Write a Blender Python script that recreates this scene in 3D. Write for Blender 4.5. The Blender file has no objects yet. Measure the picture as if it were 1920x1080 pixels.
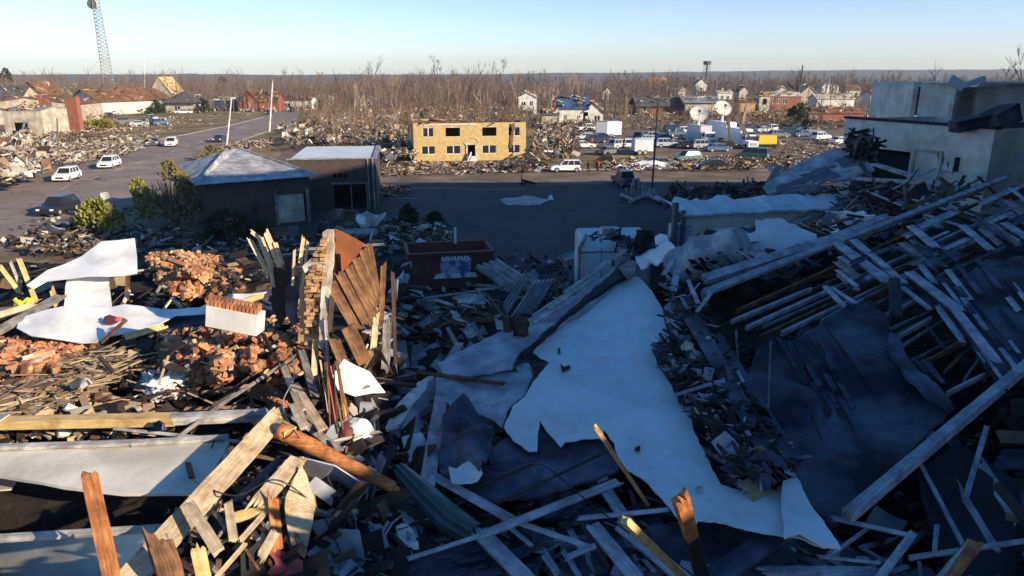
import bpy, bmesh, math, random
from mathutils import Vector, Matrix, noise
from mathutils.geometry import delaunay_2d_cdt
R = math.radians
random.seed(7)
sc = bpy.context.scene
COL = sc.collection

# ---------------------------------------------------------------- camera, sky, sun, exposure
FPX = 1371.0            # focal length in photograph pixels (1920 wide)
PITCH = R(16.27)
H = 13.2
cam = bpy.data.cameras.new("Camera"); camo = bpy.data.objects.new("Camera", cam); COL.objects.link(camo)
camo.location = (0, 0, H); camo.rotation_euler = (math.pi/2 - PITCH, 0, 0)
cam.sensor_width = 36; cam.lens = 36*FPX/1920; cam.clip_end = 20000; cam.clip_start = 0.1
sc.camera = camo

SUN_EL = R(20); SAZ = Vector((0.862, -0.507, 0)).normalized()
SDIR = Vector((SAZ.x*math.cos(SUN_EL), SAZ.y*math.cos(SUN_EL), math.sin(SUN_EL)))
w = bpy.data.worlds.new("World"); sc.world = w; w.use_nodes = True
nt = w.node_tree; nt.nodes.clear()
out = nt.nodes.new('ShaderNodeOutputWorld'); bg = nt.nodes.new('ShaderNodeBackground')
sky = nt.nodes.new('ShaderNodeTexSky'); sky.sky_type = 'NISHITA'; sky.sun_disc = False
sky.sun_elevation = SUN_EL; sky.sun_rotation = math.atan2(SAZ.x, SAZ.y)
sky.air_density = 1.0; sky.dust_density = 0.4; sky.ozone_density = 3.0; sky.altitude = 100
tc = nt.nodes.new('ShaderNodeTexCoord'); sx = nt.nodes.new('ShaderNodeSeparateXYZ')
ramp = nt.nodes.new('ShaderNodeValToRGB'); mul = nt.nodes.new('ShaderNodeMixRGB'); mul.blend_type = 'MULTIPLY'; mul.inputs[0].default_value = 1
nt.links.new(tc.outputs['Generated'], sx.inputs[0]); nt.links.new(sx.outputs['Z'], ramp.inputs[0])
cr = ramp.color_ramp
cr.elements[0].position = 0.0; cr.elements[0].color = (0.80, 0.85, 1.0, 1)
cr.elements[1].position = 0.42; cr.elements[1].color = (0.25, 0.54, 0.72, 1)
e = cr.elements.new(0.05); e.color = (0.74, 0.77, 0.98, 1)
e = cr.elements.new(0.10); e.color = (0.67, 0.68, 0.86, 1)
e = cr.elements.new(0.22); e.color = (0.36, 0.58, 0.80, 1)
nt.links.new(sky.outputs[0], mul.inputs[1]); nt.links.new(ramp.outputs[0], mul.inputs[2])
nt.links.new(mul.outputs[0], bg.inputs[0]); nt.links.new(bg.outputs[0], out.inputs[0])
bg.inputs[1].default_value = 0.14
sl = bpy.data.lights.new("Sun", 'SUN'); so = bpy.data.objects.new("Sun", sl); COL.objects.link(so)
sl.energy = 5.0; sl.angle = R(0.53); sl.color = (1.0, 0.82, 0.58)
so.rotation_euler = SDIR.to_track_quat('Z', 'Y').to_euler()
so.location = (60, -40, 60)
sc.view_settings.view_transform = 'Standard'; sc.view_settings.look = 'None'
sc.view_settings.exposure = 0.80; sc.view_settings.gamma = 1.0

# ---------------------------------------------------------------- pixel -> world
FW = Vector((0, math.cos(PITCH), -math.sin(PITCH))); UP = Vector((0, math.sin(PITCH), math.cos(PITCH)))
CP = Vector((0, 0, H))
def ray(px, py): return FW + Vector((1, 0, 0))*((px-960)/FPX) + UP*((540-py)/FPX)
def at(px, py, z=0.0):
    d = ray(px, py); t = (z-H)/d.z
    return CP + d*t
def atd(px, py, D):            # at forward ground distance D
    d = ray(px, py); return CP + d*(D/d.y)
def lerp_table(t, v):
    if v <= t[0][0]: return t[0][1]
    for (a, b), (c, d) in zip(t, t[1:]):
        if v <= c: return b + (d-b)*(v-a)/(c-a)
    return t[-1][1]
def ss(a, b, v):
    t = max(0, min(1, (v-a)/(b-a))); return t*t*(3-2*t)
LT = [(5, 7.2), (10, 7.0), (18, 7.4), (23.5, 7.6), (25.5, 1.4), (34, .6), (40, 0)]
CT = [(5, 5.9), (12, 6.0), (16, 5.6), (21, 4.2), (28, 2.2), (36, .9), (46, -.1)]
RT = [(5, 5.2), (12, 5.7), (20, 6.3), (30, 6.4), (36, 4.0), (43, 1.0), (52, 0)]
RT2 = [(5, 5.2), (12, 5.7), (20, 6.3), (30, 6.6), (38, 6.7), (46, 6.5), (54, 5)]
def T(x, y):
    l = lerp_table(LT, y); c = lerp_table(CT, y); r = lerp_table(RT, y); r += (lerp_table(RT2, y)-r)*ss(11+max(0, y-30)*.42, 17+max(0, y-30)*.35, x)
    wl = 1 - ss(-3.4, -1.6, x + 0.02*y); wr = ss(2.2 + .10*max(0, y-12), 5.0 + .18*max(0, y-12), x)
    z = c*(1-wl)*(1-wr) + l*wl + r*wr*(1-wl)
    if x < -4.7 and (8.05 < y < 9.85 or y < 7.65): z -= 1.9*ss(-4.7, -4.9, x)
    return z
def F(px, py, off=0.0):        # where the ray meets the rubble surface raised by off
    d = ray(px, py); t = 3.0; st = 0.25
    while t < 400:
        p = CP + d*t
        if p.z <= T(p.x, p.y) + off or p.z <= max(off, 0): break
        t += st
    lo, hi = t-st, t
    for _ in range(14):
        m = (lo+hi)/2; p = CP + d*m
        if p.z <= T(p.x, p.y) + off or p.z <= max(off, 0): hi = m
        else: lo = m
    return CP + d*hi
def pxm(p): return (p-CP).dot(FW)/FPX      # metres per photograph pixel at p

# ---------------------------------------------------------------- materials
MAT = {}
def mk(name, col, col2=None, rough=0.8, scale=3.0, bump=0.3, kind='noise', metal=0.0, spec=0.3, stretch=(1, 1, 1), coord='Object', bscale=None, contrast=(0.35, 0.65), dirt=None, cracks=0.0, detail=6):
    m = bpy.data.materials.new(name); m.use_nodes = True; n = m.node_tree; n.nodes.clear(); L = n.links.new
    o = n.nodes.new('ShaderNodeOutputMaterial'); b = n.nodes.new('ShaderNodeBsdfPrincipled'); L(b.outputs[0], o.inputs[0])
    b.inputs['Roughness'].default_value = rough; b.inputs['Metallic'].default_value = metal
    b.inputs['Specular IOR Level'].default_value = spec
    col2 = col2 or tuple(c*0.7 for c in col)
    t = n.nodes.new('ShaderNodeTexCoord'); mp = n.nodes.new('ShaderNodeMapping'); L(t.outputs[coord], mp.inputs[0])
    mp.inputs['Scale'].default_value = stretch
    if kind == 'flat':
        b.inputs['Base Color'].default_value = (*col, 1); MAT[name] = m; return m
    nz = n.nodes.new('ShaderNodeTexNoise'); nz.inputs['Scale'].default_value = scale; nz.inputs['Detail'].default_value = detail; nz.inputs['Roughness'].default_value = .62
    L(mp.outputs[0], nz.inputs['Vector'])
    r = n.nodes.new('ShaderNodeValToRGB'); L(nz.outputs[0], r.inputs[0])
    r.color_ramp.elements[0].position = contrast[0]; r.color_ramp.elements[0].color = (*col2, 1)
    r.color_ramp.elements[1].position = contrast[1]; r.color_ramp.elements[1].color = (*col, 1)
    colout = r.outputs[0]; hgt = nz.outputs[0]
    if kind == 'brick':
        br = n.nodes.new('ShaderNodeTexBrick'); br.inputs['Scale'].default_value = 1.0
        br.inputs['Brick Width'].default_value = .22; br.inputs['Row Height'].default_value = .075; br.inputs['Mortar Size'].default_value = .008
        # world-size bricks on vertical faces: u = x+y, v = z
        s = n.nodes.new('ShaderNodeSeparateXYZ'); L(t.outputs['Object'], s.inputs[0])
        ad = n.nodes.new('ShaderNodeMath'); ad.operation = 'ADD'; L(s.outputs[0], ad.inputs[0]); L(s.outputs[1], ad.inputs[1])
        cb = n.nodes.new('ShaderNodeCombineXYZ'); L(ad.outputs[0], cb.inputs[0]); L(s.outputs[2], cb.inputs[1]); L(cb.outputs[0], br.inputs['Vector'])
        br.inputs['Color1'].default_value = (*col, 1); br.inputs['Color2'].default_value = (*col2, 1); br.inputs['Mortar'].default_value = (*[c*.8+.05 for c in col2], 1)
        mx = n.nodes.new('ShaderNodeMixRGB'); mx.blend_type = 'MULTIPLY'; mx.inputs[0].default_value = .6
        L(br.outputs[0], mx.inputs[1])
        rr = n.nodes.new('ShaderNodeValToRGB'); rr.color_ramp.elements[0].position = .3; rr.color_ramp.elements[0].color = (.6, .58, .55, 1); rr.color_ramp.elements[1].position = .6; rr.color_ramp.elements[1].color = (1.1, 1.08, 1.05, 1)
        L(nz.outputs[0], rr.inputs[0]); L(rr.outputs[0], mx.inputs[2]); colout = mx.outputs[0]
    if kind == 'island':     # every loose piece of a pile gets its own tone
        g = n.nodes.new('ShaderNodeNewGeometry'); r2 = n.nodes.new('ShaderNodeValToRGB'); L(g.outputs['Random Per Island'], r2.inputs[0])
        r2.color_ramp.elements[0].color = (.5, .5, .5, 1); r2.color_ramp.elements[1].color = (1.3, 1.3, 1.3, 1)
        mx = n.nodes.new('ShaderNodeMixRGB'); mx.blend_type = 'MULTIPLY'; mx.inputs[0].default_value = 1; L(colout, mx.inputs[1]); L(r2.outputs[0], mx.inputs[2]); colout = mx.outputs[0]
    if dirt:
        nd = n.nodes.new('ShaderNodeTexNoise'); nd.inputs['Scale'].default_value = dirt[0]; nd.inputs['Detail'].default_value = 8; nd.inputs['Roughness'].default_value = .7; L(t.outputs['Object'], nd.inputs['Vector'])
        rd = n.nodes.new('ShaderNodeValToRGB'); rd.color_ramp.elements[0].position = dirt[2]; rd.color_ramp.elements[0].color = (*dirt[1], 1); rd.color_ramp.elements[1].position = dirt[2]+.18; rd.color_ramp.elements[1].color = (1, 1, 1, 1)
        L(nd.outputs[0], rd.inputs[0]); mx = n.nodes.new('ShaderNodeMixRGB'); mx.blend_type = 'MULTIPLY'; mx.inputs[0].default_value = 1; L(colout, mx.inputs[1]); L(rd.outputs[0], mx.inputs[2]); colout = mx.outputs[0]
    if cracks:
        nw = n.nodes.new('ShaderNodeTexNoise'); nw.inputs['Scale'].default_value = .8; L(t.outputs['Object'], nw.inputs['Vector'])
        av = n.nodes.new('ShaderNodeVectorMath'); av.operation = 'MULTIPLY_ADD'; L(nw.outputs['Color'], av.inputs[0]); av.inputs[1].default_value = (2.5, 2.5, 0); L(t.outputs['Object'], av.inputs[2])
        vo = n.nodes.new('ShaderNodeTexVoronoi'); vo.feature = 'DISTANCE_TO_EDGE'; vo.inputs['Scale'].default_value = cracks; L(av.outputs[0], vo.inputs['Vector'])
        rv = n.nodes.new('ShaderNodeValToRGB'); rv.color_ramp.elements[0].position = .004; rv.color_ramp.elements[0].color = (.45, .45, .45, 1); rv.color_ramp.elements[1].position = .016; rv.color_ramp.elements[1].color = (1, 1, 1, 1); L(vo.outputs[0], rv.inputs[0])
        mx = n.nodes.new('ShaderNodeMixRGB'); mx.blend_type = 'MULTIPLY'; mx.inputs[0].default_value = 1; L(colout, mx.inputs[1]); L(rv.outputs[0], mx.inputs[2]); colout = mx.outputs[0]
    L(colout, b.inputs['Base Color'])
    if bump:
        bp = n.nodes.new('ShaderNodeBump'); bp.inputs['Strength'].default_value = bump; bp.inputs['Distance'].default_value = .03
        if bscale:
            n2 = n.nodes.new('ShaderNodeTexNoise'); n2.inputs['Scale'].default_value = bscale; n2.inputs['Detail'].default_value = 5; L(mp.outputs[0], n2.inputs['Vector']); hgt = n2.outputs[0]
        L(hgt, bp.inputs['Height']); L(bp.outputs[0], b.inputs['Normal'])
    MAT[name] = m; return m
WS = (1.2, 14, 14)
mk('wood_pale', (.74, .59, .40), (.46, .35, .22), scale=2.2, stretch=WS, dirt=(2.2, (0.6, 0.52, 0.44), 0.38))
mk('wood_yellow', (.74, .54, .25), (.50, .33, .14), scale=2.2, stretch=WS, dirt=(2, (0.62, 0.52, 0.42), 0.36))
mk('wood_orange', (.62, .25, .085), (.30, .11, .04), scale=2.2, stretch=WS, dirt=(2.4, (0.5, 0.42, 0.38), 0.38))
mk('wood_brown', (.30, .155, .075), (.11, .05, .025), scale=2.4, stretch=WS, dirt=(2, (0.4, 0.38, 0.36), 0.42))
mk('wood_dark', (.085, .055, .042), (.03, .02, .016), scale=2.4, stretch=WS)
mk('wood_grey', (.34, .32, .30), (.15, .13, .12), scale=2.4, stretch=WS, dirt=(2, (0.42, 0.42, 0.44), 0.42))
mk('wood_white', (.62, .61, .59), (.36, .34, .32), scale=2.0, stretch=WS, dirt=(1.8, (0.45, 0.44, 0.44), 0.43))
mk('membrane', (.68, .72, .74), (.56, .60, .63), scale=.3, rough=.6, bump=.04, bscale=9, dirt=(.9, (.80, .79, .78), .34))
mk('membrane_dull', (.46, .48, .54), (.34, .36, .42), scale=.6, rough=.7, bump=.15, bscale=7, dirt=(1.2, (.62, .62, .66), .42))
mk('sheet_white', (.84, .84, .84), (.72, .72, .72), scale=1.2, rough=.5, bump=.1, dirt=(1, (0.8, 0.79, 0.76), 0.36))
mk('render_white', (.82, .80, .74), (.66, .63, .57), scale=2, bump=.3)
mk('plaster', (.74, .70, .62), (.52, .46, .38), scale=2.5, bump=.5, dirt=(2, (0.5, 0.45, 0.4), 0.42))
mk('beige_wall', (.76, .71, .62), (.64, .60, .53), scale=.8, bump=.12, bscale=9, dirt=(0.6, (0.72, 0.7, 0.66), 0.42))
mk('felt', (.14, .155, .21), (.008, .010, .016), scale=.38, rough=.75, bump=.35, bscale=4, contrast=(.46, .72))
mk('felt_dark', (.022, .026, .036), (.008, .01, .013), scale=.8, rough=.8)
mk('felt_blue', (.13, .14, .20), (.055, .06, .09), scale=.8, rough=.8, dirt=(0.9, (0.4, 0.4, 0.42), 0.44))
mk('brick_loose', (.50, .225, .115), (.30, .115, .06), scale=1.5, kind='island', bump=.3)
mk('brick_tan', (.55, .33, .17), (.40, .22, .11), scale=1.5, kind='island', bump=.3)
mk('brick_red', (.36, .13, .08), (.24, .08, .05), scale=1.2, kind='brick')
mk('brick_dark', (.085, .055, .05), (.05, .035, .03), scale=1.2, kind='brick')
mk('brick_yellow', (.60, .44, .20), (.46, .32, .13), scale=1.6, kind='brick')
mk('dark', (.022, .018, .016), (.008, .007, .006), scale=2)
mk('rubble_dark', (.030, .023, .019), (.006, .005, .005), scale=1.6, bump=1.0, bscale=7)  # near-black base puts the shade of the hollows into the colour
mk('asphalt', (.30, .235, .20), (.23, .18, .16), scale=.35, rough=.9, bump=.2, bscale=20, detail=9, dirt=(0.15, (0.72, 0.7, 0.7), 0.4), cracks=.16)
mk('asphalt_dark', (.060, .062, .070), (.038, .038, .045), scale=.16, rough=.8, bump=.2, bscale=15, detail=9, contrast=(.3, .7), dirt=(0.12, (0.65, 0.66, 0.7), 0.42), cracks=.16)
mk('street_dust', (.26, .19, .15), (.17, .13, .105), scale=.25, rough=.95, bump=.2, bscale=15, detail=9, dirt=(0.2, (0.6, 0.56, 0.52), 0.44))
mk('ground', (.36, .27, .14), (.20, .145, .075), scale=.12, rough=.95, bump=.6, bscale=3, detail=10, dirt=(0.09, (0.55, 0.5, 0.42), 0.45))
mk('mud', (.19, .14, .095), (.10, .075, .055), scale=.3, rough=.95, bump=.6, bscale=3, detail=10)
mk('hill', (.13, .125, .135), (.09, .09, .10), scale=.02, rough=1, detail=10, bump=0)
mk('concrete', (.34, .32, .29), (.24, .22, .20), scale=.8, bump=.3)
mk('paint_line', (.75, .74, .70), (.5, .5, .46), scale=2)
mk('shingle', (.17, .18, .21), (.09, .095, .115), scale=2.0, stretch=(1, 1, 3), bump=.6)
mk('shingle_pale', (.54, .54, .54), (.32, .33, .36), scale=1.2, bump=.6, dirt=(0.6, (0.6, 0.6, 0.64), 0.44))
mk('roof_brown', (.34, .19, .10), (.20, .10, .055), scale=.8, bump=.5, dirt=(0.3, (0.55, 0.5, 0.46), 0.47))
mk('roof_grey', (.17, .16, .165), (.10, .095, .10), scale=.8, bump=.5, dirt=(0.3, (0.6, 0.58, 0.56), 0.47))
mk('tarp_blue', (.06, .12, .22), (.03, .05, .11), scale=1, rough=.5)
mk('white_paint', (.78, .77, .74), (.6, .59, .56), scale=1.5, bump=.1, dirt=(0.6, (0.7, 0.67, 0.62), 0.42))
mk('siding', (.66, .60, .50), (.48, .43, .35), scale=1.5, stretch=(6, 6, .3), bump=.3, dirt=(0.5, (0.6, 0.57, 0.52), 0.45))
mk('steel', (.46, .46, .47), (.30, .30, .31), rough=.5, metal=.3, scale=3, dirt=(0.8, (0.55, 0.52, 0.5), 0.42))
mk('steel_red', (.20, .06, .045), (.10, .035, .03), rough=.6, scale=2)
mk('rust', (.22, .10, .06), (.10, .05, .035), scale=3)
mk('copper_panel', (.26, .085, .03), (.13, .045, .02), scale=1.2, rough=.4)
mk('black_paint', (.02, .02, .022), kind='flat', rough=.4)
mk('rubber', (.018, .018, .018), kind='flat', rough=.9)
mk('glass', (.02, .025, .03), kind='flat', rough=.08, spec=.6)
mk('lamp_white', (.85, .85, .82), kind='flat', rough=.2)
mk('lamp_red', (.4, .02, .02), kind='flat', rough=.2)
mk('rim', (.55, .55, .56), kind='flat', rough=.35, metal=.6)
for cn, cc in dict(white=(.80, .80, .80), silver=(.42, .45, .49), black=(.02, .022, .03), grey=(.14, .15, .17), blue=(.06, .12, .22), teal=(.10, .19, .18), red=(.42, .03, .03), navy=(.03, .045, .09), yellow=(.68, .45, .03)).items():
    mk('car_'+cn, cc, kind='flat', rough=.28, spec=.5)
mk('bark', (.22, .155, .105), (.11, .075, .055), scale=4, stretch=(3, 3, .5))
mk('bark_pale', (.42, .31, .21), (.20, .14, .095), scale=4, stretch=(3, 3, .5))
mk('bark_dark', (.085, .06, .05), (.04, .03, .025), scale=4, stretch=(3, 3, .5))
mk('bark_far', (.27, .195, .16), (.16, .12, .10), scale=.05)
mk('leaf', (.32, .31, .06), (.13, .135, .03), scale=3)
mk('leaf_dark', (.045, .06, .022), (.02, .03, .012), scale=3)
mk('leaf_dry', (.24, .20, .08), (.11, .09, .035), scale=3)
mk('cloth_pink', (.50, .13, .12), (.36, .08, .08), scale=4)
mk('cloth_red', (.50, .04, .03), kind='flat')
mk('cloth_dark', (.03, .03, .04), kind='flat')
mk('skin', (.45, .28, .20), kind='flat', rough=.6)
mk('hair', (.03, .02, .015), kind='flat')
mk('insulation', (.74, .72, .70), (.50, .48, .46), scale=7, bump=1.0)
mk('hivis', (.75, .72, .05), kind='flat')
mk('debris_white', (.64, .59, .51), (.44, .40, .35), kind='island', scale=2)
mk('debris_tan', (.46, .34, .22), (.28, .20, .12), kind='island', scale=2)
mk('debris_grey', (.20, .19, .185), (.10, .095, .09), kind='island', scale=2)
mk('wood_shade_tint', (.52, .55, .60), (.30, .32, .36), scale=2.2, stretch=WS, dirt=(1.6, (.5, .5, .52), .42))  # bluish copy of the grey wood, shade put into its colour
mk('debris_shade_tint', (.34, .36, .41), (.20, .21, .25), kind='island', scale=2)  # grey debris again, with bluish shade mixed into the base colour
mk('debris_brown', (.20, .12, .075), (.11, .065, .04), kind='island', scale=2)
mk('debris_dark', (.045, .034, .03), (.016, .013, .012), kind='island', scale=2)
mk('metal_green', (.10, .17, .17), (.06, .10, .11), scale=2, rough=.4, metal=.3)

# ---------------------------------------------------------------- mesh builder
def tag(o, label=None, cat=None, group=None, kind=None):
    if label: o['label'] = label
    if cat: o['category'] = cat
    if group: o['group'] = group
    if kind: o['kind'] = kind
    return o
def empty(name, loc, rz=0.0, label=None, cat=None, group=None):
    o = bpy.data.objects.new(name, None); COL.objects.link(o); o.location = loc; o.rotation_euler = (0, 0, rz); o.empty_display_size = .2
    return tag(o, label, cat, group)
class MB:
    def __init__(s): s.v = []; s.f = []; s.m = []; s.M = Matrix.Identity(4)
    def add(s, vs, fs, mi=0):
        n = len(s.v); s.v += [s.M @ Vector(v) for v in vs]; s.f += [tuple(n+i for i in f) for f in fs]; s.m += [mi]*len(fs)
    def box(s, c, d, rot=None, mi=0, taper=None):
        cx, cy, cz = c; dx, dy, dz = d[0]/2, d[1]/2, d[2]/2; tx, ty = taper or (1, 1)
        vs = [Vector((a*dx*(tx if z > 0 else 1), b*dy*(ty if z > 0 else 1), z*dz)) for z in (-1, 1) for a, b in ((-1, -1), (1, -1), (1, 1), (-1, 1))]
        if rot is not None: vs = [rot @ v for v in vs]
        vs = [v+Vector(c) for v in vs]
        s.add(vs, [(3, 2, 1, 0), (4, 5, 6, 7), (0, 1, 5, 4), (1, 2, 6, 5), (2, 3, 7, 6), (3, 0, 4, 7)], mi)
    def tube(s, p, q, r0, r1, n=6, mi=0, cap=True):
        p = Vector(p); q = Vector(q); a = q-p
        if a.length < 1e-6: return
        a.normalize(); u = a.orthogonal().normalized(); w_ = a.cross(u)
        vs = []
        for c, r in ((p, r0), (q, r1)):
            for i in range(n):
                t = 2*math.pi*i/n; vs.append(c+(u*math.cos(t)+w_*math.sin(t))*r)
        fs = [(i, (i+1) % n, n+(i+1) % n, n+i) for i in range(n)]
        if cap: fs += [tuple(reversed(range(n))), tuple(range(n, 2*n))]
        s.add(vs, fs, mi)
    def prism(s, poly, ax, depth, mi=0):
        # poly: list of (a,b) in the plane perpendicular to axis ax ('y': (x,z); 'x': (y,z); 'z': (x,y)), extruded +-depth/2
        n = len(poly); vs = []
        for sgn in (-.5, .5):
            for a, b in poly:
                vs.append({'y': (a, sgn*depth, b), 'x': (sgn*depth, a, b), 'z': (a, b, sgn*depth)}[ax])
        s.add(vs, [tuple(range(n)), tuple(reversed(range(n, 2*n)))] + [(i, n+i, n+(i+1) % n, (i+1) % n) for i in range(n)], mi)
    def build(s, name, mats, parent=None, smooth=False, loc=None):
        me = bpy.data.meshes.new(name); me.from_pydata([tuple(v) for v in s.v], [], s.f)
        if not isinstance(mats, (list, tuple)): mats = [mats]
        for m in mats: me.materials.append(MAT[m] if isinstance(m, str) else m)
        if len(mats) > 1: me.polygons.foreach_set('material_index', s.m)
        bm = bmesh.new(); bm.from_mesh(me); bmesh.ops.recalc_face_normals(bm, faces=bm.faces); bm.to_mesh(me); bm.free()
        if smooth: me.polygons.foreach_set('use_smooth', [True]*len(me.polygons))
        o = bpy.data.objects.new(name, me); COL.objects.link(o)
        if parent: o.parent = parent
        if loc is not None: o.location = loc
        return o
def thing(mb, name, mats, label, cat, group=None, kind=None, smooth=False, loc=None):
    return tag(mb.build(name, mats, None, smooth, loc), label, cat, group, kind)
def recenter(mb, c):
    c = Vector(c); mb.v = [v-c for v in mb.v]; return c
def struct(mb, name, mats, smooth=False):
    return tag(mb.build(name, mats, None, smooth), kind='structure')
def copy_tree(o, parent=None):
    c = o.copy(); COL.objects.link(c); c.parent = parent
    for ch in o.children: copy_tree(ch, c)
    return c

# a weathered board with splintered ends: local x runs along it
def board_mesh(L, wd, th, seed, splin=(1, 1), bow=0.0, nail=False):
    rnd = random.Random(seed); n = max(4, min(14, int(L/.35)+3)); mb = MB(); vs = []
    for i in range(n+1):
        t = i/n; x = t*L; b = bow*4*t*(1-t); tw = math.sin(t*2+seed)*.03
        j = .03*wd
        for (a, c) in ((-1, -1), (1, -1), (1, 1), (-1, 1)):
            vs.append((x, a*wd/2*(1+rnd.uniform(-.03, .03))+rnd.uniform(-j, j)*.3, c*th/2+b+a*tw*wd))
    fs = []
    for i in range(n):
        for k in range(4):
            a = i*4+k; b2 = i*4+(k+1) % 4; fs.append((a, b2, b2+4, a+4))
    mb.add(vs, fs)
    # ends: ragged teeth
    for end in (0, 1):
        base = vs[0:4] if end == 0 else vs[-4:]
        x0 = base[0][0]; sg = -1 if end == 0 else 1; k = 4 if splin[end] else 1
        sz = rnd.uniform(.4, 1.3)*wd*splin[end] if splin[end] else 0.0
        y0, y1 = base[0][1], base[1][1]; z0, z1 = base[0][2], base[3][2]
        if not splin[end]:
            mb.add([Vector(b) for b in base], [(0, 1, 2, 3)]); continue
        pts = []
        prof = [rnd.uniform(.05, 1)*sz for _ in range(2*k+1)]
        if rnd.random() < .5: prof = [p*(i/(2*k)*1.3+.1) for i, p in enumerate(prof)]
        else: prof = [p*((1-i/(2*k))*1.3+.1) for i, p in enumerate(prof)]
        for i in range(2*k+1):
            y = y0+(y1-y0)*i/(2*k); pts.append((y, prof[i]))
        v2 = []
        for z in (z0, z1):
            zz = z if True else z
            for (y, e) in pts: v2.append((x0, y, zz))
            for (y, e) in pts: v2.append((x0+sg*e, y, (z0+z1)/2+(zz-(z0+z1)/2)*.35))
        m_ = 2*k+1; f2 = []
        for i in range(2*k):
            f2.append((i, i+1, m_+i+1, m_+i)); f2.append((2*m_+i, 3*m_+i, 3*m_+i+1, 2*m_+i+1)); f2.append((m_+i, m_+i+1, 3*m_+i+1, 3*m_+i))
        f2 += [(0, m_, 3*m_, 2*m_), (m_-1, 3*m_-1, 4*m_-1, 2*m_-1)]
        mb.add(v2, f2)
    return mb
BN = [0]
def place_axis(o, p, q, roll=0.0, toward=0.55):
    a = (q-p).normalized(); mid = (p+q)/2
    nh = (Vector((0, 0, 1))*(1-toward) + (CP-mid).normalized()*toward).normalized()
    n = (nh - a*nh.dot(a)).normalized(); y = n.cross(a)
    n2 = n*math.cos(roll)+y*math.sin(roll); y = n2.cross(a)
    o.matrix_world = Matrix(((a.x, y.x, n2.x, p.x), (a.y, y.y, n2.y, p.y), (a.z, y.z, n2.z, p.z), (0, 0, 0, 1)))
def board(name, label, x0, y0, o0, x1, y1, o1, wpx, mat, th=None, roll=None, cat='board', group=None, splin=(1, 1), bow=0.0, toward=.55, absz=False, parent=None):
    BN[0] += 1
    p = at(x0, y0, o0) if absz else F(x0, y0, o0); q = at(x1, y1, o1) if absz else F(x1, y1, o1)
    wd = wpx*pxm((p+q)/2); th = th or max(.035, min(.12, wd*.3))
    rnd = random.Random(BN[0]*13+5)
    mb = board_mesh((q-p).length, wd, th, BN[0]*7+1, splin, bow)
    o = mb.build(name, mat, parent); tag(o, label, cat, group)
    place_axis(o, p, q, rnd.uniform(-.35, .35) if roll is None else roll, toward)
    return o
def pole(name, label, pts, rpx, mat, cat='pole', off=None, n=10, jag=0.0, group=None):
    # pts: world points; tapering tube with slight lumps
    mb = MB(); rs = [rpx]*len(pts) if not isinstance(rpx, (list, tuple)) else rpx
    c = Vector(pts[0])
    for i in range(len(pts)-1):
        mb.tube(Vector(pts[i])-c, Vector(pts[i+1])-c, rs[i], rs[i+1], n)
    return thing(mb, name, mat, label, cat, group, loc=c, smooth=False)

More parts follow.
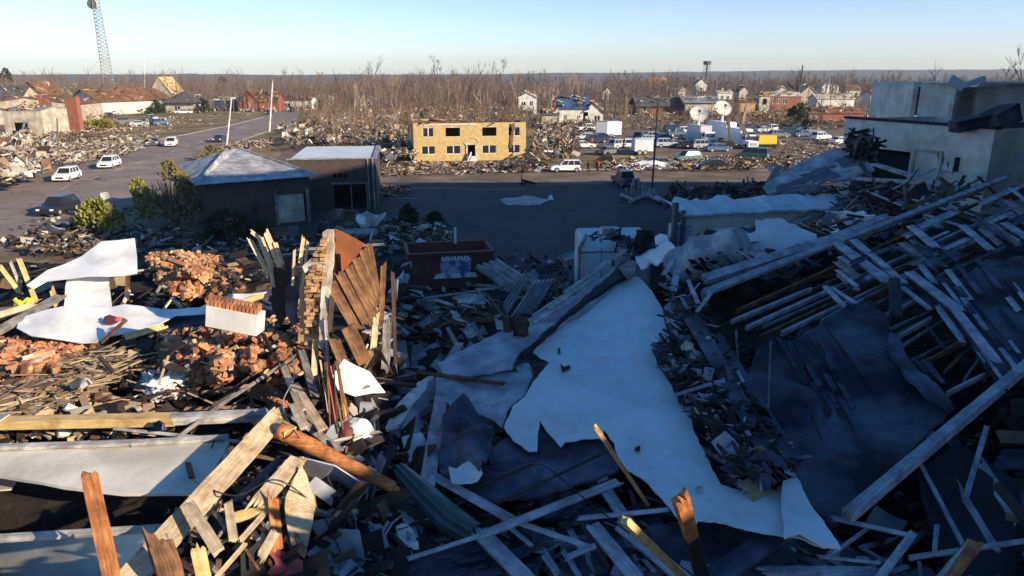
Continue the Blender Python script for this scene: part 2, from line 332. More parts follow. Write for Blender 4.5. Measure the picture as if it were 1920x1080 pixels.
class Plane:
    def __init__(s, a, b, c, mode='z'):
        P = [at(*t) if mode == 'z' else (F(*t) if mode == 'f' else atd(*t)) for t in (a, b, c)]
        s.p = P[0]; s.n = (P[1]-P[0]).cross(P[2]-P[0]).normalized()
        if s.n.dot(CP-s.p) < 0: s.n = -s.n
    def hit(s, px, py):
        d = ray(px, py); t = (s.p-CP).dot(s.n)/d.dot(s.n); return CP + d*t
def ragged(poly, amp, step, rnd):
    out = []
    n = len(poly)
    for i in range(n):
        a = Vector(poly[i]); b = Vector(poly[(i+1) % n]); L = (b-a).length; k = max(1, int(L/step))
        nn = Vector((-(b-a).y, (b-a).x)).normalized()
        for j in range(k):
            out.append(a.lerp(b, j/k) + (nn*rnd.uniform(-amp, amp) if j else Vector((0, 0))))
    return out
def sheet(name, label, poly, plane, mat, th=.03, rag=3, step=14, crumple=.04, cscale=1.2, dens=22, cat='sheet', seed=1, parent=None, fold=0.0, kind=None, smooth=True, group=None, zfun=None):
    rnd = random.Random(seed); P2 = ragged(poly, rag, step, rnd) if rag else [Vector(p) for p in poly]
    xs = [p.x for p in P2]; ys = [p.y for p in P2]
    inner = []
    def inside(x, y):
        c = False; n = len(P2); j = n-1
        for i in range(n):
            if (P2[i].y > y) != (P2[j].y > y) and x < (P2[j].x-P2[i].x)*(y-P2[i].y)/(P2[j].y-P2[i].y)+P2[i].x: c = not c
            j = i
        return c
    yv = min(ys)+dens*.5
    while yv < max(ys):
        xv = min(xs)+dens*.5
        while xv < max(xs):
            a, b = xv+rnd.uniform(-.3, .3)*dens, yv+rnd.uniform(-.3, .3)*dens
            if inside(a, b): inner.append(Vector((a, b)))
            xv += dens
        yv += dens
    allv = [Vector((p.x, p.y)) for p in P2] + inner; n = len(P2)
    res = delaunay_2d_cdt(allv, [], [list(range(n))], 1, 1e-4)
    V, Fc = res[0], res[2]
    W = []
    for p in V:
        wv = plane.hit(p.x, p.y) if plane else zfun(p.x, p.y)
        if plane: wv = wv + plane.n*(noise.noise(wv*cscale+Vector((seed, 0, 0)))*crumple + abs(noise.noise(wv*.45+Vector((0, seed, 0))))*fold)
        elif crumple: wv = wv + Vector((0, 0, 1))*noise.noise(wv*cscale+Vector((seed, 0, 0)))*crumple
        W.append(wv)
    bm = bmesh.new(); c = sum(W, Vector())/len(W)
    bv = [bm.verts.new(v-c) for v in W]
    for f in Fc:
        try: bm.faces.new([bv[i] for i in f])
        except ValueError: pass
    bmesh.ops.recalc_face_normals(bm, faces=bm.faces)
    nsum = sum((f.normal*f.calc_area() for f in bm.faces), Vector())
    if nsum.dot(CP-c) < 0: bmesh.ops.reverse_faces(bm, faces=bm.faces)
    bmesh.ops.solidify(bm, geom=list(bm.faces), thickness=th)
    me = bpy.data.meshes.new(name); bm.to_mesh(me); bm.free()
    me.materials.append(MAT[mat]); 
    if smooth:
        me.polygons.foreach_set('use_smooth', [True]*len(me.polygons))
        me.set_sharp_from_angle(angle=R(40))
    o = bpy.data.objects.new(name, me); COL.objects.link(o); o.location = c
    if parent: o.parent = parent; o.matrix_parent_inverse = parent.matrix_world.inverted()
    return tag(o, label, cat, group, kind)

def rand_rot(rnd, tilt=math.pi, up=False):
    return Matrix.Rotation(rnd.uniform(0, 2*math.pi), 3, 'Z') @ Matrix.Rotation(rnd.gauss(0, tilt), 3, 'X') @ Matrix.Rotation(rnd.gauss(0, tilt), 3, 'Y')
def in_poly(poly, x, y):
    c = False; j = len(poly)-1
    for i in range(len(poly)):
        if (poly[i][1] > y) != (poly[j][1] > y) and x < (poly[j][0]-poly[i][0])*(y-poly[i][1])/(poly[j][1]-poly[i][1])+poly[i][0]: c = not c
        j = i
    return c
def rnd_in(poly, rnd):
    xs = [p[0] for p in poly]; ys = [p[1] for p in poly]
    while True:
        x, y = rnd.uniform(min(xs), max(xs)), rnd.uniform(min(ys), max(ys))
        if in_poly(poly, x, y): return x, y
CLEAR = [[(-60, 815), (440, 815), (330, 1000), (240, 1130), (-60, 1130)], [(1330, 560), (1900, 370), (1950, 430), (1700, 520), (1480, 630), (1400, 640)]]
# loose pieces over a region of the rubble
def scatter(name, label, poly, n, mats, mode='F', size=(.3, 1.6), wd=(.06, .22), th=(.02, .06), tilt=.3, panels=.25, rise=(0, .4), yaw=None, seed=1, cat='debris', chunk=0.0, hump=0.0, weights=None, zf=None):
    rnd = random.Random(seed); mb = MB()
    for i in range(n):
        x, y = rnd_in(poly, rnd); r = rnd.uniform(*rise)
        if mode == 'F' and zf is None and any(in_poly(h, x, y) for h in CLEAR): continue
        if zf: p = zf(x, y) + Vector((0, 0, r))
        else: p = F(x, y, r) if mode == 'F' else at(x, y, r)
        L = rnd.uniform(*size)*rnd.uniform(.5, 1); mi = rnd.choices(range(len(mats)), weights)[0]
        rot = rand_rot(rnd, tilt)
        if yaw is not None and rnd.random() < .7:
            rot = Matrix.Rotation(yaw+rnd.gauss(0, .25), 3, 'Z') @ Matrix.Rotation(rnd.gauss(0, tilt), 3, 'Y') @ Matrix.Rotation(rnd.gauss(0, tilt*1.5), 3, 'X')
        q = rnd.random()
        if q < chunk: s = L*.35; mb.box(p, (s, s*rnd.uniform(.5, 1), s*rnd.uniform(.4, .8)), rot, mi, taper=(rnd.uniform(.5, 1), rnd.uniform(.5, 1)))
        elif q < chunk+panels:
            a, b = L*.5, L*rnd.uniform(.25, .6)
            # bent panel: two hinged quads
            k = rnd.uniform(-.5, .5)*a; t = rnd.uniform(*th)*.5
            vs = [(-a, -b, k), (0, -b*rnd.uniform(.8, 1.1), 0), (a, -b, k*rnd.random()), (a, b, 0), (0, b*rnd.uniform(.7, 1.1), rnd.uniform(-.1, .1)*a), (-a, b*rnd.uniform(.6, 1), k)]
            vs = [rot @ (Vector(v)*.6) + p for v in vs]; up = rot @ Vector((0, 0, t))
            mb.add(vs + [v-up for v in vs], [(0, 1, 4, 5), (1, 2, 3, 4), (11, 10, 7, 6), (10, 9, 8, 7), (0, 6, 7, 1), (1, 7, 8, 2), (2, 8, 9, 3), (3, 9, 10, 4), (4, 10, 11, 5), (5, 11, 6, 0)], mi)
        else: mb.box(p, (L, rnd.uniform(*wd), rnd.uniform(*th)), rot, mi, taper=(rnd.uniform(.85, 1), 1))
    return tag(mb.build(name, mats), label, cat, None, 'stuff')
# ================================================================ THE SETTING
def gpoly(name, pts, z, mat, sub=0):
    mb = MB(); vs = [at(x, y, z) for x, y in pts]; mb.add(vs, [tuple(range(len(vs)))]); return struct(mb, name, mat)
mb = MB(); S = 4000
mb.add([(-S, -200, 0), (S, -200, 0), (S, S, 0), (-S, S, 0)], [(0, 1, 2, 3)]); struct(mb, 'ground', 'ground')
# rubble terrain under the foreground
mb = MB(); nx, ny = 230, 200; X0, X1, Y0, Y1 = -34, 44, 1.5, 56
for j in range(ny+1):
    for i in range(nx+1):
        x = X0+(X1-X0)*i/nx; y = Y0+(Y1-Y0)*(j/ny)**1.25
        z = T(x, y)
        lump = noise.fractal(Vector((x*.9, y*.9, 1)), 1.0, 2.0, 5)*.26 - .30
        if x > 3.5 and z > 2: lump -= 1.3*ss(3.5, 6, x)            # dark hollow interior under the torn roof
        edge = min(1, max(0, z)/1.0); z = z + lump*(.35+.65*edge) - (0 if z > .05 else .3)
        mb.v.append(Vector((x, y, z)))
for j in range(ny):
    for i in range(nx):
        a = j*(nx+1)+i; mb.f.append((a, a+1, a+nx+2, a+nx+1)); mb.m.append(0)
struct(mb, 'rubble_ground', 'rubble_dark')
gpoly('lot_ground', [(-200, 300), (-200, 480), (200, 490), (700, 500), (700, 345), (1445, 345), (1445, 325), (700, 325), (560, 260), (480, 330), (250, 420), (100, 440)], .004, 'mud')
gpoly('road', [(-420, 345), (0, 333), (150, 296), (225, 275), (330, 256), (420, 238), (497, 219), (520, 207), (566, 207), (556, 222), (520, 240), (440, 268), (395, 300), (330, 345), (230, 400), (60, 455), (-420, 560)], .010, 'asphalt')
gpoly('street', [(560, 328), (2300, 298), (2600, 330), (2600, 342), (560, 342)], .008, 'street_dust')
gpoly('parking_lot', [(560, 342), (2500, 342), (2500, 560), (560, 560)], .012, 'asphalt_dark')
gpoly('parking_area', [(1000, 262), (1075, 226), (1560, 226), (1700, 262), (1700, 292), (1030, 288)], .008, 'street_dust')
gpoly('cross_road', [(960, 208), (1000, 204), (1220, 222), (1230, 238), (1180, 236)], .006, 'street_dust')
mb = MB()
def dash(a, b, w_):
    p = at(*a, .016); q = at(*b, .016); d = (q-p).normalized(); n = Vector((-d.y, d.x, 0))*w_/2
    k = len(mb.v); mb.v += [p-n, q-n, q+n, p+n]; mb.f.append((k, k+1, k+2, k+3)); mb.m.append(0)
P0 = at(168, 336, 0); P1 = at(367, 269, 0); RD = (P1-P0).normalized()
def proj(p): 
    v = p-CP; f = v.dot(FW); return (960+FPX*v.x/f, 540-FPX*v.dot(UP)/f)
for k in range(-1, 12):
    a = P0 + RD*(k*9.0); b = a + RD*3.2; dash(proj(a), proj(b), .13)
for (x0, y0, x1, y1) in ((745, 353, 880, 352), (700, 371, 780, 372), (1000, 346, 1130, 343), (860, 356, 985, 354)): dash((x0, y0), (x1, y1), .12)
for k in range(14): dash((1040+k*42, 262), (1030+k*44, 272), .12)
struct(mb, 'road_markings', 'paint_line')
mb = MB()   # kerbs along the road and the street
def kerb(pts, w_=.3, h=.13):
    for a, b in zip(pts, pts[1:]):
        p = at(*a, 0); q = at(*b, 0); d = q-p; L = d.length; r = math.atan2(d.y, d.x)
        mb.box(((p+q)/2+Vector((0, 0, h/2))), (L, w_, h), Matrix.Rotation(r, 3, 'Z'))
kerb([(0, 334), (150, 296), (225, 275), (330, 256), (420, 238), (497, 219)]); kerb([(395, 300), (440, 268), (520, 240), (556, 222)])
kerb([(720, 327), (1000, 320.6)]); kerb([(1000, 320.6), (1420, 312)])
struct(mb, 'kerb', 'concrete')
# far hill on the right, low ridge on the left
mb = MB(); n = 160
for j, (D, hh) in enumerate(((1500, 0), (1750, .45), (2100, .8), (2600, 1.0), (3400, .6))):
    for i in range(n+1):
        x = -2600+5600*i/n; prof = 14+16*ss(-300, 1200, x)+noise.noise(Vector((x*.004, D*.01, 0)))*4+noise.noise(Vector((x*.03, D*.1, 3)))*2.5
        mb.v.append(Vector((x*D/2100, D, max(-1, prof*hh))))
for j in range(4):
    for i in range(n):
        a = j*(n+1)+i; mb.f.append((a, a+1, a+n+2, a+n+1)); mb.m.append(0)
struct(mb, 'hill', 'hill', smooth=True)

# ---------------- added block out of view, outline shaped so its shadow falls over the ruins
U_ = Vector((.507, .862, 0)); A_ = Vector((.862, -.507, 0)); se, ce = math.sin(SUN_EL), math.cos(SUN_EL); S0 = 18
SIL = [(-6, 7.9), (0, 8.5), (3.5, 9.0), (5, 9.15), (8, 9.3), (12, 10.0), (17, 12.2), (24, 15.5), (31, 19), (37.5, 24.5), (44, 22.7), (60, 21), (74, 19.6), (90, 11), (98, 6.4)]
def lit_off(px, py, o0=.8):      # how high a tip must reach to stand in the sun
    o = o0
    while o < 4:
        p = F(px, py, o); u = p.dot(U_); v = p.z*ce - se*p.dot(A_)
        if v > lerp_table(SIL, u)+.12: return o+.08
        o += .05
    return o0
mb = MB(); pts = [(-6, -1)] + [(u, (v+S0*se)/ce) for u, v in SIL] + [(98, -1)]
k = len(pts); vs = [U_*u + A_*(S0+d) + Vector((0, 0, z)) for d in (0, 9) for u, z in pts]
mb.add(vs, [tuple(range(k)), tuple(reversed(range(k, 2*k)))] + [(i, k+i, k+(i+1) % k, (i+1) % k) for i in range(k)])
thing(mb, 'shadow_caster', 'brick_dark', 'unseen added shadow caster beyond the right edge, shaped to shade the ruins', 'building')

# ================================================================ BUILDINGS
def frame_from(pl, pr, yb, yb2=None, z=0):
    a = at(pl, yb, z); b = at(pr, yb2 if yb2 is not None else yb, z); d = b-a; return a, d.length, math.atan2(d.y, d.x)
def wall_cells(mb, L, Hh, th, holes, y=0, z0=0, mi=0):
    xs = sorted({0, L} | {h[0] for h in holes} | {h[1] for h in holes}); zs = sorted({z0, z0+Hh} | {h[2] for h in holes} | {h[3] for h in holes})
    for x0, x1 in zip(xs, xs[1:]):
        run = None
        for z_0, z_1 in zip(zs, zs[1:]):
            cx, cz = (x0+x1)/2, (z_0+z_1)/2
            hole = any(h[0] < cx < h[1] and h[2] < cz < h[3] for h in holes)
            if not hole: mb.box((cx, y+th/2, cz), (x1-x0, th, z_1-z_0), mi=mi)
def window_part(par, x0, x1, z0, z1, y, mullion=True, frame='white_paint', pane='glass', name='window'):
    mb = MB(); t = .10; W = x1-x0; Hh = z1-z0; cx = (x0+x1)/2; cz = (z0+z1)/2
    for zc, hz in ((z0+t/2, t), (z1-t/2, t)): mb.box((cx, y, zc), (W, .09, hz))
    for xc in (x0+t/2, x1-t/2): mb.box((xc, y, cz), (t, .09, Hh-2*t-.004))
    if mullion: mb.box((cx, y, cz), (.16, .085, Hh-2*t-.004))
    fo = mb.build(name, frame, par)
    m2 = MB(); m2.box((cx, y+.03, cz), (W-2*t-.01, .02, Hh-2*t-.01)); m2.build('pane', pane, fo)
    return fo
def gable_house(name, label, pl, pr, yb, hh, depth, wall, roof, rise, yb2=None, ridge='x', over=.4, wins=(), cat='house', hip=False, broken=0, group=None, winframe='white_paint'):
    a, L, rz = frame_from(pl, pr, yb, yb2); e_ = empty(name, a, rz, label, cat, group)
    holes = [(w[0]*L, w[1]*L, w[2]*hh, w[3]*hh) for w in wins]
    mb = MB(); wall_cells(mb, L, hh, .25, holes); wall_cells(mb, L, hh, .25, [], y=depth-.25)
    for x in (.125, L-.125): mb.box((x, depth/2, hh/2), (.25, depth-.504, hh))
    r0 = rise-.05
    if not hip:
        if ridge == 'y':
            for y in (.13, depth-.13): mb.prism([(0.01, hh), (L-.01, hh), (L/2, hh+r0)], 'y', .25); mb.v[-6:] = [v+Vector((0, y, 0)) for v in mb.v[-6:]]
        else:
            for x in (.13, L-.13): mb.prism([(0.01, hh), (depth-.01, hh), (depth/2, hh+r0)], 'x', .25); mb.v[-6:] = [v+Vector((x, 0, 0)) for v in mb.v[-6:]]
    mb.build('wall', wall, e_)
    rb = MB(); o = over; t = .18
    if hip:
        q = min(L, depth)/2; b = [(-o, -o, hh), (L+o, -o, hh), (L+o, depth+o, hh), (-o, depth+o, hh)]
        top = [(q, depth/2, hh+rise), (L-q, depth/2, hh+rise)] if L > depth else [(L/2, q, hh+rise), (L/2, depth-q, hh+rise)]
        f = [(0, 1, 5, 4), (1, 2, 5), (2, 3, 4, 5), (3, 0, 4)] if L > depth else [(0, 1, 4), (1, 2, 5, 4), (2, 3, 5), (3, 0, 4, 5)]
        rb.add(b+top, f+[(3, 2, 1, 0)])
    elif ridge == 'x':
        k = rise/(depth/2); zb = hh-k*o
        prof = [(-o, zb), (depth/2, hh+rise), (depth+o, zb), (depth+o, zb+t), (depth/2, hh+rise+t), (-o, zb+t)]
        for s_ in ([prof[0], prof[1], prof[4], prof[5]], [prof[1], prof[2], prof[3], prof[4]]):
            n0 = len(rb.v); rb.prism(s_, 'x', L+2*o); rb.v[n0:] = [v+Vector((L/2, 0, 0)) for v in rb.v[n0:]]
    else:
        k = rise/(L/2); zb = hh-k*o
        for s_ in ([(-o, zb), (L/2, hh+rise), (L/2, hh+rise+t), (-o, zb+t)], [(L/2, hh+rise), (L+o, zb), (L+o, zb+t), (L/2, hh+rise+t)]):
            n0 = len(rb.v); rb.prism(s_, 'y', depth+2*o); rb.v[n0:] = [v+Vector((0, depth/2, 0)) for v in rb.v[n0:]]
    rb.build('roof', roof, e_)
    rn_ = random.Random(int(pl*7)); dbm = MB()
    for i in range(34):
        fx = rn_.random(); fy = rn_.random(); hz = hh+rise*(1-abs(2*(fy if ridge == 'x' else fx)-1))*(.6 if hip else 1)+.2; dbm.box((fx*L, fy*depth, hz+rn_.uniform(0, .3)), (rn_.uniform(.5, 3.0), rn_.uniform(.15, .9), rn_.uniform(.05, .25)), rand_rot(rn_, .35), rn_.choice((0, 0, 1, 2)))
    for i in range(26):
        fx = rn_.random(); dbm.box((fx*L, -rn_.uniform(.2, 1.6), rn_.uniform(.1, hh*.35)), (rn_.uniform(.5, 2.6), rn_.uniform(.15, .7), rn_.uniform(.05, .3)), rand_rot(rn_, .7), rn_.choice((0, 0, 1, 2)))
    q_ = dbm.build('torn_boards', ['debris_tan', 'debris_brown', 'debris_white'], e_); q_['kind'] = 'stuff'
    for w in wins:
        if len(w) > 4: continue
        window_part(e_, w[0]*L, w[1]*L, w[2]*hh, w[3]*hh, .08, frame=winframe)
    return e_, L

# --- yellow brick apartment building
a, L, rz = frame_from(777, 986, 303, 299)
yb_ = empty('apartment_building', a, rz, 'two-storey yellow brick apartment building with its roof torn off', 'building')
sc_ = L/213.0; HH = 5.9; D_ = 11
wp = [(18, 46, 1), (62, 92, 1), (137, 167, 1), (192, 208, 1)]
holes = []
def wx(p): return (p-772)*sc_
up_ = [(789, 810, 0), (832, 859, 1), (901, 928, 1), (950, 974, 0)]; lo_ = [(786, 812, 0), (832, 860, 0), (900, 928, 0), (950, 974, 0)]
for x0, x1, _ in up_: holes.append((wx(x0), wx(x1), 3.75, 5.25))
for x0, x1, _ in lo_: holes.append((wx(x0), wx(x1), 1.05, 2.45))
holes.append((wx(873), wx(887), 0, 2.45))
mb = MB(); wall_cells(mb, L, HH, .3, holes); wall_cells(mb, L, HH, .3, [], y=D_-.3)
for x in (.15, L-.15): mb.box((x, D_/2, HH/2), (.3, D_-.604, HH))
mb.box((L/2, D_/2, 2.95), (L-.62, D_-.62, .2)); mb.build('wall', 'brick_yellow', yb_)
mb = MB(); mb.box((L/2, D_/2, HH-.35), (L-.65, D_-.65, .15)); rnd = random.Random(3)
for i in range(130): mb.box((rnd.uniform(0, L), rnd.uniform(-.1, D_), HH+rnd.uniform(-.15, .25)), (rnd.uniform(.4, 2.6), rnd.uniform(.08, .35), rnd.uniform(.05, .2)), rand_rot(rnd, .12))
mb.build('roof', 'debris_brown', yb_)
mb = MB(); mb.box((wx(835), .0-.06, HH-.28), (wx(892)-wx(783), .14, .16)); mb.build('eave_board', 'white_paint', yb_)
for x0, x1, b_ in up_:
    if not b_: window_part(yb_, wx(x0), wx(x1), 3.75, 5.25, .08)
    else:
        m2 = MB(); [m2.box(((wx(x0)+wx(x1))/2, .07, z), (wx(x1)-wx(x0), .12, .07)) for z in (3.78, 5.22)]; m2.build('window', 'white_paint', yb_)
for x0, x1, b_ in lo_: window_part(yb_, wx(x0), wx(x1), 1.05, 2.45, .08)
mb = MB()   # door surround with arched head
for x in (wx(871), wx(888.5)): mb.box((x, -.05, 1.25), (.22, .2, 2.5))
mb.box((wx(880), -.05, 2.6), (wx(892)-wx(868), .22, .22))
for k in range(9):
    t0 = math.pi*k/9; t1 = math.pi*(k+1)/9; c = wx(880); r = 1.15
    mb.tube((c+math.cos(t0)*r, -.03, 2.72+math.sin(t0)*r*.75), (c+math.cos(t1)*r, -.03, 2.72+math.sin(t1)*r*.75), .07, .07, 5)
mb.build('door_surround', 'plaster', yb_)
mb = MB()   # a hanging strip of torn gutter / curtain of debris on the right
mb.box((wx(957), -.12, 3.2), (.45, .12, 2.6), Matrix.Rotation(.12, 3, 'Y')); mb.box((wx(960), -.16, 5.2), (.6, .14, 1.1), Matrix.Rotation(-.2, 3, 'Y')); mb.build('torn_cladding', 'debris_brown', yb_)
mb = MB(); mb.box((wx(876), -.7, .7), (.5, .35, 1.5), Matrix.Rotation(.3, 3, 'Y'), taper=(.3, .5)); mb.box((wx(882), -.9, .4), (1.3, .5, .7), Matrix.Rotation(.3, 3, 'X'), taper=(.4, .6)); c = recenter(mb, (0, 0, 0))
o = thing(mb, 'crumpled_sheet', 'sheet_white', 'crumpled pale sheet lying at the doorway of the yellow brick building', 'sheet'); o.matrix_world = yb_.matrix_basis.copy()

# --- dark shaded building with hip roof and its taller flat-roofed wing
a, L, rz = frame_from(392, 586, 440, 419)
db = empty('brick_house', a, rz, 'low dark brick building with a pale hipped shingle roof in shadow', 'house')
hh = 4.4; dp = 13.0
mb = MB(); wall_cells(mb, L, hh, .3, [(L*.40, L*.47, 0, 2.3), (L*.66, L*.95, .3, 2.9)]); wall_cells(mb, L, hh, .3, [], y=dp-.3)
for x in (.15, L-.15): mb.box((x, dp/2, hh/2), (.3, dp-.604, hh))
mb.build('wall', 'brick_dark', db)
rb = MB(); o = .7
rb.add([(-o, -o, hh), (L+o, -o, hh), (L+o, dp+o, hh), (-o, dp+o, hh), (L*.40, dp*.60, hh+1.75), (L*.62, dp*.86, hh+1.75)], [(0, 1, 5, 4), (1, 2, 5), (2, 3, 4, 5), (3, 0, 4), (3, 2, 1, 0)])
rb.build('roof', 'shingle_pale', db)
rb = MB(); rb.tube((L+o, -o, hh+.03), (L*.62, dp*.86, hh+1.81), .14, .14, 5); rb.tube((-o, -o, hh+.03), (L*.40, dp*.60, hh+1.81), .12, .12, 5); rb.build('hip_ridge', 'shingle_pale', db)
mb = MB(); mb.box((L*.80, .25, 1.6), (L*.27, .12, 2.75)); mb.build('garage_door', 'siding', db)
mb = MB(); mb.box((L*.435, .2, 1.15), (L*.065, .1, 2.25)); mb.build('door', 'wood_dark', db)
mb = MB(); mb.box((L*.65, -.08, 1.7), (.25, .12, 3.1)); mb.box((L*.965, -.10, 1.7), (.25, .12, 3.1)); mb.build('trim', 'wood_grey', db)
a, L, rz = frame_from(548, 708, 396, 392)
dw = empty('flat_roofed_building', a, rz, 'dark two-storey brick block with a pale flat roof beside the hipped building', 'building')
hh = 5.1; dp = 14
mb = MB(); wall_cells(mb, L, hh, .3, [(L*.50, L*.88, 0, 2.6), (L*.50, L*.54, 3.2, 3.7), (L*.56, L*.60, 3.2, 3.7), (L*.62, L*.66, 3.2, 3.7)]); wall_cells(mb, L, hh, .3, [], y=dp-.3)
for x in (.15, L-.15): mb.box((x, dp/2, hh/2), (.3, dp-.604, hh))
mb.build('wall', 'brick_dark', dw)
mb = MB(); mb.box((L/2-.2, dp/2, hh-.06), (L-.62, dp-.62, .2)); mb.build('roof', 'membrane', dw)
mb = MB(); mb.box((L/2, .1, hh+.05), (L+.3, .4, .1)); mb.box((L-.08, dp/2+.2, hh+.05), (.5, dp-.4, .1)); mb.build('coping', 'steel', dw)
mb = MB(); mb.box((L-.25, -.1, hh/2), (.16, .14, hh)); mb.box((L-.75, -.1, hh/2), (.1, .1, hh)); mb.build('downpipe', 'steel', dw)
mb = MB(); mb.box((L*.69, -.02, 2.7), (L*.42, .2, .18)); mb.box((L*.885, -.02, 1.3), (.15, .2, 2.6)); mb.box((L*.70, .1, 1.3), (.12, .1, 2.6)); mb.build('door_frame', 'wood_grey', dw)

# --- other houses
gable_house('gabled_house', 'white house with a dark blue torn roof behind the parked cars', 1048, 1102, 236, 4.6, 8, 'white_paint', 'tarp_blue', 3.0, ridge='x', wins=[(.15, .27, .3, .62), (.62, .74, .3, .62)])
gable_house('porch_house', 'white front gable with two porch columns on the storm-hit white house', 1093, 1130, 236, 3.6, 7, 'white_paint', 'roof_brown', 2.4, ridge='y', wins=[(.1, .3, .15, .7), (.55, .85, .1, .75)])
gable_house('shed', 'low white lean-to at the left end of the blue-roofed house', 1016, 1046, 240, 3.4, 6, 'siding', 'roof_grey', .8, ridge='x', wins=[(.45, .65, .3, .7)])
gable_house('gabled_house', 'white two-storey house wreck standing in the thicket behind the yellow building', 972, 1006, 214, 5.6, 6, 'white_paint', 'debris_white', 1.6, ridge='y', wins=[(.15, .4, .5, .75), (.6, .8, .5, .8)])
gable_house('long_low_building', 'long low brick building with a grey metal roof and open carport', 1197, 1300, 216, 3.2, 16, 'brick_red', 'roof_grey', 2.4, ridge='x', over=1.0, wins=[(.08, .2, .2, .75)])
e_, L = gable_house('carport_building', 'open tan building with a blue-grey lean roof beside the long low building', 1284, 1346, 217, 4.4, 14, 'siding', 'steel', 1.6, ridge='x', over=.8)
gable_house('gabled_house', 'brick house with a bright orange torn roof on the far rise', 1216, 1250, 176, 5.5, 9, 'brick_red', 'wood_orange', 5.5, ridge='x')
gable_house('gabled_house', 'small cream gabled house right of the orange-roofed one', 1240, 1254, 176, 6, 7, 'siding', 'roof_brown', 3, ridge='y')
gable_house('gabled_house', 'small white gabled house with a dark blue roof on the far rise', 1303, 1325, 178, 7, 8, 'white_paint', 'tarp_blue', 3.5, ridge='y', wins=[(.35, .6, .4, .7)])
gable_house('ruined_house', 'red brick house shell with white upper walls and blown-out windows', 1440, 1500, 213, 6.0, 9, 'brick_red', 'debris_white', 1.2, ridge='x', wins=[(.05, .18, .55, .85), (.24, .36, .55, .85), (.42, .56, .55, .85)])
gable_house('ruined_house', 'narrow cream wall fragment with a dark opening left of the red brick shell', 1421, 1441, 222, 7.0, 3, 'plaster', 'debris_tan', .5, ridge='x', wins=[(.3, .7, .6, .85, 1)])
gable_house('ruined_house', 'orange brick house remnant among bare trunks left of the cream wall', 1385, 1414, 222, 5.0, 6, 'brick_tan', 'debris_brown', .6, ridge='x')
gable_house('ranch_house', 'low brick ranch house with a brown roof and white door behind the parking area', 1515, 1618, 232, 2.9, 9, 'brick_red', 'roof_brown', 1.4, ridge='x', wins=[(.04, .09, .1, .75), (.12, .17, .35, .75)])
gable_house('ranch_house', 'white-walled low house with a cream roof above the brick ranch house', 1530, 1600, 205, 4.0, 9, 'white_paint', 'siding', 1.6, ridge='x', wins=[(.7, .8, .3, .6)])
gable_house('gabled_house', 'pale house with a grey roof on the rise at the far right', 1676, 1722, 172, 5, 9, 'white_paint', 'roof_grey', 3, ridge='x')
gable_house('gabled_house', 'cream house with a yellow gable right of the red brick shell', 1500, 1528, 200, 5.5, 8, 'plaster', 'wood_yellow', 3, ridge='y')
gable_house('gabled_house', 'small white house wreck in the middle of the right-hand thicket', 1540, 1572, 180, 6, 8, 'white_paint', 'debris_white', 2, ridge='y')
for i, (pl, pr, yb, hh, wl, rf, rs, rg, lb) in enumerate(((1036, 1062, 192, 4, 'white_paint', 'debris_brown', 2, 'x', 'low white wreck at the back left of the blue-roofed house'), (1128, 1150, 192, 4.5, 'plaster', 'roof_brown', 3, 'y', 'cream gable with a brown roof right of the white porch house'), (1262, 1284, 184, 4, 'plaster', 'debris_tan', 1.5, 'x', 'pale roofless shell between the orange-roofed house and the water tower'),
    (1345, 1372, 192, 4.5, 'white_paint', 'debris_white', 1, 'x', 'white roofless shell right of the open tan building'), (1385, 1404, 190, 5, 'plaster', 'roof_grey', 2.4, 'y', 'cream wreck behind the orange brick remnant'), (1586, 1612, 186, 5, 'plaster', 'roof_brown', 2.5, 'x', 'cream house with a brown roof far behind the ranch house'),
    (1630, 1664, 196, 4, 'white_paint', 'roof_grey', 2, 'x', 'white and grey wreck left of the beige building'), (1455, 1478, 186, 4.5, 'siding', 'debris_white', 2, 'y', 'tan gable far behind the red brick shell'), (668, 700, 202, 3.4, 'white_paint', 'debris_white', 1, 'x', 'white wall fragments inside the thicket left of the yellow building'), (590, 622, 198, 3.4, 'siding', 'debris_white', 1.2, 'x', 'pale low wreck at the left end of the thicket'),
    (1000, 1022, 182, 4, 'plaster', 'roof_brown', 2, 'x', 'cream wreck behind the white two-storey house wreck'), (118, 140, 190, 5, 'plaster', 'roof_grey', 3, 'y', 'cream house behind the ribbed cream wing'))):
    gable_house('ruined_house', lb, pl, pr, yb, hh, 8, wl, rf, rs, ridge=rg, wins=[(.2, .4, .35, .7), (.6, .8, .35, .7)])
# left side
a, L, rz = frame_from(150, 300, 219, 207)
gable_house('long_hall', 'long cream hall with its brown roof ripped open beyond the lawn', 190, 322, 216, 4.6, 16, 'beige_wall', 'roof_brown', 3.6, yb2=209, ridge='x', over=.8)
gable_house('long_hall', 'near wing of ribbed cream wall with an orange-brown torn roof', 152, 196, 232, 5.2, 26, 'siding', 'roof_brown', 2.0, yb2=224, ridge='x', over=.4)
gable_house('gabled_house', 'yellow stripped-roof gable house at the end of the cream hall', 285, 325, 205, 6.2, 12, 'plaster', 'wood_yellow', 6.0, yb2=205, ridge='y', over=.3)
gable_house('gabled_house', 'cream front gable with brown eaves left of the red brick hall', 40, 88, 212, 6.2, 12, 'plaster', 'roof_brown', 4.6, ridge='y', over=.8)
gable_house('gabled_house', 'grey dark-roofed house at the left edge of the view', -60, 42, 214, 5.2, 12, 'siding', 'roof_grey', 4.2, ridge='x', over=.8)
e_, L = gable_house('metal_clad_building', 'grey ribbed-metal building with a punched-in wall left of the brick rubble', 14, 86, 266, 6.2, 9, 'siding', 'steel', .5, ridge='x', over=.1, wins=[(.25, .62, .25, .62, 1)])
mb = MB(); rnd = random.Random(5)
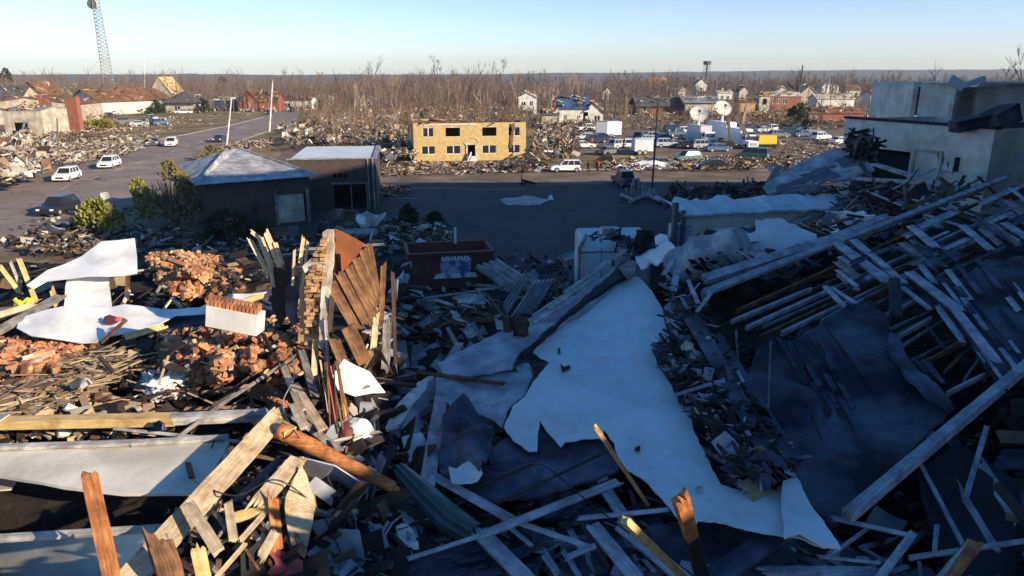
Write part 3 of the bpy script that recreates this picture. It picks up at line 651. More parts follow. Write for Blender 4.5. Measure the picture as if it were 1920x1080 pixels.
for i in range(9): mb.box((L*(.28+.35*rnd.random()), .0, 6.2*rnd.uniform(.28, .6)), (rnd.uniform(.2, .5), .08, rnd.uniform(.6, 2.2)), Matrix.Rotation(rnd.uniform(-.8, .8), 3, 'Y'))
mb.build('torn_cladding', 'steel', e_)
gable_house('hipped_house', 'small house with a dark grey pyramid roof behind the wrecked cars', 312, 366, 212, 3.6, 12, 'siding', 'roof_grey', 4.0, hip=True, over=1.5, wins=[(.3, .5, .3, .7)])
gable_house('gabled_house', 'red brick gabled house beyond the leaning pale poles', 450, 486, 209, 3.8, 14, 'brick_red', 'roof_brown', 3.6, ridge='y', over=.4, wins=[(.5, .62, .5, .9)])
gable_house('gabled_house', 'red brick house wing with a rust-brown roof just left of the tall pole', 484, 520, 209, 3.6, 10, 'brick_red', 'roof_brown', 3.2, ridge='x', over=.4)
gable_house('shop', 'white and red low shop beyond the end of the road', 528, 584, 206, 3.6, 10, 'white_paint', 'steel_red', 1.2, ridge='x', over=.3, wins=[(.1, .3, .2, .7)])
gable_house('canopy', 'white flat canopy over a dark blue front beside the road', 404, 446, 208, 4.0, 10, 'tarp_blue', 'white_paint', .8, ridge='x', over=.6)
# red brick standing walls of the ruined hall, left
def brick_ruin(name, label, pl, pr, yb, h0, h1, mat, cat='wall', th=.5, seed=1, steps=9):
    a, L, rz = frame_from(pl, pr, yb); rnd = random.Random(seed); mb = MB()
    for i in range(steps):
        hh = h0+(h1-h0)*i/(steps-1)+rnd.uniform(-.3, .3); mb.box((L*(i+.5)/steps, 0, hh/2), (L/steps-.002, th, hh))
    o = thing(mb, name, mat, label, cat, loc=a); o.rotation_euler = (0, 0, rz); return o
brick_ruin('brick_wall', 'red brick gable wall with a jagged left edge beside the metal-clad building', 84, 106, 250, 8.5, 7.0, 'brick_red', seed=2)
brick_ruin('brick_wall', 'tall red brick pillar standing beside the brick rubble on the left', 134, 156, 250, 8.0, 8.3, 'brick_red', seed=3, th=1.6, steps=2)
brick_ruin('brick_wall', 'low broken orange brick wall between the gable wall and the pillar', 106, 134, 247, 3.0, 4.5, 'brick_red', seed=4)

# --- big beige building on the right
pA = at(1586, 330, 0)
def zat(px, py, D): return atd(px, py, D).z
bb = empty('beige_building', (25.5, 54, 0), 0, 'large beige block building with a raised upper storey at the right', 'building')
inv = Vector((25.5, 54, 0))
c0 = atd(1586, 222, 56); c1 = atd(1866, 243, 44.5); c2 = Vector((c1.x+12, c1.y+3.5, c1.z)); ZT = c0.z
mb = MB()
def vwall(mb, p, q, z0, z1, th, z1b=None, mi=0):
    p = Vector((p[0], p[1], 0)); q = Vector((q[0], q[1], 0)); d = (q-p).normalized(); n = Vector((-d.y, d.x, 0))*th
    if n.y < 0: n = -n
    z1b = z1 if z1b is None else z1b
    vs = [p+Vector((0, 0, z0)), q+Vector((0, 0, z0)), q+n+Vector((0, 0, z0)), p+n+Vector((0, 0, z0)), p+Vector((0, 0, z1)), q+Vector((0, 0, z1b)), q+n+Vector((0, 0, z1b)), p+n+Vector((0, 0, z1))]
    mb.add([v-inv for v in vs], [(3, 2, 1, 0), (4, 5, 6, 7), (0, 1, 5, 4), (1, 2, 6, 5), (2, 3, 7, 6), (3, 0, 4, 7)], mi)
dv = (c1-c0); dv.z = 0; LL = dv.length; dv.normalize(); nv = Vector((-dv.y, dv.x, 0))
if nv.y < 0: nv = -nv
def P(t, o=0.0): v = c0 + dv*(t*LL) + nv*o; return (v.x, v.y)
# front wall with a big opening (x 1615..1722, y 262..335) and plain part
vwall(mb, P(0), P(.10), 0, ZT, .4); vwall(mb, P(.10), P(.52), ZT-1.9, ZT, .4); vwall(mb, P(.52), P(1.0), 0, ZT, .4)
vwall(mb, (c1.x, c1.y), (c2.x, c2.y), 0, ZT, .4); vwall(mb, P(0, 16), P(1.4, 16), 0, ZT, .4); vwall(mb, P(0.005, .4), P(0.005, 16), 0, ZT, .4)
mb.build('wall', 'beige_wall', bb)
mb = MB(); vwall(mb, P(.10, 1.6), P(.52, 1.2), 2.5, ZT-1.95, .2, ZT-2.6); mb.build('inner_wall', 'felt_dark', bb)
mb = MB(); vwall(mb, P(.545, -.10), P(.545+.012, -.10), 0, ZT-1.6, .12); vwall(mb, P(.56, -.10), P(.72, -.10), ZT-1.75, ZT-1.6, .12); vwall(mb, P(.72, -.10), P(.732, -.10), 0, ZT-1.6, .12); mb.build('door_frame', 'siding', bb)
mb = MB(); q0 = P(0, .4); q1 = P(1, .4); q2 = P(1.5, 16); q3 = P(0, 16)
mb.add([Vector((x, y, ZT-.5))-inv for x, y in (q0, q1, (c2.x, c2.y+.4), q2, q3)] , [(0, 1, 2, 3, 4)]); mb.build('roof', 'felt_dark', bb)
mb = MB(); vwall(mb, P(-.01, -.1), P(1.004, -.1), ZT, ZT+.16, .65); mb.build('coping', 'felt_dark', bb)
u0 = atd(1728, 155, 60); u1 = atd(1794, 157, 57.5); u2 = atd(1930, 157, 59); ZU = u0.z
mb = MB(); vwall(mb, u0, u1, ZT-.45, ZU, .35); vwall(mb, (u1.x+.02, u1.y), (u1.x+2.1, u1.y+2.2), ZT-.45, ZU-.25, .3); vwall(mb, (u1.x+2.2, u1.y+.8), (u2.x+6, u2.y), ZT-.45, ZU-.05, .35)
vwall(mb, (u0.x, u0.y+.36), (u0.x+.8, u0.y+9), ZT-.45, ZU, .35); vwall(mb, (u0.x+.8, u0.y+9), (u2.x+6, u2.y+9), ZT-.45, ZU, .35)
mb.build('upper_wall', 'beige_wall', bb)
mb = MB(); mb.add([Vector(v)-inv for v in ((u0.x+.3, u0.y+.3, ZU-.3), (u1.x, u1.y+.3, ZU-.3), (u2.x+6, u2.y+.5, ZU-.3), (u2.x+6, u2.y+9, ZU-.3), (u0.x+1, u0.y+9, ZU-.3))], [(0, 1, 2, 3, 4)]); mb.build('upper_roof', 'membrane', bb)
mb = MB(); vwall(mb, (u0.x-.05, u0.y-.1), (u1.x-.9, u1.y-.1), ZU, ZU+.08, .6); vwall(mb, (u1.x+1.8, u1.y-.1), (u2.x+6, u2.y-.1), ZU-.03, ZU+.07, .6); mb.build('upper_coping', 'membrane', bb)
mb = MB(); bx_ = Vector((u1.x-.2, u1.y-.25, ZU)); mb.box(bx_-inv, (1.3, .3, .7), Matrix.Rotation(.5, 3, 'Y')); mb.box(bx_-inv+Vector((1.3, -.1, .1)), (1.5, .3, .4), Matrix.Rotation(-.35, 3, 'Y')); mb.build('torn_flashing', 'membrane', bb)
mb = MB(); pb = P(.83, -.05); mb.box(Vector((pb[0], pb[1], ZT-2.3))-inv, (.45, .1, .9)); pb = P(.70, -.05)
for k in range(4): q = P(.70+.035*k, -.06); mb.tube(Vector((q[0], q[1], ZT-1.6-.3*k))-inv, Vector((q[0]+.15, q[1], ZT-2.6-.25*k))-inv, .03, .03, 5)
mb.build('wiring_box', 'black_paint', bb)
# box unit lying on the beige roof
bx = atd(1872, 222, 46)
mb = MB(); mb.box((0, 0, 0), (2.1, 1.4, 1.1), Matrix.Rotation(-.35, 3, 'Y') @ Matrix.Rotation(.4, 3, 'Z')); mb.box((-1.9, 0, -.35), (1.6, 1.1, .7), Matrix.Rotation(-.2, 3, 'Y'))
mb.box((.2, -.75, .1), (1.3, .06, .5), Matrix.Rotation(-.35, 3, 'Y') @ Matrix.Rotation(.4, 3, 'Z'))
thing(mb, 'roof_unit', 'felt', 'tipped dark metal unit lying on the edge of the beige roof', 'machine', loc=bx)

# --- radio tower
base = at(204, 183, 0); base = base*(1.0); 
tw = empty('radio_tower', base, 0, 'tall lattice radio tower with a round dish drum near its top', 'tower')
Dt = base.y; ht = atd(186, -12, Dt).z + 3; mb = MB(); nseg = 30; px_m = (base-CP).length/FPX
def tw_r(z): return px_m*(11-5.2*z/ht)
cor = [(math.cos(t), math.sin(t)) for t in (.5, .5+2.094, .5+4.189)]
for k in range(nseg):
    z0 = ht*k/nseg; z1 = ht*(k+1)/nseg
    for i in range(3):
        a = Vector((cor[i][0]*tw_r(z0), cor[i][1]*tw_r(z0), z0)); b = Vector((cor[i][0]*tw_r(z1), cor[i][1]*tw_r(z1), z1)); j = (i+1) % 3
        c = Vector((cor[j][0]*tw_r(z0), cor[j][1]*tw_r(z0), z0)); d = Vector((cor[j][0]*tw_r(z1), cor[j][1]*tw_r(z1), z1))
        mb.tube(a, b, .22, .22, 4, cap=False); mb.tube(a, d, .12, .12, 3, cap=False); mb.tube(c, b, .12, .12, 3, cap=False); mb.tube(b, d, .12, .12, 3, cap=False)
mb.build('mast', 'steel', tw)
mb = MB(); zc = atd(187, 8, Dt).z; mb.tube((-.8, -1.6, zc), (-.8, 1.0, zc), 2.6, 2.4, 18); mb.build('dish_drum', 'white_paint', tw)
mb = MB(); mb.tube((-.8, -1.95, zc), (-.8, -1.6, zc), 2.75, 2.75, 18); mb.build('dish_rim', 'roof_grey', tw)
# water tower
b_ = at(1322, 176, 0); wt = empty('water_tower', b_, 0, 'distant water tower with a flat round tank on thin legs', 'tower'); zt = atd(1322, 118, b_.y).z; s_ = (b_-CP).length/FPX
mb = MB(); mb.tube((0, 0, zt-3*s_), (0, 0, zt+3*s_), 6.5*s_, 7*s_, 14); mb.build('tank', 'roof_grey', wt)
mb = MB(); mb.tube((0, 0, 0), (0, 0, zt-3*s_), 2*s_, 1.4*s_, 8); [mb.tube((a*5*s_, b*5*s_, 0), (a*4*s_, b*4*s_, zt), .35*s_, .35*s_, 4) for a, b in ((1, 1), (1, -1), (-1, 1), (-1, -1))]; mb.build('leg_frame', 'roof_grey', wt)
# ================================================================ VEHICLES
def lathe_wheel(r, w_):
    m1 = MB(); m1.tube((0, -w_/2, 0), (0, w_/2, 0), r, r, 18); m2 = MB(); m2.tube((0, -w_/2-.012, 0), (0, w_/2+.012, 0), r*.62, r*.62, 14)
    for k in range(5):
        t = k*2*math.pi/5; m2.box((math.cos(t)*r*.34, 0, math.sin(t)*r*.34), (r*.5, w_+.04, r*.13), Matrix.Rotation(-t, 3, 'Y'))
    return m1, m2
KINDS = {
 'suv': dict(L=4.65, W=1.86, body=[(-2.32, .45), (-2.3, .95), (-2.2, 1.05), (1.0, 1.05), (1.6, .98), (2.2, .82), (2.32, .55), (2.28, .32), (-2.2, .30)], cab=(-2.12, 1.05, -1.75, .38), ch=1.70, wheels=(-1.38, 1.42), r=.36),
 'sedan': dict(L=4.8, W=1.82, body=[(-2.4, .45), (-2.36, .92), (-1.5, .98), (1.0, .93), (1.7, .86), (2.28, .72), (2.4, .5), (2.34, .28), (-2.3, .28)], cab=(-1.75, 1.15, -1.05, .30), ch=1.44, wheels=(-1.45, 1.48), r=.33),
 'pickup': dict(L=5.6, W=1.95, body=[(-2.8, .55), (-2.78, 1.12), (1.1, 1.12), (1.9, 1.10), (2.7, 1.0), (2.8, .6), (2.7, .42), (-2.7, .42)], cab=(-1.0, 1.35, -.8, .6), ch=1.86, wheels=(-1.7, 1.85), r=.40),
 'van': dict(L=5.0, W=1.95, body=[(-2.5, .45), (-2.48, 1.1), (1.5, 1.1), (2.2, .95), (2.5, .6), (2.45, .35), (-2.4, .35)], cab=(-2.42, 1.9, -2.3, .9), ch=1.95, wheels=(-1.55, 1.6), r=.36)}
PROTO = {}
def car_proto(kind, color):
    K = KINDS[kind]; root = bpy.data.objects.new('parked_car', None); COL.objects.link(root)
    W = K['W']; mb = MB(); prof = K['body']; n = len(prof)
    # body: loft of the side profile with rounded shoulders
    lay = [(-.5, .90, .06), (-.485, .97, .0), (-.30, 1, 0), (.30, 1, 0), (.485, .97, .0), (.5, .90, .06)]
    cz = .7; vs = []
    for (yy, s, _) in lay:
        for (x, z) in prof: vs.append((x*(1-(1-s)*.35), yy*W, cz+(z-cz)*s))
    fs = [tuple(range(n)), tuple(reversed(range((len(lay)-1)*n, len(lay)*n)))]
    for k in range(len(lay)-1):
        for i in range(n): fs.append((k*n+i, (k+1)*n+i, (k+1)*n+(i+1) % n, k*n+(i+1) % n))
    mb.add(vs, fs); body = mb.build('body', 'car_'+color, root)
    x0, x1, x2, x3 = K['cab']; zb = 1.0 if kind != 'sedan' else .92; zt = K['ch']; wb = W*.44; wt = W*.35
    g = MB(); g.add([(x0, -wb, zb), (x1, -wb, zb), (x1, wb, zb), (x0, wb, zb), (x2, -wt, zt-.06), (x3, -wt, zt-.06), (x3, wt, zt-.06), (x2, wt, zt-.06)], [(3, 2, 1, 0), (4, 5, 6, 7), (0, 1, 5, 4), (1, 2, 6, 5), (2, 3, 7, 6), (3, 0, 4, 7)])
    g.build('windows', 'glass', root)
    r_ = MB(); r_.box(((x2+x3)/2, 0, zt-.035), (x3-x2+.12, 2*wt+.08, .08), taper=(.94, .92))
    def pil(xa, xb, t=.055):
        for s in (-1, 1): r_.tube((xa, s*wb, zb), (xb, s*wt, zt-.06), t, t*.8, 4)
    pil(x1, x3); pil(x0, x2); 
    for f_ in (.36, .66): pil(x0+(x1-x0)*f_, x2+(x3-x2)*f_, .045)
    if kind == 'van':
        r_.box(((x0+x2)/2+1.35, 0, (zb+zt)/2), (2.4, wb*1.93, zt-zb-.06), taper=(1, wt/wb*1.03))
    r_.build('roof', 'car_'+color, root)
    if kind == 'pickup':
        b2 = MB(); b2.box((-1.95, 0, 1.125), (1.5, W*.8, .02)); b2.build('bed', 'black_paint', root)
    for xw in K['wheels']:
        for s in (-1, 1):
            m1, m2 = lathe_wheel(K['r'], .24); wo = m1.build('wheel', 'rubber', root); wo.location = (xw, s*(W/2-.10), K['r']); m2.build('rim', 'rim', wo)
    fx = K['L']/2
    for s in (-1, 1):
        h = MB(); h.box((fx-.09, s*W*.36, .72), (.12, W*.17, .15)); h.build('headlight', 'lamp_white', root)
        h = MB(); h.box((-fx+.06, s*W*.40, .85), (.10, W*.10, .24)); h.build('tail_light', 'lamp_red', root)
    h = MB(); h.box((fx-.05, 0, .58), (.09, W*.5, .22)); h.build('grille', 'black_paint', root)
    h = MB(); h.box((-fx+.03, 0, .62), (.07, .42, .16)); h.build('number_plate', 'lamp_white', root)
    for s in (-1, 1): m_ = MB(); m_.box((x1*.80, s*(W/2+.06), 1.05), (.12, .16, .12)); m_.build('mirror', 'car_'+color, root)
    return root
def car(kind, color, px, py, hd, label, group=None, name='parked_car', cat='car', z=0.0, scale=1.0):
    key = (kind, color)
    if key in PROTO: o = copy_tree(PROTO[key])
    else: o = car_proto(kind, color); PROTO[key] = o
    o.location = at(px, py, z); o.rotation_euler = (0, 0, hd); o.name = name
    tag(o, label, cat, group)
    return o
rdh = math.atan2(-RD.y, -RD.x)      # towards the camera along the road
G1 = 'cars on the road at the left'; G2 = 'vehicles in the far parking area'
car('suv', 'white', 127, 338, rdh, 'white SUV nearest of the three white cars on the road', G1)
car('suv', 'white', 206, 314, rdh, 'white SUV in the middle of the three white cars on the road', G1)
car('suv', 'white', 322, 274, rdh+.15, 'white SUV farthest up the road beside the lawn', G1)
car('suv', 'black', 112, 400, rdh-.15, 'dark SUV in shadow with something yellow on its dashboard', G1)
mb = MB(); mb.box((0, 0, 0), (.5, .35, .16)); c_ = at(108, 374, 1.25); thing(mb, 'hi_vis_vest', 'hivis', 'yellow hi-vis bundle behind the windscreen of the dark SUV', 'vest', loc=c_)
car('sedan', 'navy', 412, 266, rdh, 'dark car parked at the roadside behind the leaning pale pole', G1)
car('sedan', 'grey', 290, 272, rdh+.2, 'wrecked grey car in the debris left of the farthest white SUV')
car('suv', 'grey', 236, 231, .5, 'crushed grey-purple car on the lawn by the hedge')
car('sedan', 'silver', 262, 236, .35, 'pale crushed car on the lawn with its front crumpled')
car('suv', 'blue', 302, 234, .9, 'blue wrecked car right of the crushed pale car')
car('pickup', 'silver', 282, 226, 2.6, 'grey pickup behind the wrecks on the lawn')
car('pickup', 'white', 345, 214, 3.3, 'white pickup in front of the pyramid-roofed house')
car('sedan', 'navy', 205, 219, .3, 'dark car in front of the cream hall')
car('suv', 'black', 548, 209, rdh, 'dark car far away at the end of the road')
car('sedan', 'navy', 505, 214, rdh, 'dark car waiting at the road beside the tall pole')
H0 = 3.14159
car('suv', 'white', 1062, 322, H0+.03, 'white SUV parked at the kerb right of the yellow building')
car('sedan', 'black', 1334, 317, H0+.05, 'black sedan with bright wheel rims parked along the street')
car('pickup', 'navy', 1171, 348, 1.75, 'dark pickup in shadow beside the black lamp pole', cat='pickup truck')
car('van', 'teal', 1410, 299, H0-.5, 'dented green-grey van near the yellow excavator', cat='van')
car('suv', 'teal', 1288, 303, H0+.4, 'crumpled green-grey car left of the black sedan')
car('sedan', 'white', 1092, 278, .1, 'white sedan parked beside the tree debris and the person in red', G2)
car('pickup', 'white', 1104, 246, .2, 'white pickup at the left end of the far parking area', G2, cat='pickup truck')
car('suv', 'silver', 1162, 278, .6, 'blue-grey SUV left of the white-backed car', G2)
car('suv', 'white', 1178, 277, 1.5, 'white SUV seen from behind below the box trailer', G2)
car('suv', 'silver', 1250, 276, .1, 'silver SUV just right of the lamp pole', G2)
car('sedan', 'black', 1288, 278, 1.4, 'black sedan between the two silver SUVs', G2)
car('suv', 'silver', 1320, 279, .05, 'silver-blue SUV below the satellite trucks', G2)
car('sedan', 'blue', 1246, 264, .2, 'blue car behind the silver SUV by the lamp pole', G2)
car('pickup', 'blue', 1270, 256, .3, 'blue pickup in the back row left of the grey satellite truck', G2, cat='pickup truck')
car('suv', 'navy', 1262, 247, .2, 'dark suv at the back row below the long low building', G2)
car('suv', 'white', 1287, 251, .2, 'white suv at the back row touching the grey satellite truck', G2)
car('suv', 'white', 1538, 262, .5, 'white SUV standing alone near the beige building', G2)
car('sedan', 'white', 1576, 270, .4, 'white sedan half hidden by the beige building corner', G2)
car('sedan', 'silver', 1432, 248, .3, 'silver car in the shadow behind the excavator', G2)
car('suv', 'white', 1444, 246, 1.7, 'white car facing away beside the silver one in the shadow', G2)
car('sedan', 'navy', 1130, 262, .1, 'dark car under the front of the box trailer', G2)
car('sedan', 'navy', 1390, 244, .1, 'dark car in the back row right of the second satellite truck', G2)
car('suv', 'navy', 1480, 252, .1, 'dark car behind the excavator at the shaded kerb', G2)
car('sedan', 'blue', 1505, 256, .2, 'blue car left of the lone white SUV', G2)
car('pickup', 'blue', 1201, 284, 1.2, 'blue pickup in front of the small white trailer', G2, cat='pickup truck')
car('sedan', 'grey', 1140, 290, .8, 'small grey wreck in front of the parking area', G2)
car('sedan', 'grey', 1240, 313, .1, 'flattened dark car lying left of the green-grey wreck')

for i, (kd, cl, px, py, hd, lb) in enumerate((('suv', 'silver', 1228, 262, .2, 'silver suv behind the lamp pole in the back row'), ('sedan', 'white', 1098, 262, 3.0, 'white sedan between the white pickup and the tree debris'), ('suv', 'navy', 1118, 268, .2, 'dark suv left of the blue-grey one'),
    ('sedan', 'silver', 1213, 266, .3, 'silver sedan right of the box trailer'), ('suv', 'black', 1195, 262, 1.4, 'black suv seen end-on right of the box trailer'), ('pickup', 'navy', 1300, 262, .2, 'dark pickup behind the left satellite truck'), ('sedan', 'blue', 1345, 284, .2, 'blue sedan in front of the second satellite truck'),
    ('suv', 'grey', 1460, 258, .2, 'grey suv right of the excavator body'), ('sedan', 'navy', 1412, 244, .2, 'navy sedan at the back of the shaded row'), ('suv', 'blue', 1495, 246, .2, 'blue suv at the back of the shaded row'), ('sedan', 'grey', 1520, 250, .2, 'grey sedan at the back left of the lone white SUV'), ('sedan', 'white', 1140, 240, .2, 'white sedan far behind the box trailer'), ('suv', 'white', 1604, 260, .3, 'white suv by the beige building corner'))):
    car(kd, cl, px, py, hd, lb, G2)

def box_truck(px, py, hd, label, group, boxc='car_silver', cab='car_white', dish=None, L=6.5, h=3.2):
    r = empty('satellite_truck' if dish else 'box_trailer', at(px, py, 0), hd, label, 'truck' if dish else 'trailer', group)
    mb = MB(); mb.box((-.9, 0, .75+h/2-.3), (L, 2.4, h-.5)); mb.box((-.9, 0, h+.26), (L-.1, 2.3, .06)); mb.build('cargo_box', boxc, r)
    if dish:
        mb = MB(); mb.box((L/2+.1, 0, 1.6), (1.7, 2.2, 2.0), taper=(.8, .9)); mb.box((L/2+1.4, 0, 1.05), (1.3, 2.0, .95), taper=(.9, .9)); mb.build('cab', cab, r)
        mb = MB(); mb.box((L/2+.90, 0, 2.0), (.08, 1.8, .7), Matrix.Rotation(-.2, 3, 'Y')); mb.box((L/2+.1, 0, 2.0), (.9, 2.13, .6)); mb.build('windscreen', 'glass', r)
        mb = MB(); mb.box((L/2+2.06, 0, 1.0), (.05, 1.3, .55)); mb.build('grille', 'steel', r)
    for xw in ((-2.6, -1.7, L/2+.8) if dish else (-1.6, -.6)):
        for s in (-1, 1):
            m1, m2 = lathe_wheel(.48, .3); wo = m1.build('wheel', 'rubber', r); wo.location = (xw, s*1.05, .48); m2.build('rim', 'rim', wo)
    return r
def dish_on(r, dx, zc, label, up):
    # parabolic dish on a mount, facing up towards the sun/camera side
    mb = MB(); n = 20; rings = 5; Rr = 1.75; vs = [(0, 0, 0)]; fs = []
    for k in range(1, rings+1):
        q = Rr*k/rings
        for i in range(n): t = 2*math.pi*i/n; vs.append((q*math.cos(t), q*math.sin(t), q*q*.12))
    for i in range(n): fs.append((0, 1+i, 1+(i+1) % n))
    for k in range(rings-1):
        for i in range(n): a = 1+k*n+i; b = 1+k*n+(i+1) % n; fs.append((a, a+n, b+n, b))
    bm_v = [(x, y, z-.05) for x, y, z in vs]
    mb.add(vs, fs); mb.add(bm_v, [tuple(reversed(f)) for f in fs]); o = mb.build('satellite_dish', 'white_paint', r); o.location = (dx, 0, zc); 
    wd = (r.matrix_basis.to_3x3().inverted() @ Vector(up)).normalized(); o.rotation_euler = wd.to_track_quat('Z', 'Y').to_euler()
    m2 = MB(); m2.tube((0, -1.6, .3), (0, -.2, 1.5), .05, .05, 5); m2.tube((-.8, .8, .2), (0, -.1, 1.5), .03, .03, 4); m2.box((0, -.15, 1.5), (.4, .35, .45)); m2.build('feed_arm', 'roof_grey', o)
    m3 = MB(); m3.tube((dx, 0, 3.3), (dx, 0, zc), .35, .25, 8); m3.box((dx, 0, 3.45), (1.2, 1.2, .3)); m3.build('mount', 'white_paint', r)
t1 = box_truck(1313, 270, -1.35, 'satellite truck with a grey box and the left white dish', 'satellite trucks in the parking area', dish=True, L=6.0, h=3.4); dish_on(t1, -1.5, 5.6, '', (-.15, -1, .75))
t2 = box_truck(1356, 264, -1.2, 'white satellite truck carrying the taller right dish', 'satellite trucks in the parking area', boxc='car_white', dish=True, L=6.5, h=3.6); dish_on(t2, -1.0, 6.4, '', (.12, -1, .75))
t3 = box_truck(1388, 276, -1.4, 'white big-nosed truck cab parked next to the excavator', 'satellite trucks in the parking area', boxc='car_white', dish=True, L=6.0, h=3.2)
box_truck(1148, 258, .12, 'white box trailer at the left of the parking area', 'trailers', boxc='car_white', L=5.2, h=3.2)
box_truck(1128, 257, 1.45, 'grey rounded trailer seen end-on beside the white box trailer', 'trailers', boxc='car_silver', L=4.5, h=3.2)
box_truck(1213, 290, .1, 'small pale trailer just left of the black lamp pole', 'trailers', boxc='membrane', L=3.2, h=2.4)
# excavator
ex = empty('excavator', at(1425, 279, 0), .05, 'yellow excavator with a raised dark boom beside the trucks', 'excavator')
mb = MB(); mb.box((.9, 0, 1.75), (3.4, 2.4, 1.5), taper=(.96, .95)); mb.box((-.2, 0, 1.0), (4.4, 2.2, .3)); mb.build('body', 'car_yellow', ex)
mb = MB(); mb.box((-1.8, .3, 2.0), (1.6, 1.3, 2.0), taper=(.9, .9)); mb.build('cab', 'glass', ex)
mb = MB(); mb.box((-1.8, .3, 3.05), (1.6, 1.35, .1)); mb.build('cab_roof', 'car_grey', ex)
for s in (-1, 1):
    mb = MB(); mb.prism([(-2.4, .1), (-2.7, .5), (-2.3, .9), (2.2, .9), (2.6, .5), (2.3, .1)], 'y', .6); mb.v = [v+Vector((0, s*1.1, 0)) for v in mb.v]; mb.build('track', 'rubber', ex)
mb = MB(); mb.box((-3.9, -.4, 4.0), (5.2, .45, .7), Matrix.Rotation(.95, 3, 'Y')); mb.build('boom', 'roof_grey', ex)
mb = MB(); mb.box((-6.2, -.4, 3.6), (.5, .4, 5.0), Matrix.Rotation(-.25, 3, 'Y')); mb.build('arm', 'roof_grey', ex)
mb = MB(); mb.prism([(-6.6, .2), (-5.4, .4), (-5.2, 1.3), (-6.2, 1.5)], 'y', 1.1); mb.v = [v+Vector((0, -.4, 0)) for v in mb.v]; mb.build('bucket', 'black_paint', ex)

# ---------------- people (small, far away)
def person(px, py, hd, label, top, legs, pose=0):
    r = empty('person', at(px, py, 0), hd, label, 'person')
    J = [(0, 0, .95), (0, 0, 1.25), (0, 0, 1.45), (0, 0, 1.53), (0, .02, 1.68), (-.1, 0, .9), (-.13, .10, .5), (-.14, .02, .08), (-.14, .14, .04), (.1, 0, .9), (.13, -.06, .5), (.15, -.16, .08), (.15, -.04, .04),
         (-.2, 0, 1.42), (-.27, .02, 1.14), (-.25, .16, .92), (.2, 0, 1.42), (.27, .02, 1.14), (.25, .18, .94)]
    E = [(0, 1), (1, 2), (2, 3), (3, 4), (0, 5), (5, 6), (6, 7), (7, 8), (0, 9), (9, 10), (10, 11), (11, 12), (2, 13), (13, 14), (14, 15), (2, 16), (16, 17), (17, 18)]
    Rr = [.15, .16, .15, .06, .10, .10, .075, .05, .045, .10, .075, .05, .045, .07, .05, .035, .07, .05, .035]
    me = bpy.data.meshes.new('body'); me.from_pydata(J, E, []); o = bpy.data.objects.new('body', me); COL.objects.link(o); o.parent = r
    me.materials.append(MAT['skin']); md = o.modifiers.new('Skin', 'SKIN'); sv = me.skin_vertices[0].data if me.skin_vertices else None
    bm = bmesh.new(); bm.from_mesh(me); lay = bm.verts.layers.skin.verify()
    for v, q in zip(bm.verts, Rr): v[lay].radius = (q, q*.8); v[lay].use_root = v.index == 0
    bm.to_mesh(me); bm.free(); o.modifiers.new('Sub', 'SUBSURF').render_levels = 1
    mb = MB(); mb.box((0, 0, 1.2), (.44, .32, .62), taper=(1.05, .9)); [mb.tube((s*.2, 0, 1.43), (s*.275, .03, 1.1), .085, .07, 8) for s in (-1, 1)]; [mb.tube((s*.275, .03, 1.1), (s*.25, .15, .95), .07, .05, 8) for s in (-1, 1)]; mb.build('jacket', top, r)
    mb = MB(); mb.tube((-.1, 0, .93), (-.13, .1, .5), .12, .09, 8); mb.tube((-.13, .1, .5), (-.14, .02, .08), .09, .07, 8); mb.tube((.1, 0, .93), (.13, -.06, .5), .12, .09, 8); mb.tube((.13, -.06, .5), (.15, -.16, .08), .09, .07, 8); mb.build('trousers', legs, r)
    mb = MB(); mb.box((0, -.02, 1.75), (.21, .22, .16), taper=(.7, .7)); mb.build('hair', 'hair', r)
person(1120, 323, 2.4, 'person in a bright red jacket standing at the street beside debris', 'cloth_red', 'cloth_dark')
person(1103, 324, 1.0, 'person in dark clothes standing right behind the white SUV', 'cloth_dark', 'cloth_dark')
person(1109, 275, 1.0, 'person in a red top beside the white sedan in the parking area', 'cloth_red', 'cloth_dark')
person(1434, 300, 1.5, 'person in dark clothes standing near the green-grey van', 'cloth_dark', 'cloth_dark')
person(1220, 252, 1.5, 'person in dark clothes far back left of the lamp pole', 'cloth_dark', 'cloth_dark')

# ================================================================ POLES
def ppole(name, label, x0, y0, x1, y1, wpx, mat, cat='pole', D=None, z0=0.0):
    b = at(x0, y0, z0); D = D or b.y; t = atd(x1, y1, D); r = wpx*pxm(b)/2; mb = MB(); mb.tube((0, 0, 0), t-b, r*1.1, r*.75, 8)
    return thing(mb, name, mat, label, cat, loc=b), b, t, r
o, b, t, r = ppole('street_lamp', 'black street lamp pole rising from the shaded parking lot', 1222, 364, 1234, 188, 3.6, 'black_paint', 'street lamp')
m2 = MB(); m2.tube(t-b, t-b+Vector((-1.6, 0, .5)), r*.5, r*.4, 6); m2.build('arm', 'black_paint', o)
m2 = MB(); m2.box((0, 0, .35), (.9, .9, .7), taper=(.6, .6)); m2.build('foot', 'concrete', o)
o, b, t, r = ppole('utility_pole', 'shorter pale pole leaning beside the roadside debris', 425, 272, 434, 184, 3.2, 'white_paint')
m2 = MB(); m2.box(t-b+Vector((.25, 0, 0)), (1.0, .3, .25)); m2.build('lamp_head', 'white_paint', o)
o, b, t, r = ppole('utility_pole', 'taller pale pole with a small cap standing beside the road', 505, 247, 511, 153, 3.4, 'white_paint')
m2 = MB(); m2.tube(t-b, t-b+Vector((0, 0, .4)), r*1.3, r*1.3, 8); m2.build('cap', 'steel', o)
ppole('utility_pole', 'thin brown pole in front of the metal-clad building wreck', 111, 308, 107, 222, 3.5, 'bark')
ppole('utility_pole', 'thin pale pole left of the second satellite dish', 1333, 232, 1336, 190, 2.5, 'bark_pale')
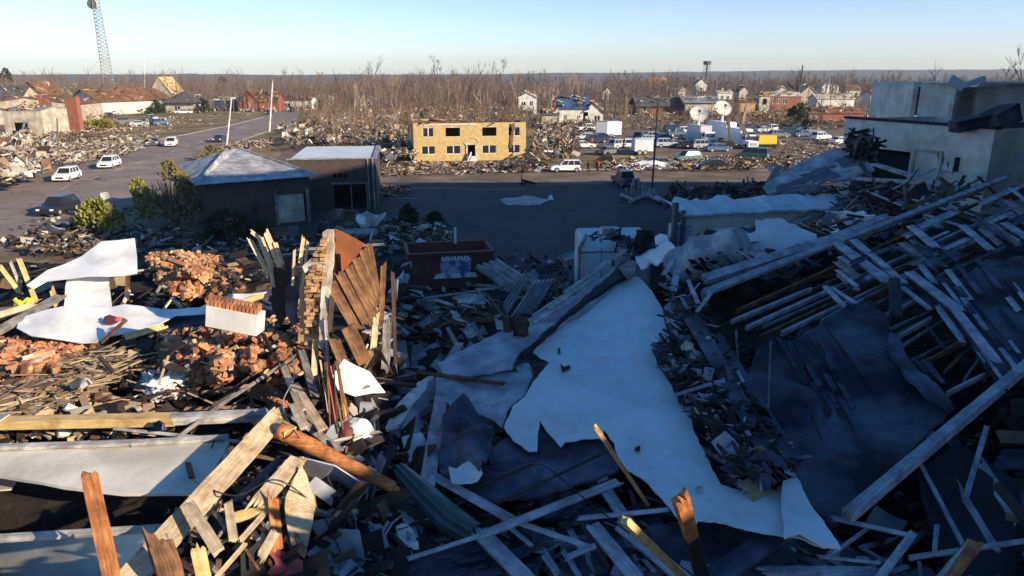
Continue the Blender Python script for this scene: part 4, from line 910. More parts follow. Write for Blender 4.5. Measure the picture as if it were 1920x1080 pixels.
ppole('utility_pole', 'thin dark pole beside the long low building', 1343, 205, 1346, 152, 2, 'bark')
ppole('utility_pole', 'thin pale mast among the trees near the yellow building', 1066, 292, 1067, 235, 2, 'bark_pale')
ppole('antenna_mast', 'very thin white mast above the tree line right of the radio tower', 272, 185, 270, 102, 1.2, 'white_paint', 'mast')
ppole('street_post', 'square post rising behind the white tank in the shaded lot', 1157, 486, 1157, 421, 6, 'wood_grey', 'post', z0=.0)
# ================================================================ TREES
def bare_tree(seed, hgt=10, broken=.5, spread=.5, depth=4, r0=.22, sides=4, lean=.06, twigs=1.0):
    rnd = random.Random(seed); tr = MB(); cr_ = MB()
    def grow(p, d, L, r, lev):
        n = 2 if lev < 3 else 1; q = p
        for i in range(n):
            d = (d+Vector((rnd.gauss(0, .10), rnd.gauss(0, .10), rnd.gauss(.03, .06)))).normalized(); q2 = q+d*L/n; r2 = r*(.84 if n == 2 else .6)
            (tr if lev == 0 else cr_).tube(q, q2, r, r2, sides if lev < 2 else 3, cap=(lev == 0)); q, r = q2, r2
        if lev >= depth: return
        if lev > 0 and rnd.random() < broken*.35: return
        k = rnd.choice((2, 3, 3)) + (1 if lev >= 2 else 0)
        for i in range(int(k*twigs+.5)):
            ax = Vector((rnd.uniform(-1, 1), rnd.uniform(-1, 1), rnd.uniform(-.1, .6))).normalized()
            nd = (d*(1-spread*rnd.uniform(.5, 1.2))+ax*spread*rnd.uniform(.8, 1.5)+Vector((0, 0, .22))).normalized()
            st = p+(q-p)*rnd.uniform(.55, 1.0) if i else q
            grow(st, nd, L*rnd.uniform(.45, .78), max(.02, r*rnd.uniform(.45, .75)), lev+1)
    grow(Vector((0, 0, 0)), Vector((rnd.gauss(0, lean), rnd.gauss(0, lean), 1)).normalized(), hgt*rnd.uniform(.38, .5), r0, 0)
    return tr, cr_
def tree_obj(seed, mat, name='bare_tree', **k):
    tr, cr_ = bare_tree(seed, **k); r = bpy.data.objects.new(name, None); COL.objects.link(r)
    tr.build('trunk', mat, r)
    if cr_.v: cr_.build('crown', mat, r)
    return r
TP = []
for i in range(12):
    mat = ('bark', 'bark_pale', 'bark_pale', 'bark')[i % 4]
    TP.append((tree_obj(100+i, mat, hgt=(11, 9, 12, 8)[i % 4], broken=(.3, .9, .5, 1.2)[i % 4], spread=(.32, .5, .4, .6)[i % 4], r0=(.20, .26, .16, .24)[i % 4], depth=4), [False]))
def put_tree(k, p, s, rz, label, group, sz=1.0):
    o, used = TP[k]
    if used[0]: o = copy_tree(o)
    used[0] = True
    o.location = p; o.rotation_euler = (0, 0, rz); o.scale = (s, s, s*sz); o.name = 'bare_tree'
    return tag(o, label, 'tree', group)
rnd = random.Random(21)
def thicket(poly, n, label, group, s=(.7, 1.2), ks=range(12)):
    for i in range(n):
        x, y = rnd_in(poly, rnd); put_tree(rnd.choice(list(ks)), at(x, y, 0), rnd.uniform(*s), rnd.uniform(0, 6.28), label, group, rnd.uniform(.9, 1.3))
thicket([(600, 205), (780, 190), (985, 192), (985, 214), (790, 218), (700, 228), (600, 222)], 108, 'bare broken tree in the brown thicket behind the yellow brick building', 'bare trees behind the yellow brick building', (.6, 1.15))
thicket([(560, 190), (640, 180), (980, 176), (1000, 190), (780, 192), (600, 200)], 44, 'bare tree in the thicket farther back beyond the road end', 'bare trees beyond the thicket', (.8, 1.3))
thicket([(1140, 176), (1300, 170), (1720, 172), (1720, 205), (1500, 208), (1190, 186)], 50, 'bare broken tree among the far ruined houses on the right', 'bare trees among the far houses', (.55, 1.15))
thicket([(990, 205), (1040, 190), (1170, 184), (1190, 190), (1160, 215), (1010, 222)], 20, 'bare tree around the white blue-roofed house', 'bare trees around the white house', (.7, 1.1))
thicket([(1370, 216), (1640, 208), (1700, 220), (1690, 235), (1400, 232)], 26, 'bare splintered tree behind the parking area and its ruined brick houses', 'bare trees behind the parking area', (.4, .9))
thicket([(330, 184), (560, 180), (560, 196), (390, 200)], 26, 'slim bare tree between the left houses and the far wood', 'slim bare trees beyond the road', (.6, .95))
# single trees that stand out
def solo(seed, x, y, topy, label, mat='bark_dark', topx=None, **k):
    p = at(x, y, 0); ztop = atd(x, topy, p.y).z; k.setdefault('hgt', 10); o = tree_obj(seed, mat, **k)
    bpy.context.view_layer.update()
    mz = max((v.co.z for ch in o.children for v in ch.data.vertices), default=10); s = ztop/mz
    o.location = p; o.scale = (s, s, s); return tag(o, label, 'tree')
solo(5, 878, 214, 112, 'dark snapped tree with short stubs standing above the thicket', depth=3, broken=1.0, spread=.45, r0=.22)
solo(6, 1172, 228, 128, 'big pale trunk with broken dark limbs right of the blue-roofed house', mat='bark', depth=3, spread=.7, r0=.50, broken=.8)
solo(7, 1490, 212, 122, 'tall dark tree with a long bent limb above the red brick shell', depth=3, spread=.6, r0=.35, broken=.8)
solo(9, 1876, 232, 80, 'dark bare tree rising behind the upper storey of the beige building', depth=4, spread=.45, r0=.16)
solo(11, 1915, 232, 105, 'bare trunk at the right edge behind the beige building', depth=2, spread=.3, r0=.16)
solo(13, 1745, 232, 110, 'dark forked tree behind the left end of the upper beige storey', depth=3, spread=.6, r0=.22)
solo(15, 1392, 236, 165, 'pale trunk with upswept broken limbs beside the second satellite truck', mat='bark_pale', depth=2, spread=.5, r0=.45)
solo(17, 1452, 232, 175, 'forked brown tree in front of the red brick shell', mat='bark', depth=2, spread=.45, r0=.28)
solo(19, 1540, 240, 172, 'dark leaning forked tree in front of the brick ranch house', depth=2, spread=.5, r0=.30)
solo(23, 785, 302, 236, 'thin brown tree against the left corner of the yellow brick building', mat='bark_pale', depth=3, spread=.35, r0=.14)
solo(25, 980, 298, 205, 'slim pale tree at the right corner of the yellow brick building', mat='bark_pale', depth=3, spread=.3, r0=.14)
solo(27, 747, 250, 192, 'broken pale trunk left of the yellow brick building', mat='bark_pale', depth=1, spread=.3, r0=.40)
solo(29, 700, 190, 100, 'tallest cluster of pale upright branches above the thicket', mat='bark', depth=4, spread=.25, r0=.3)
solo(31, 822, 190, 102, 'tall feathery bare tree above the thicket left of the dark snapped tree', mat='bark', depth=5, spread=.3, r0=.2)
solo(33, 948, 190, 105, 'tall feathery bare tree above the right end of the thicket', mat='bark', depth=5, spread=.3, r0=.2)
solo(35, 1185, 176, 128, 'rounded far tree clump right of the white house', mat='bark_dark', depth=5, spread=.5, r0=.2)
solo(37, 572, 200, 155, 'pale bent tree trunk split open at the far end of the road', mat='bark_pale', depth=2, spread=.8, r0=.4)
solo(39, 1660, 232, 160, 'tangle of pale broken branches left of the beige building', mat='bark_pale', depth=4, spread=.7, r0=.3)

# the far wood: thousands of bare trees that read as one brown mass
def wood(name, label, D0, D1, x0, x1, n, h, mat, seed, wmin=.12):
    rnd = random.Random(seed); mb = MB(); V = mb.v; Fc = mb.f
    for i in range(n):
        D = rnd.uniform(D0, D1); x = rnd.uniform(x0, x1)*D; cl = noise.noise(Vector((x*.012, D*.012, seed)))
        hh = h*(1+.7*cl)*(rnd.uniform(.45, 1.05) if rnd.random() < .93 else rnd.uniform(1.05, 1.35)); w_ = max(wmin, D*.00042)
        def stick(a, b, w0):
            k = len(V); V.extend([Vector((a[0]-w0, a[1], a[2])), Vector((a[0]+w0, a[1], a[2])), Vector((b[0]+w0*.4, b[1], b[2])), Vector((b[0]-w0*.4, b[1], b[2]))]); Fc.append((k, k+1, k+2, k+3)); mb.m.append(0)
            k = len(V); V.extend([Vector((a[0], a[1]-w0, a[2])), Vector((a[0], a[1]+w0, a[2])), Vector((b[0], b[1]+w0*.4, b[2])), Vector((b[0], b[1]-w0*.4, b[2]))]); Fc.append((k, k+1, k+2, k+3)); mb.m.append(0)
        stick((x, D, 0), (x+rnd.gauss(0, .4), D, hh*.8), w_*1.2)
        for j in range(15):
            z0 = hh*rnd.uniform(.2, .75); a = rnd.uniform(0, 6.28); l = hh*rnd.uniform(.1, .32)
            stick((x, D, z0), (x+math.cos(a)*l*.8, D+math.sin(a)*l*.8, min(hh*1.02, z0+l*rnd.uniform(.6, 1.3))), w_*rnd.uniform(.35, .7))
    return thing(mb, name, mat, label, 'wood', kind='stuff')
wood('far_wood', 'brown bare wood along the horizon', 270, 520, -.85, .22, 2600, 12.5, 'bark_far', 1)
wood('far_wood', 'hazy brown wood below the hill on the right', 420, 900, .12, .9, 2200, 9, 'bark_far', 2)
wood('far_wood', 'thin far wood line beyond the first one', 600, 1100, -.9, .9, 1000, 15, 'bark_far', 3)
wood('thicket', 'dense mass of bare broken saplings behind the yellow brick building', 135, 235, -.27, .03, 170, 6.5, 'bark_pale', 5, .05)
wood('thicket', 'darker saplings mixed into the thicket behind the yellow brick building', 135, 235, -.27, .03, 150, 6.5, 'bark', 6, .05)
wood('brushwood', 'low tangle of broken brush between the ruined houses', 175, 330, -.28, .62, 1300, 3.6, 'bark_pale', 4, .05)

# evergreens, hedge and bushes: many small leaf faces round a stem
def leafy(name, label, px, py, wpx, hpx, mat, n, cat='bush', leafs=.16, seed=1, shape='dome', D=None, stems=7, upright=0.0, z0=0):
    p = at(px, py, z0); s = pxm(p); W = wpx*s/2; Hh = hpx*s; rnd = random.Random(seed); r = empty(name, p, 0, label, cat)
    mb = MB()
    cl = [(rnd.uniform(-.9, .9), rnd.uniform(-.7, .7), rnd.uniform(.12, 1)) for _ in range(16)]
    for i in range(n):
        c = rnd.choice(cl)
        z = min(1.05, max(.02, c[2]+rnd.gauss(0, .10)))
        q = {'dome': math.sqrt(max(.05, 1-z*z*.9)), 'cone': 1.05-z*.9, 'hedge': 1.0, 'flame': max(.12, (1-abs(z-.35)/.85))}[shape]
        x = (c[0]+rnd.gauss(0, .12))*q*W; y = (c[1]+rnd.gauss(0, .2))*q*W*(.35 if shape == 'hedge' else .8)
        c0 = Vector((x, y, z*Hh)); l = leafs*rnd.uniform(.6, 1.5)
        d = Vector((x/W*.8+rnd.gauss(0, .5), y/W*.6+rnd.gauss(0, .5), .4+upright+rnd.gauss(0, .4))).normalized(); sd = d.orthogonal(); sd.rotate(Matrix.Rotation(rnd.uniform(0, 6.28), 3, d)); sd.normalize()
        k = len(mb.v); mb.v += [c0-sd*l*.22, c0+d*l*.5-sd*l*.3, c0+d*l*1.1, c0+d*l*.5+sd*l*.3]; mb.f.append((k, k+1, k+2, k+3)); mb.m.append(0)
    mb.build('foliage', mat, r)
    mb = MB()
    for i in range(stems):
        a = rnd.uniform(0, 6.28); q = rnd.uniform(.2, .8); mb.tube((0, 0, 0), (math.cos(a)*W*q*.6, math.sin(a)*W*q*.4, Hh*rnd.uniform(.4, .85)), .04+.01*W, .02, 4)
    mb.build('stem', 'bark', r); return r
leafy('shrub', 'yellow-green bush standing sunlit beside the dark SUV', 190, 442, 110, 60, 'leaf', 1500, seed=3, leafs=.34, upright=.5)
leafy('conifer', 'ragged half-fallen evergreen tree at the corner of the hipped building', 328, 432, 130, 118, 'leaf_dry', 1300, 'tree', seed=4, leafs=.36, shape='flame', upright=.7, stems=60)
leafy('shrub', 'small olive shrub left of the ragged evergreen', 262, 380, 30, 40, 'leaf', 500, seed=5, leafs=.3, upright=.5)
leafy('hedge', 'clipped green hedge in front of the cream hall', 188, 245, 62, 18, 'leaf', 1500, 'hedge', seed=6, leafs=.45, shape='hedge')
leafy('shrub', 'round dark evergreen bush in front of the stripped-roof gable house', 295, 216, 34, 24, 'leaf_dark', 900, seed=7, leafs=.6)
leafy('shrub', 'round dark evergreen bush right of the pyramid-roofed house', 382, 212, 24, 24, 'leaf_dark', 700, seed=8, leafs=.6)
leafy('conifer', 'dark green conifer at the left edge of the tree line', 18, 176, 30, 42, 'leaf_dark', 1500, 'tree', seed=9, leafs=1.3, shape='dome')
leafy('conifer', 'dark round evergreen in the tree line above the road', 418, 172, 22, 24, 'leaf_dark', 500, 'tree', seed=10, leafs=1.4)
leafy('shrub', 'dark ivy-covered heap right of the red brick shell', 1500, 246, 60, 45, 'leaf_dark', 900, seed=11, leafs=.6)
leafy('shrub', 'dark shrub in shadow at the edge of the shaded lot', 768, 424, 36, 34, 'leaf_dark', 900, seed=12, leafs=.3)
leafy('shrub', 'second dark shrub on the debris beside the shaded lot', 815, 426, 34, 24, 'leaf_dark', 700, seed=13, leafs=.3)
leafy('shrub', 'black leafless heap of brush in front of the hipped building', 440, 458, 150, 60, 'leaf_dark', 2200, seed=14, leafs=.3)
leafy('shrub', 'dry reddish shrub on the roadside pile', 395, 300, 50, 24, 'leaf_dry', 700, seed=15, leafs=.3)
# ================================================================ DEBRIS FIELDS FAR AND MIDDLE
DM = ['debris_white', 'debris_tan', 'debris_grey', 'debris_brown', 'debris_dark']
def field(name, label, poly, n, w, size=(.4, 2.0), rise=(0, .5), tilt=.35, seed=1, panels=.5, **k):
    return scatter(name, label, poly, n, DM, mode='G', size=size, rise=rise, tilt=tilt, weights=w, seed=seed, wd=(.06, .3), th=(.03, .14), panels=panels*.75, chunk=.10, **k)
field('debris_field', 'heap of pale splintered house debris at the left edge beside the road', [(-40, 250), (60, 255), (112, 262), (108, 300), (72, 322), (30, 334), (-40, 345)], 2000, (6, 5, 3, 2, 1), size=(.5, 3.2), rise=(0, 2.4), tilt=.6, seed=1)
field('debris_field', 'pale debris strewn between the brick pillar and the road', [(110, 258), (300, 252), (290, 268), (235, 288), (190, 296), (120, 305)], 1200, (6, 5, 3, 2, 1), size=(.4, 2.0), rise=(0, 1.1), seed=2)
field('debris_field', 'red-brown brick rubble under the broken gable wall', [(84, 246), (160, 246), (190, 256), (100, 262), (80, 258)], 700, (0.5, 2, 1, 8, 2), size=(.4, 1.6), rise=(0, 2.2), seed=3)
field('debris_field', 'scattered scraps over the yellowed lawn at the left', [(190, 222), (330, 214), (470, 206), (480, 216), (400, 232), (300, 250), (180, 256)], 420, (2.5, 4, 2, 4, 2), size=(.3, 1.4), rise=(0, .2), seed=4)
field('debris_field', 'pale debris piled along the right edge of the road', [(432, 270), (475, 264), (520, 262), (470, 282), (400, 300), (375, 330), (392, 292)], 900, (3, 4, 3, 4, 2), size=(.4, 2.2), rise=(0, 1.2), tilt=.6, seed=5)
field('debris_field', 'wide belt of pale and brown wreckage in front of the thicket', [(520, 232), (600, 222), (780, 222), (778, 292), (715, 296), (705, 268), (540, 268)], 3400, (5, 5, 3, 5, 4), size=(.5, 3.0), rise=(0, 2.0), tilt=.7, seed=6)
field('debris_field', 'debris strip along the kerb in front of the yellow brick building', [(712, 302), (780, 303), (980, 302), (1030, 312), (1000, 321), (720, 327)], 900, (2.5, 3, 3, 6, 3), size=(.3, 2.0), rise=(0, .5), seed=7)
field('debris_field', 'tangled tree debris between the yellow building and the parking area', [(1002, 240), (1050, 236), (1085, 240), (1085, 290), (1000, 296)], 1300, (2, 4, 4, 7, 4), size=(.4, 2.6), rise=(0, 2.6), tilt=.9, panels=.2, seed=8)
field('debris_field', 'rubble strip between the parking area and the street', [(1125, 296), (1440, 290), (1560, 296), (1440, 312), (1400, 316), (1130, 316)], 1900, (2.5, 4, 3, 7, 4), size=(.3, 1.8), rise=(0, .7), seed=9)
field('debris_field', 'debris around the far ruined houses on the right', [(1000, 236), (1190, 214), (1720, 200), (1720, 222), (1560, 240), (1380, 238), (1020, 244)], 2600, (2, 4, 4, 7, 4), size=(.4, 3.0), rise=(0, 1.0), seed=10)
field('debris_field', 'scraps scattered beyond the thicket and the far houses', [(560, 200), (1000, 196), (1200, 182), (1720, 176), (1720, 202), (1190, 214), (1000, 236), (980, 222), (600, 222)], 1500, (3, 3, 3, 5, 2), size=(.6, 3.2), rise=(0, 1.0), seed=11)
field('debris_field', 'rubble along the right roadside beyond the excavator', [(1440, 264), (1600, 262), (1700, 270), (1700, 300), (1560, 300), (1440, 286)], 900, (2, 4, 3, 8, 3), size=(.3, 1.6), rise=(0, .6), seed=12)
field('debris_field', 'shaded scraps in front of the hipped building', [(380, 430), (470, 448), (600, 440), (720, 410), (850, 420), (840, 450), (720, 478), (560, 480), (200, 478), (60, 470), (0, 450), (120, 420), (240, 425)], 2000, (2, 2, 5, 5, 6), size=(.3, 2.0), rise=(0, .7), tilt=.5, seed=13)
field('debris_field', 'loose scraps on the shaded road beside the dark SUV', [(150, 372), (300, 400), (240, 425), (60, 440), (20, 430)], 200, (2, 2, 5, 4, 3), size=(.2, 1.1), rise=(0, .2), seed=14)
field('debris_field', 'thin scatter of small scraps across the shaded parking lot', [(720, 350), (1420, 350), (1240, 480), (860, 480), (720, 400)], 130, (4, 1, 4, 1, 4), size=(.12, .8), rise=(0, .05), seed=15, tilt_=0) if False else None
field('debris_field', 'pinkish brick scatter beside the flat-roofed dark block', [(712, 345), (765, 348), (772, 358), (735, 372), (712, 368)], 260, (1, 4, 2, 6, 2), size=(.2, .8), rise=(0, .3), seed=16)
# single pieces one can point at
def slab(name, label, poly, plane_pts, mat, mode='z', **k):
    return sheet(name, label, poly, Plane(*plane_pts, mode=mode), mat, **k)
slab('roofing_sheet', 'flat blue-grey sheet lying alone in the middle of the shaded lot', [(938, 374), (985, 366), (1032, 374), (1012, 384), (950, 384)], [(938, 374, .12), (1030, 374, .12), (980, 384, .05)], 'steel', rag=1.5, step=10, dens=8, crumple=.12)
slab('tarp', 'large pale sheet spread on the rubble strip near the person in red', [(1150, 312), (1215, 300), (1250, 306), (1262, 316), (1160, 318)], [(1150, 316, .2), (1262, 316, .2), (1215, 302, 1.0)], 'sheet_white', rag=1.5, step=10, dens=8, crumple=.5)
slab('roof_panel', 'pale yellowish roof panel propped on the rubble behind the person in red', [(1118, 300), (1142, 284), (1150, 294), (1140, 304), (1122, 308)], [(1118, 304, .4), (1150, 302, .4), (1142, 284, 2.4)], 'plaster', rag=1, step=8, dens=8, crumple=.2)
slab('roofing_sheet', 'white crumpled sheet flung against the ragged evergreen', [(363, 358), (395, 352), (408, 360), (404, 372), (378, 378), (366, 372)], [(363, 370, 2.2), (408, 370, 2.2), (395, 352, 3.5)], 'sheet_white', rag=1, step=8, dens=7, crumple=.4)
slab('roofing_sheet', 'grey curled sheet on the ground left of the dark garage door', [(385, 424), (412, 414), (436, 412), (436, 436), (405, 442)], [(385, 438, .3), (436, 438, .5), (412, 412, 2.2)], 'steel', rag=1.5, step=8, dens=8, crumple=.5)
slab('roofing_sheet', 'small pale blue box-like sheet on the shaded road', [(188, 364), (202, 360), (208, 374), (190, 380)], [(188, 378, .1), (208, 376, .1), (200, 360, 1.2)], 'sheet_white', rag=1, step=8, dens=7, crumple=.2)
slab('roofing_sheet', 'white crumpled bag-like sheet lying below the dark SUV', [(80, 428), (96, 422), (120, 432), (116, 444), (92, 440)], [(80, 436, .2), (120, 442, .2), (96, 422, 1.2)], 'sheet_white', rag=1.5, step=8, dens=7, crumple=.3)
slab('roofing_sheet', 'pale blue sheet draped over the heap in front of the flat-roofed block', [(600, 402), (640, 388), (668, 394), (690, 408), (655, 424), (612, 420)], [(600, 420, .6), (690, 418, .6), (640, 388, 2.2)], 'steel', rag=2, step=8, dens=8, crumple=.7)
slab('roofing_sheet', 'twisted white sheet over the heap right of the flat-roofed block entrance', [(668, 412), (690, 398), (712, 404), (730, 402), (712, 418), (706, 440), (680, 432)], [(668, 430, .6), (730, 420, .6), (690, 398, 2.0)], 'sheet_white', rag=2, step=8, dens=8, crumple=.8)
slab('roofing_sheet', 'torn vertical pale sheet leaning in front of the garage heap', [(590, 440), (598, 412), (614, 418), (606, 446)], [(590, 442, .4), (614, 442, .4), (600, 412, 2.4)], 'steel', rag=2, step=8, dens=8, crumple=.4)
mb = MB(); p = at(640, 438, .55); q = at(708, 438, .55); mb.tube((0, 0, 0), q-p, .42, .42, 14); mb.tube((q-p)*.35, (q-p)*.37, .46, .46, 14); mb.tube((q-p)*.65, (q-p)*.67, .46, .46, 14); thing(mb, 'metal_tank', 'steel', 'pale cylindrical tank lying behind the brown splintered planks', 'tank', loc=p)
# bent road sign / cone on the lot edge
mb = MB(); mb.box((0, 0, .6), (.12, .12, 1.3)); mb.box((.9, 0, .25), (1.8, .3, .3), Matrix.Rotation(.25, 3, 'Y')); mb.box((.1, 0, .1), (.8, .8, .12)); thing(mb, 'barricade', 'rubber', 'small black collapsed stand on the street edge below the yellow building', 'barricade', loc=at(978, 345, 0))
mb = MB(); mb.tube((0, 0, 0), (0, 0, .5), .35, .1, 10); thing(mb, 'light_globe', 'sheet_white', 'small white knob beside the flat blue-grey sheet', 'globe', loc=at(1032, 374, 0))
# broken stump of columns by the dark pickup
rnd = random.Random(8); c = at(1200, 370, 0)
e_ = empty('wrecked_awning', c, 0, 'upright pale slats of a wrecked awning beside the lamp pole foot', 'awning')
for (px, ty) in ((1176, 352), (1183, 345), (1190, 336), (1196, 333), (1206, 340), (1212, 350)):
    b = at(px, 372, 0); mb = MB(); t = atd(px+rnd.uniform(-3, 3), ty, b.y); mb.tube(b-c, t-c, .16, .13, 6); mb.build('slat', 'steel', e_)
for k, (x0, y0, x1, y1) in enumerate(((1165, 366, 1190, 376), (1180, 378, 1210, 366), (1205, 362, 1240, 378), (1230, 370, 1248, 380))):
    a = at(x0, y0, .3); b = at(x1, y1, .3); mb = MB(); mb.tube(a-c, b-c, .25, .18, 6); mb.build('beam', 'steel', e_)

# --- red dumpster with a picture panel
a = at(765, 560, 0); D0 = 44.0
dl = atd(768, 548, D0); dr = atd(925, 540, D0+1); top = atd(768, 480, D0).z
dump = empty('dumpster', (dl.x, dl.y, 0), math.atan2(dr.y-dl.y, dr.x-dl.x), 'dark red open dumpster with a blue and white picture panel on its side', 'dumpster')
L = (dr-dl).length; Hh = top; W = 3.0
mb = MB()
mb.box((L/2, .05, Hh/2+.1), (L, .10, Hh-.2)); mb.box((L/2, W, Hh/2+.1), (L, .10, Hh-.2)); mb.box((.05, W/2+.025, Hh/2+.1), (.10, W-.16, Hh-.2)); mb.box((L-.05, W/2+.025, Hh/2+.1), (.10, W-.16, Hh-.2)); mb.box((L/2, W/2, .3), (L-.22, W-.17, .1)); mb.build('body', 'steel_red', dump)
mb = MB(); mb.box((L/2, -.03, Hh+.06), (L+.2, .22, .16)); mb.box((L/2, W+.08, Hh+.06), (L+.2, .22, .16)); mb.box((0, W/2, Hh+.055), (.2, W, .14)); mb.box((L, W/2, Hh+.055), (.2, W, .14)); mb.build('rim', 'steel_red', dump)
for k in range(9):
    mb = MB(); mb.box((L*(k+.5)/9, -.04, Hh*.5), (.10, .10, Hh-.35))
    if not 3 <= k <= 6: mb.build('rib', 'steel_red', dump)
mk('mural', (.40, .40, .54), (.10, .11, .26), scale=1.6, contrast=(.44, .54), bump=0, detail=3)
mb = MB(); mb.box((L*.55, -.10, Hh*.64), (L*.36, .04, Hh*.52)); mb.build('picture_panel', 'mural', dump)
mb = MB(); 
for k in range(9): mb.box((L*.40+k*L*.037, -.125, Hh*.64+.62), (.10, .014, .26)); mb.box((L*.40+k*L*.037+.10, -.125, Hh*.64+.62+(.09 if k % 2 else -.09)), (.16, .014, .06))
mb.build('lettering', 'sheet_white', dump)
mb = MB(); [mb.box((L*.55-1.0+k*1.0, -.125, Hh*.64-.5), (.8, .014, .3), taper=(.6, 1)) for k in range(3)]; mb.build('cloud_shape', 'sheet_white', dump)
mb = MB(); mb.box((0, 0, .55), (.16, .1, 1.1)); thing(mb, 'post', 'sheet_white', 'small white post standing at the back rim of the red dumpster', 'post', loc=(dump.location.x+L*.5, dump.location.y+W+.5, Hh))
# second dumpster-like dark red box face on the left (at 765-905) is the same container: a coping beam across its front
# --- white tank / van body
vd = 41.0; tl = atd(1090, 530, vd); tr_ = atd(1222, 530, vd); zt = atd(1090, 446, vd).z
tank = empty('truck_body', (tl.x, tl.y, 0), .06, 'white rounded van body half buried at the edge of the shaded lot', 'van'); L = (tr_-tl).length
mb = MB(); prof = [(0, .4), (-.05, zt-.9), (.25, zt-.35), (.8, zt-.1), (3.0, zt), (3.2, zt-.4), (3.2, .4)]
mb.prism(prof, 'x', L); mb.v = [v+Vector((L/2, 0, 0)) for v in mb.v]; bo_ = mb.build('body', 'membrane', tank); bv_ = bo_.modifiers.new('Bevel', 'BEVEL'); bv_.width = .45; bv_.segments = 5; bv_.limit_method = 'ANGLE'; bv_.angle_limit = R(12)
mb = MB(); mb.box((L/2, .0, zt-.85), (L+.06, .10, .10)); mb.box((L*.27, -.06, zt/2), (.05, .06, zt-1.2)); mb.build('seam', 'steel', tank)
mb = MB(); mb.box((L*.45, 1.4, zt+.12), (1.2, 1.0, .35), taper=(.8, .8)); mb.build('roof_vent', 'steel', tank)
mb = MB(); mb.tube((-.15, -.1, .6), (-.15, .0, zt-.6), .12, .12, 8); mb.tube((-.15, 0, zt-.6), (.3, .6, zt+.05), .12, .12, 8); mb.build('corner_pipe', 'steel', tank)
mb = MB(); mb.box((L*.44, -.09, zt-1.5), (.1, .05, .35)); mb.build('handle', 'black_paint', tank)
# --- low tan building with a flat white roof strip
c0 = atd(1256, 468, 44); c1 = atd(1500, 470, 46); zt = atd(1300, 402, 44.3).z
tb = empty('tan_building', (c0.x, c0.y, 0), math.atan2(c1.y-c0.y, c1.x-c0.x), 'low tan walled building with a torn white flat roof edge in the shadow', 'building'); L = (c1-c0).length+4
mb = MB(); rnd = random.Random(9)
for k in range(14):
    x0 = L*k/14; hk = zt-.12*rnd.random()-(.5 if k == 0 else 0)
    if k == 2: mb.box((x0+L/28, .2, hk*.5+1.1), (L/14-.003, .4, hk-2.2+.02)); continue
    mb.box((x0+L/28, .2, hk/2), (L/14-.003, .4, hk))
mb.build('wall', 'beige_wall', tb)
mb = MB(); rr = random.Random(3)
pts = [(.6+L*i/30, -.25+rr.uniform(-.18, .12), zt+.06+rr.uniform(-.05, .05)) for i in range(31)] ; back = [(.6+L*i/30, 2.6+rr.uniform(-.5, .5), zt+.45+rr.uniform(-.1, .2)) for i in range(31)]
for i in range(30): mb.add([pts[i], pts[i+1], back[i+1], back[i], tuple(Vector(pts[i])-Vector((0, 0, .12))), tuple(Vector(pts[i+1])-Vector((0, 0, .12)))], [(0, 1, 2, 3), (4, 5, 1, 0)])
mb.build('roof_edge', 'membrane', tb)
mb = MB(); mb.box((L*.065, -.06, zt*.52), (.9, .05, zt*.7)); mb.build('banner', 'mural', tb)
mb = MB(); mb.box((.1, -.2, zt/2+.3), (.3, .3, zt+1.0)); mb.box((.7, -.12, zt/2+.1), (.25, .2, zt+.4)); mb.build('corner_post', 'wood_grey', tb)
def Zs(pts): return pts
# black twisted wreckage behind it
scatter('twisted_wreckage', 'low wall of black twisted wreckage behind the flat white roof edge', [(1262, 350), (1340, 352), (1430, 342), (1440, 385), (1300, 388), (1250, 380)], 700, ['debris_dark', 'debris_brown', 'rust', 'debris_grey'], mode='G', size=(.5, 2.6), rise=(1.0, 3.4), tilt=.8, panels=.15, seed=31, weights=(6, 2, 1, 1), wd=(.06, .2), th=(.05, .15))
# shingled roof slope in front of the beige building
SP = Plane((1440, 352, 5.6), (1600, 345, 6.4), (1585, 276, 8.2))
sheet('shingle_roof', 'fallen blue-grey shingle roof slope below the beige building corner', [(1430, 350), (1475, 318), (1530, 290), (1580, 277), (1605, 290), (1640, 318), (1600, 332), (1520, 345), (1440, 362)], SP, 'shingle_pale', th=.15, rag=3, step=16, crumple=.10, dens=14, seed=3)
for k in range(16):
    rn = random.Random(50+k); x = 1455+rn.random()*130; y = 350-(x-1440)*.36+rn.random()*25
    p_, q_ = SP.hit(x, y)+SP.n*.12, SP.hit(x+rn.uniform(18, 45), y-rn.uniform(2, 9))+SP.n*.12
    mb = board_mesh((q_-p_).length, rn.uniform(.2, .5), .04, k, (1, 1)); o = mb.build('shingle_strip', 'shingle'); tag(o, 'loose torn strip lying on the fallen shingle roof slope', 'shingle strip', 'torn strips on the fallen shingle slope'); place_axis(o, p_, q_, 0)
scatter('twisted_wreckage', 'black tangled mass hanging at the corner of the beige building', [(1590, 252), (1625, 245), (1650, 270), (1640, 300), (1610, 318), (1592, 290)], 150, ['debris_dark', 'debris_grey'], mode='F', size=(.3, 2.0), rise=(1.9, 2.9), tilt=1.2, panels=.15, seed=32, zf=lambda x, y: atd(x, y, 50)-Vector((0, 0, 2.4)))
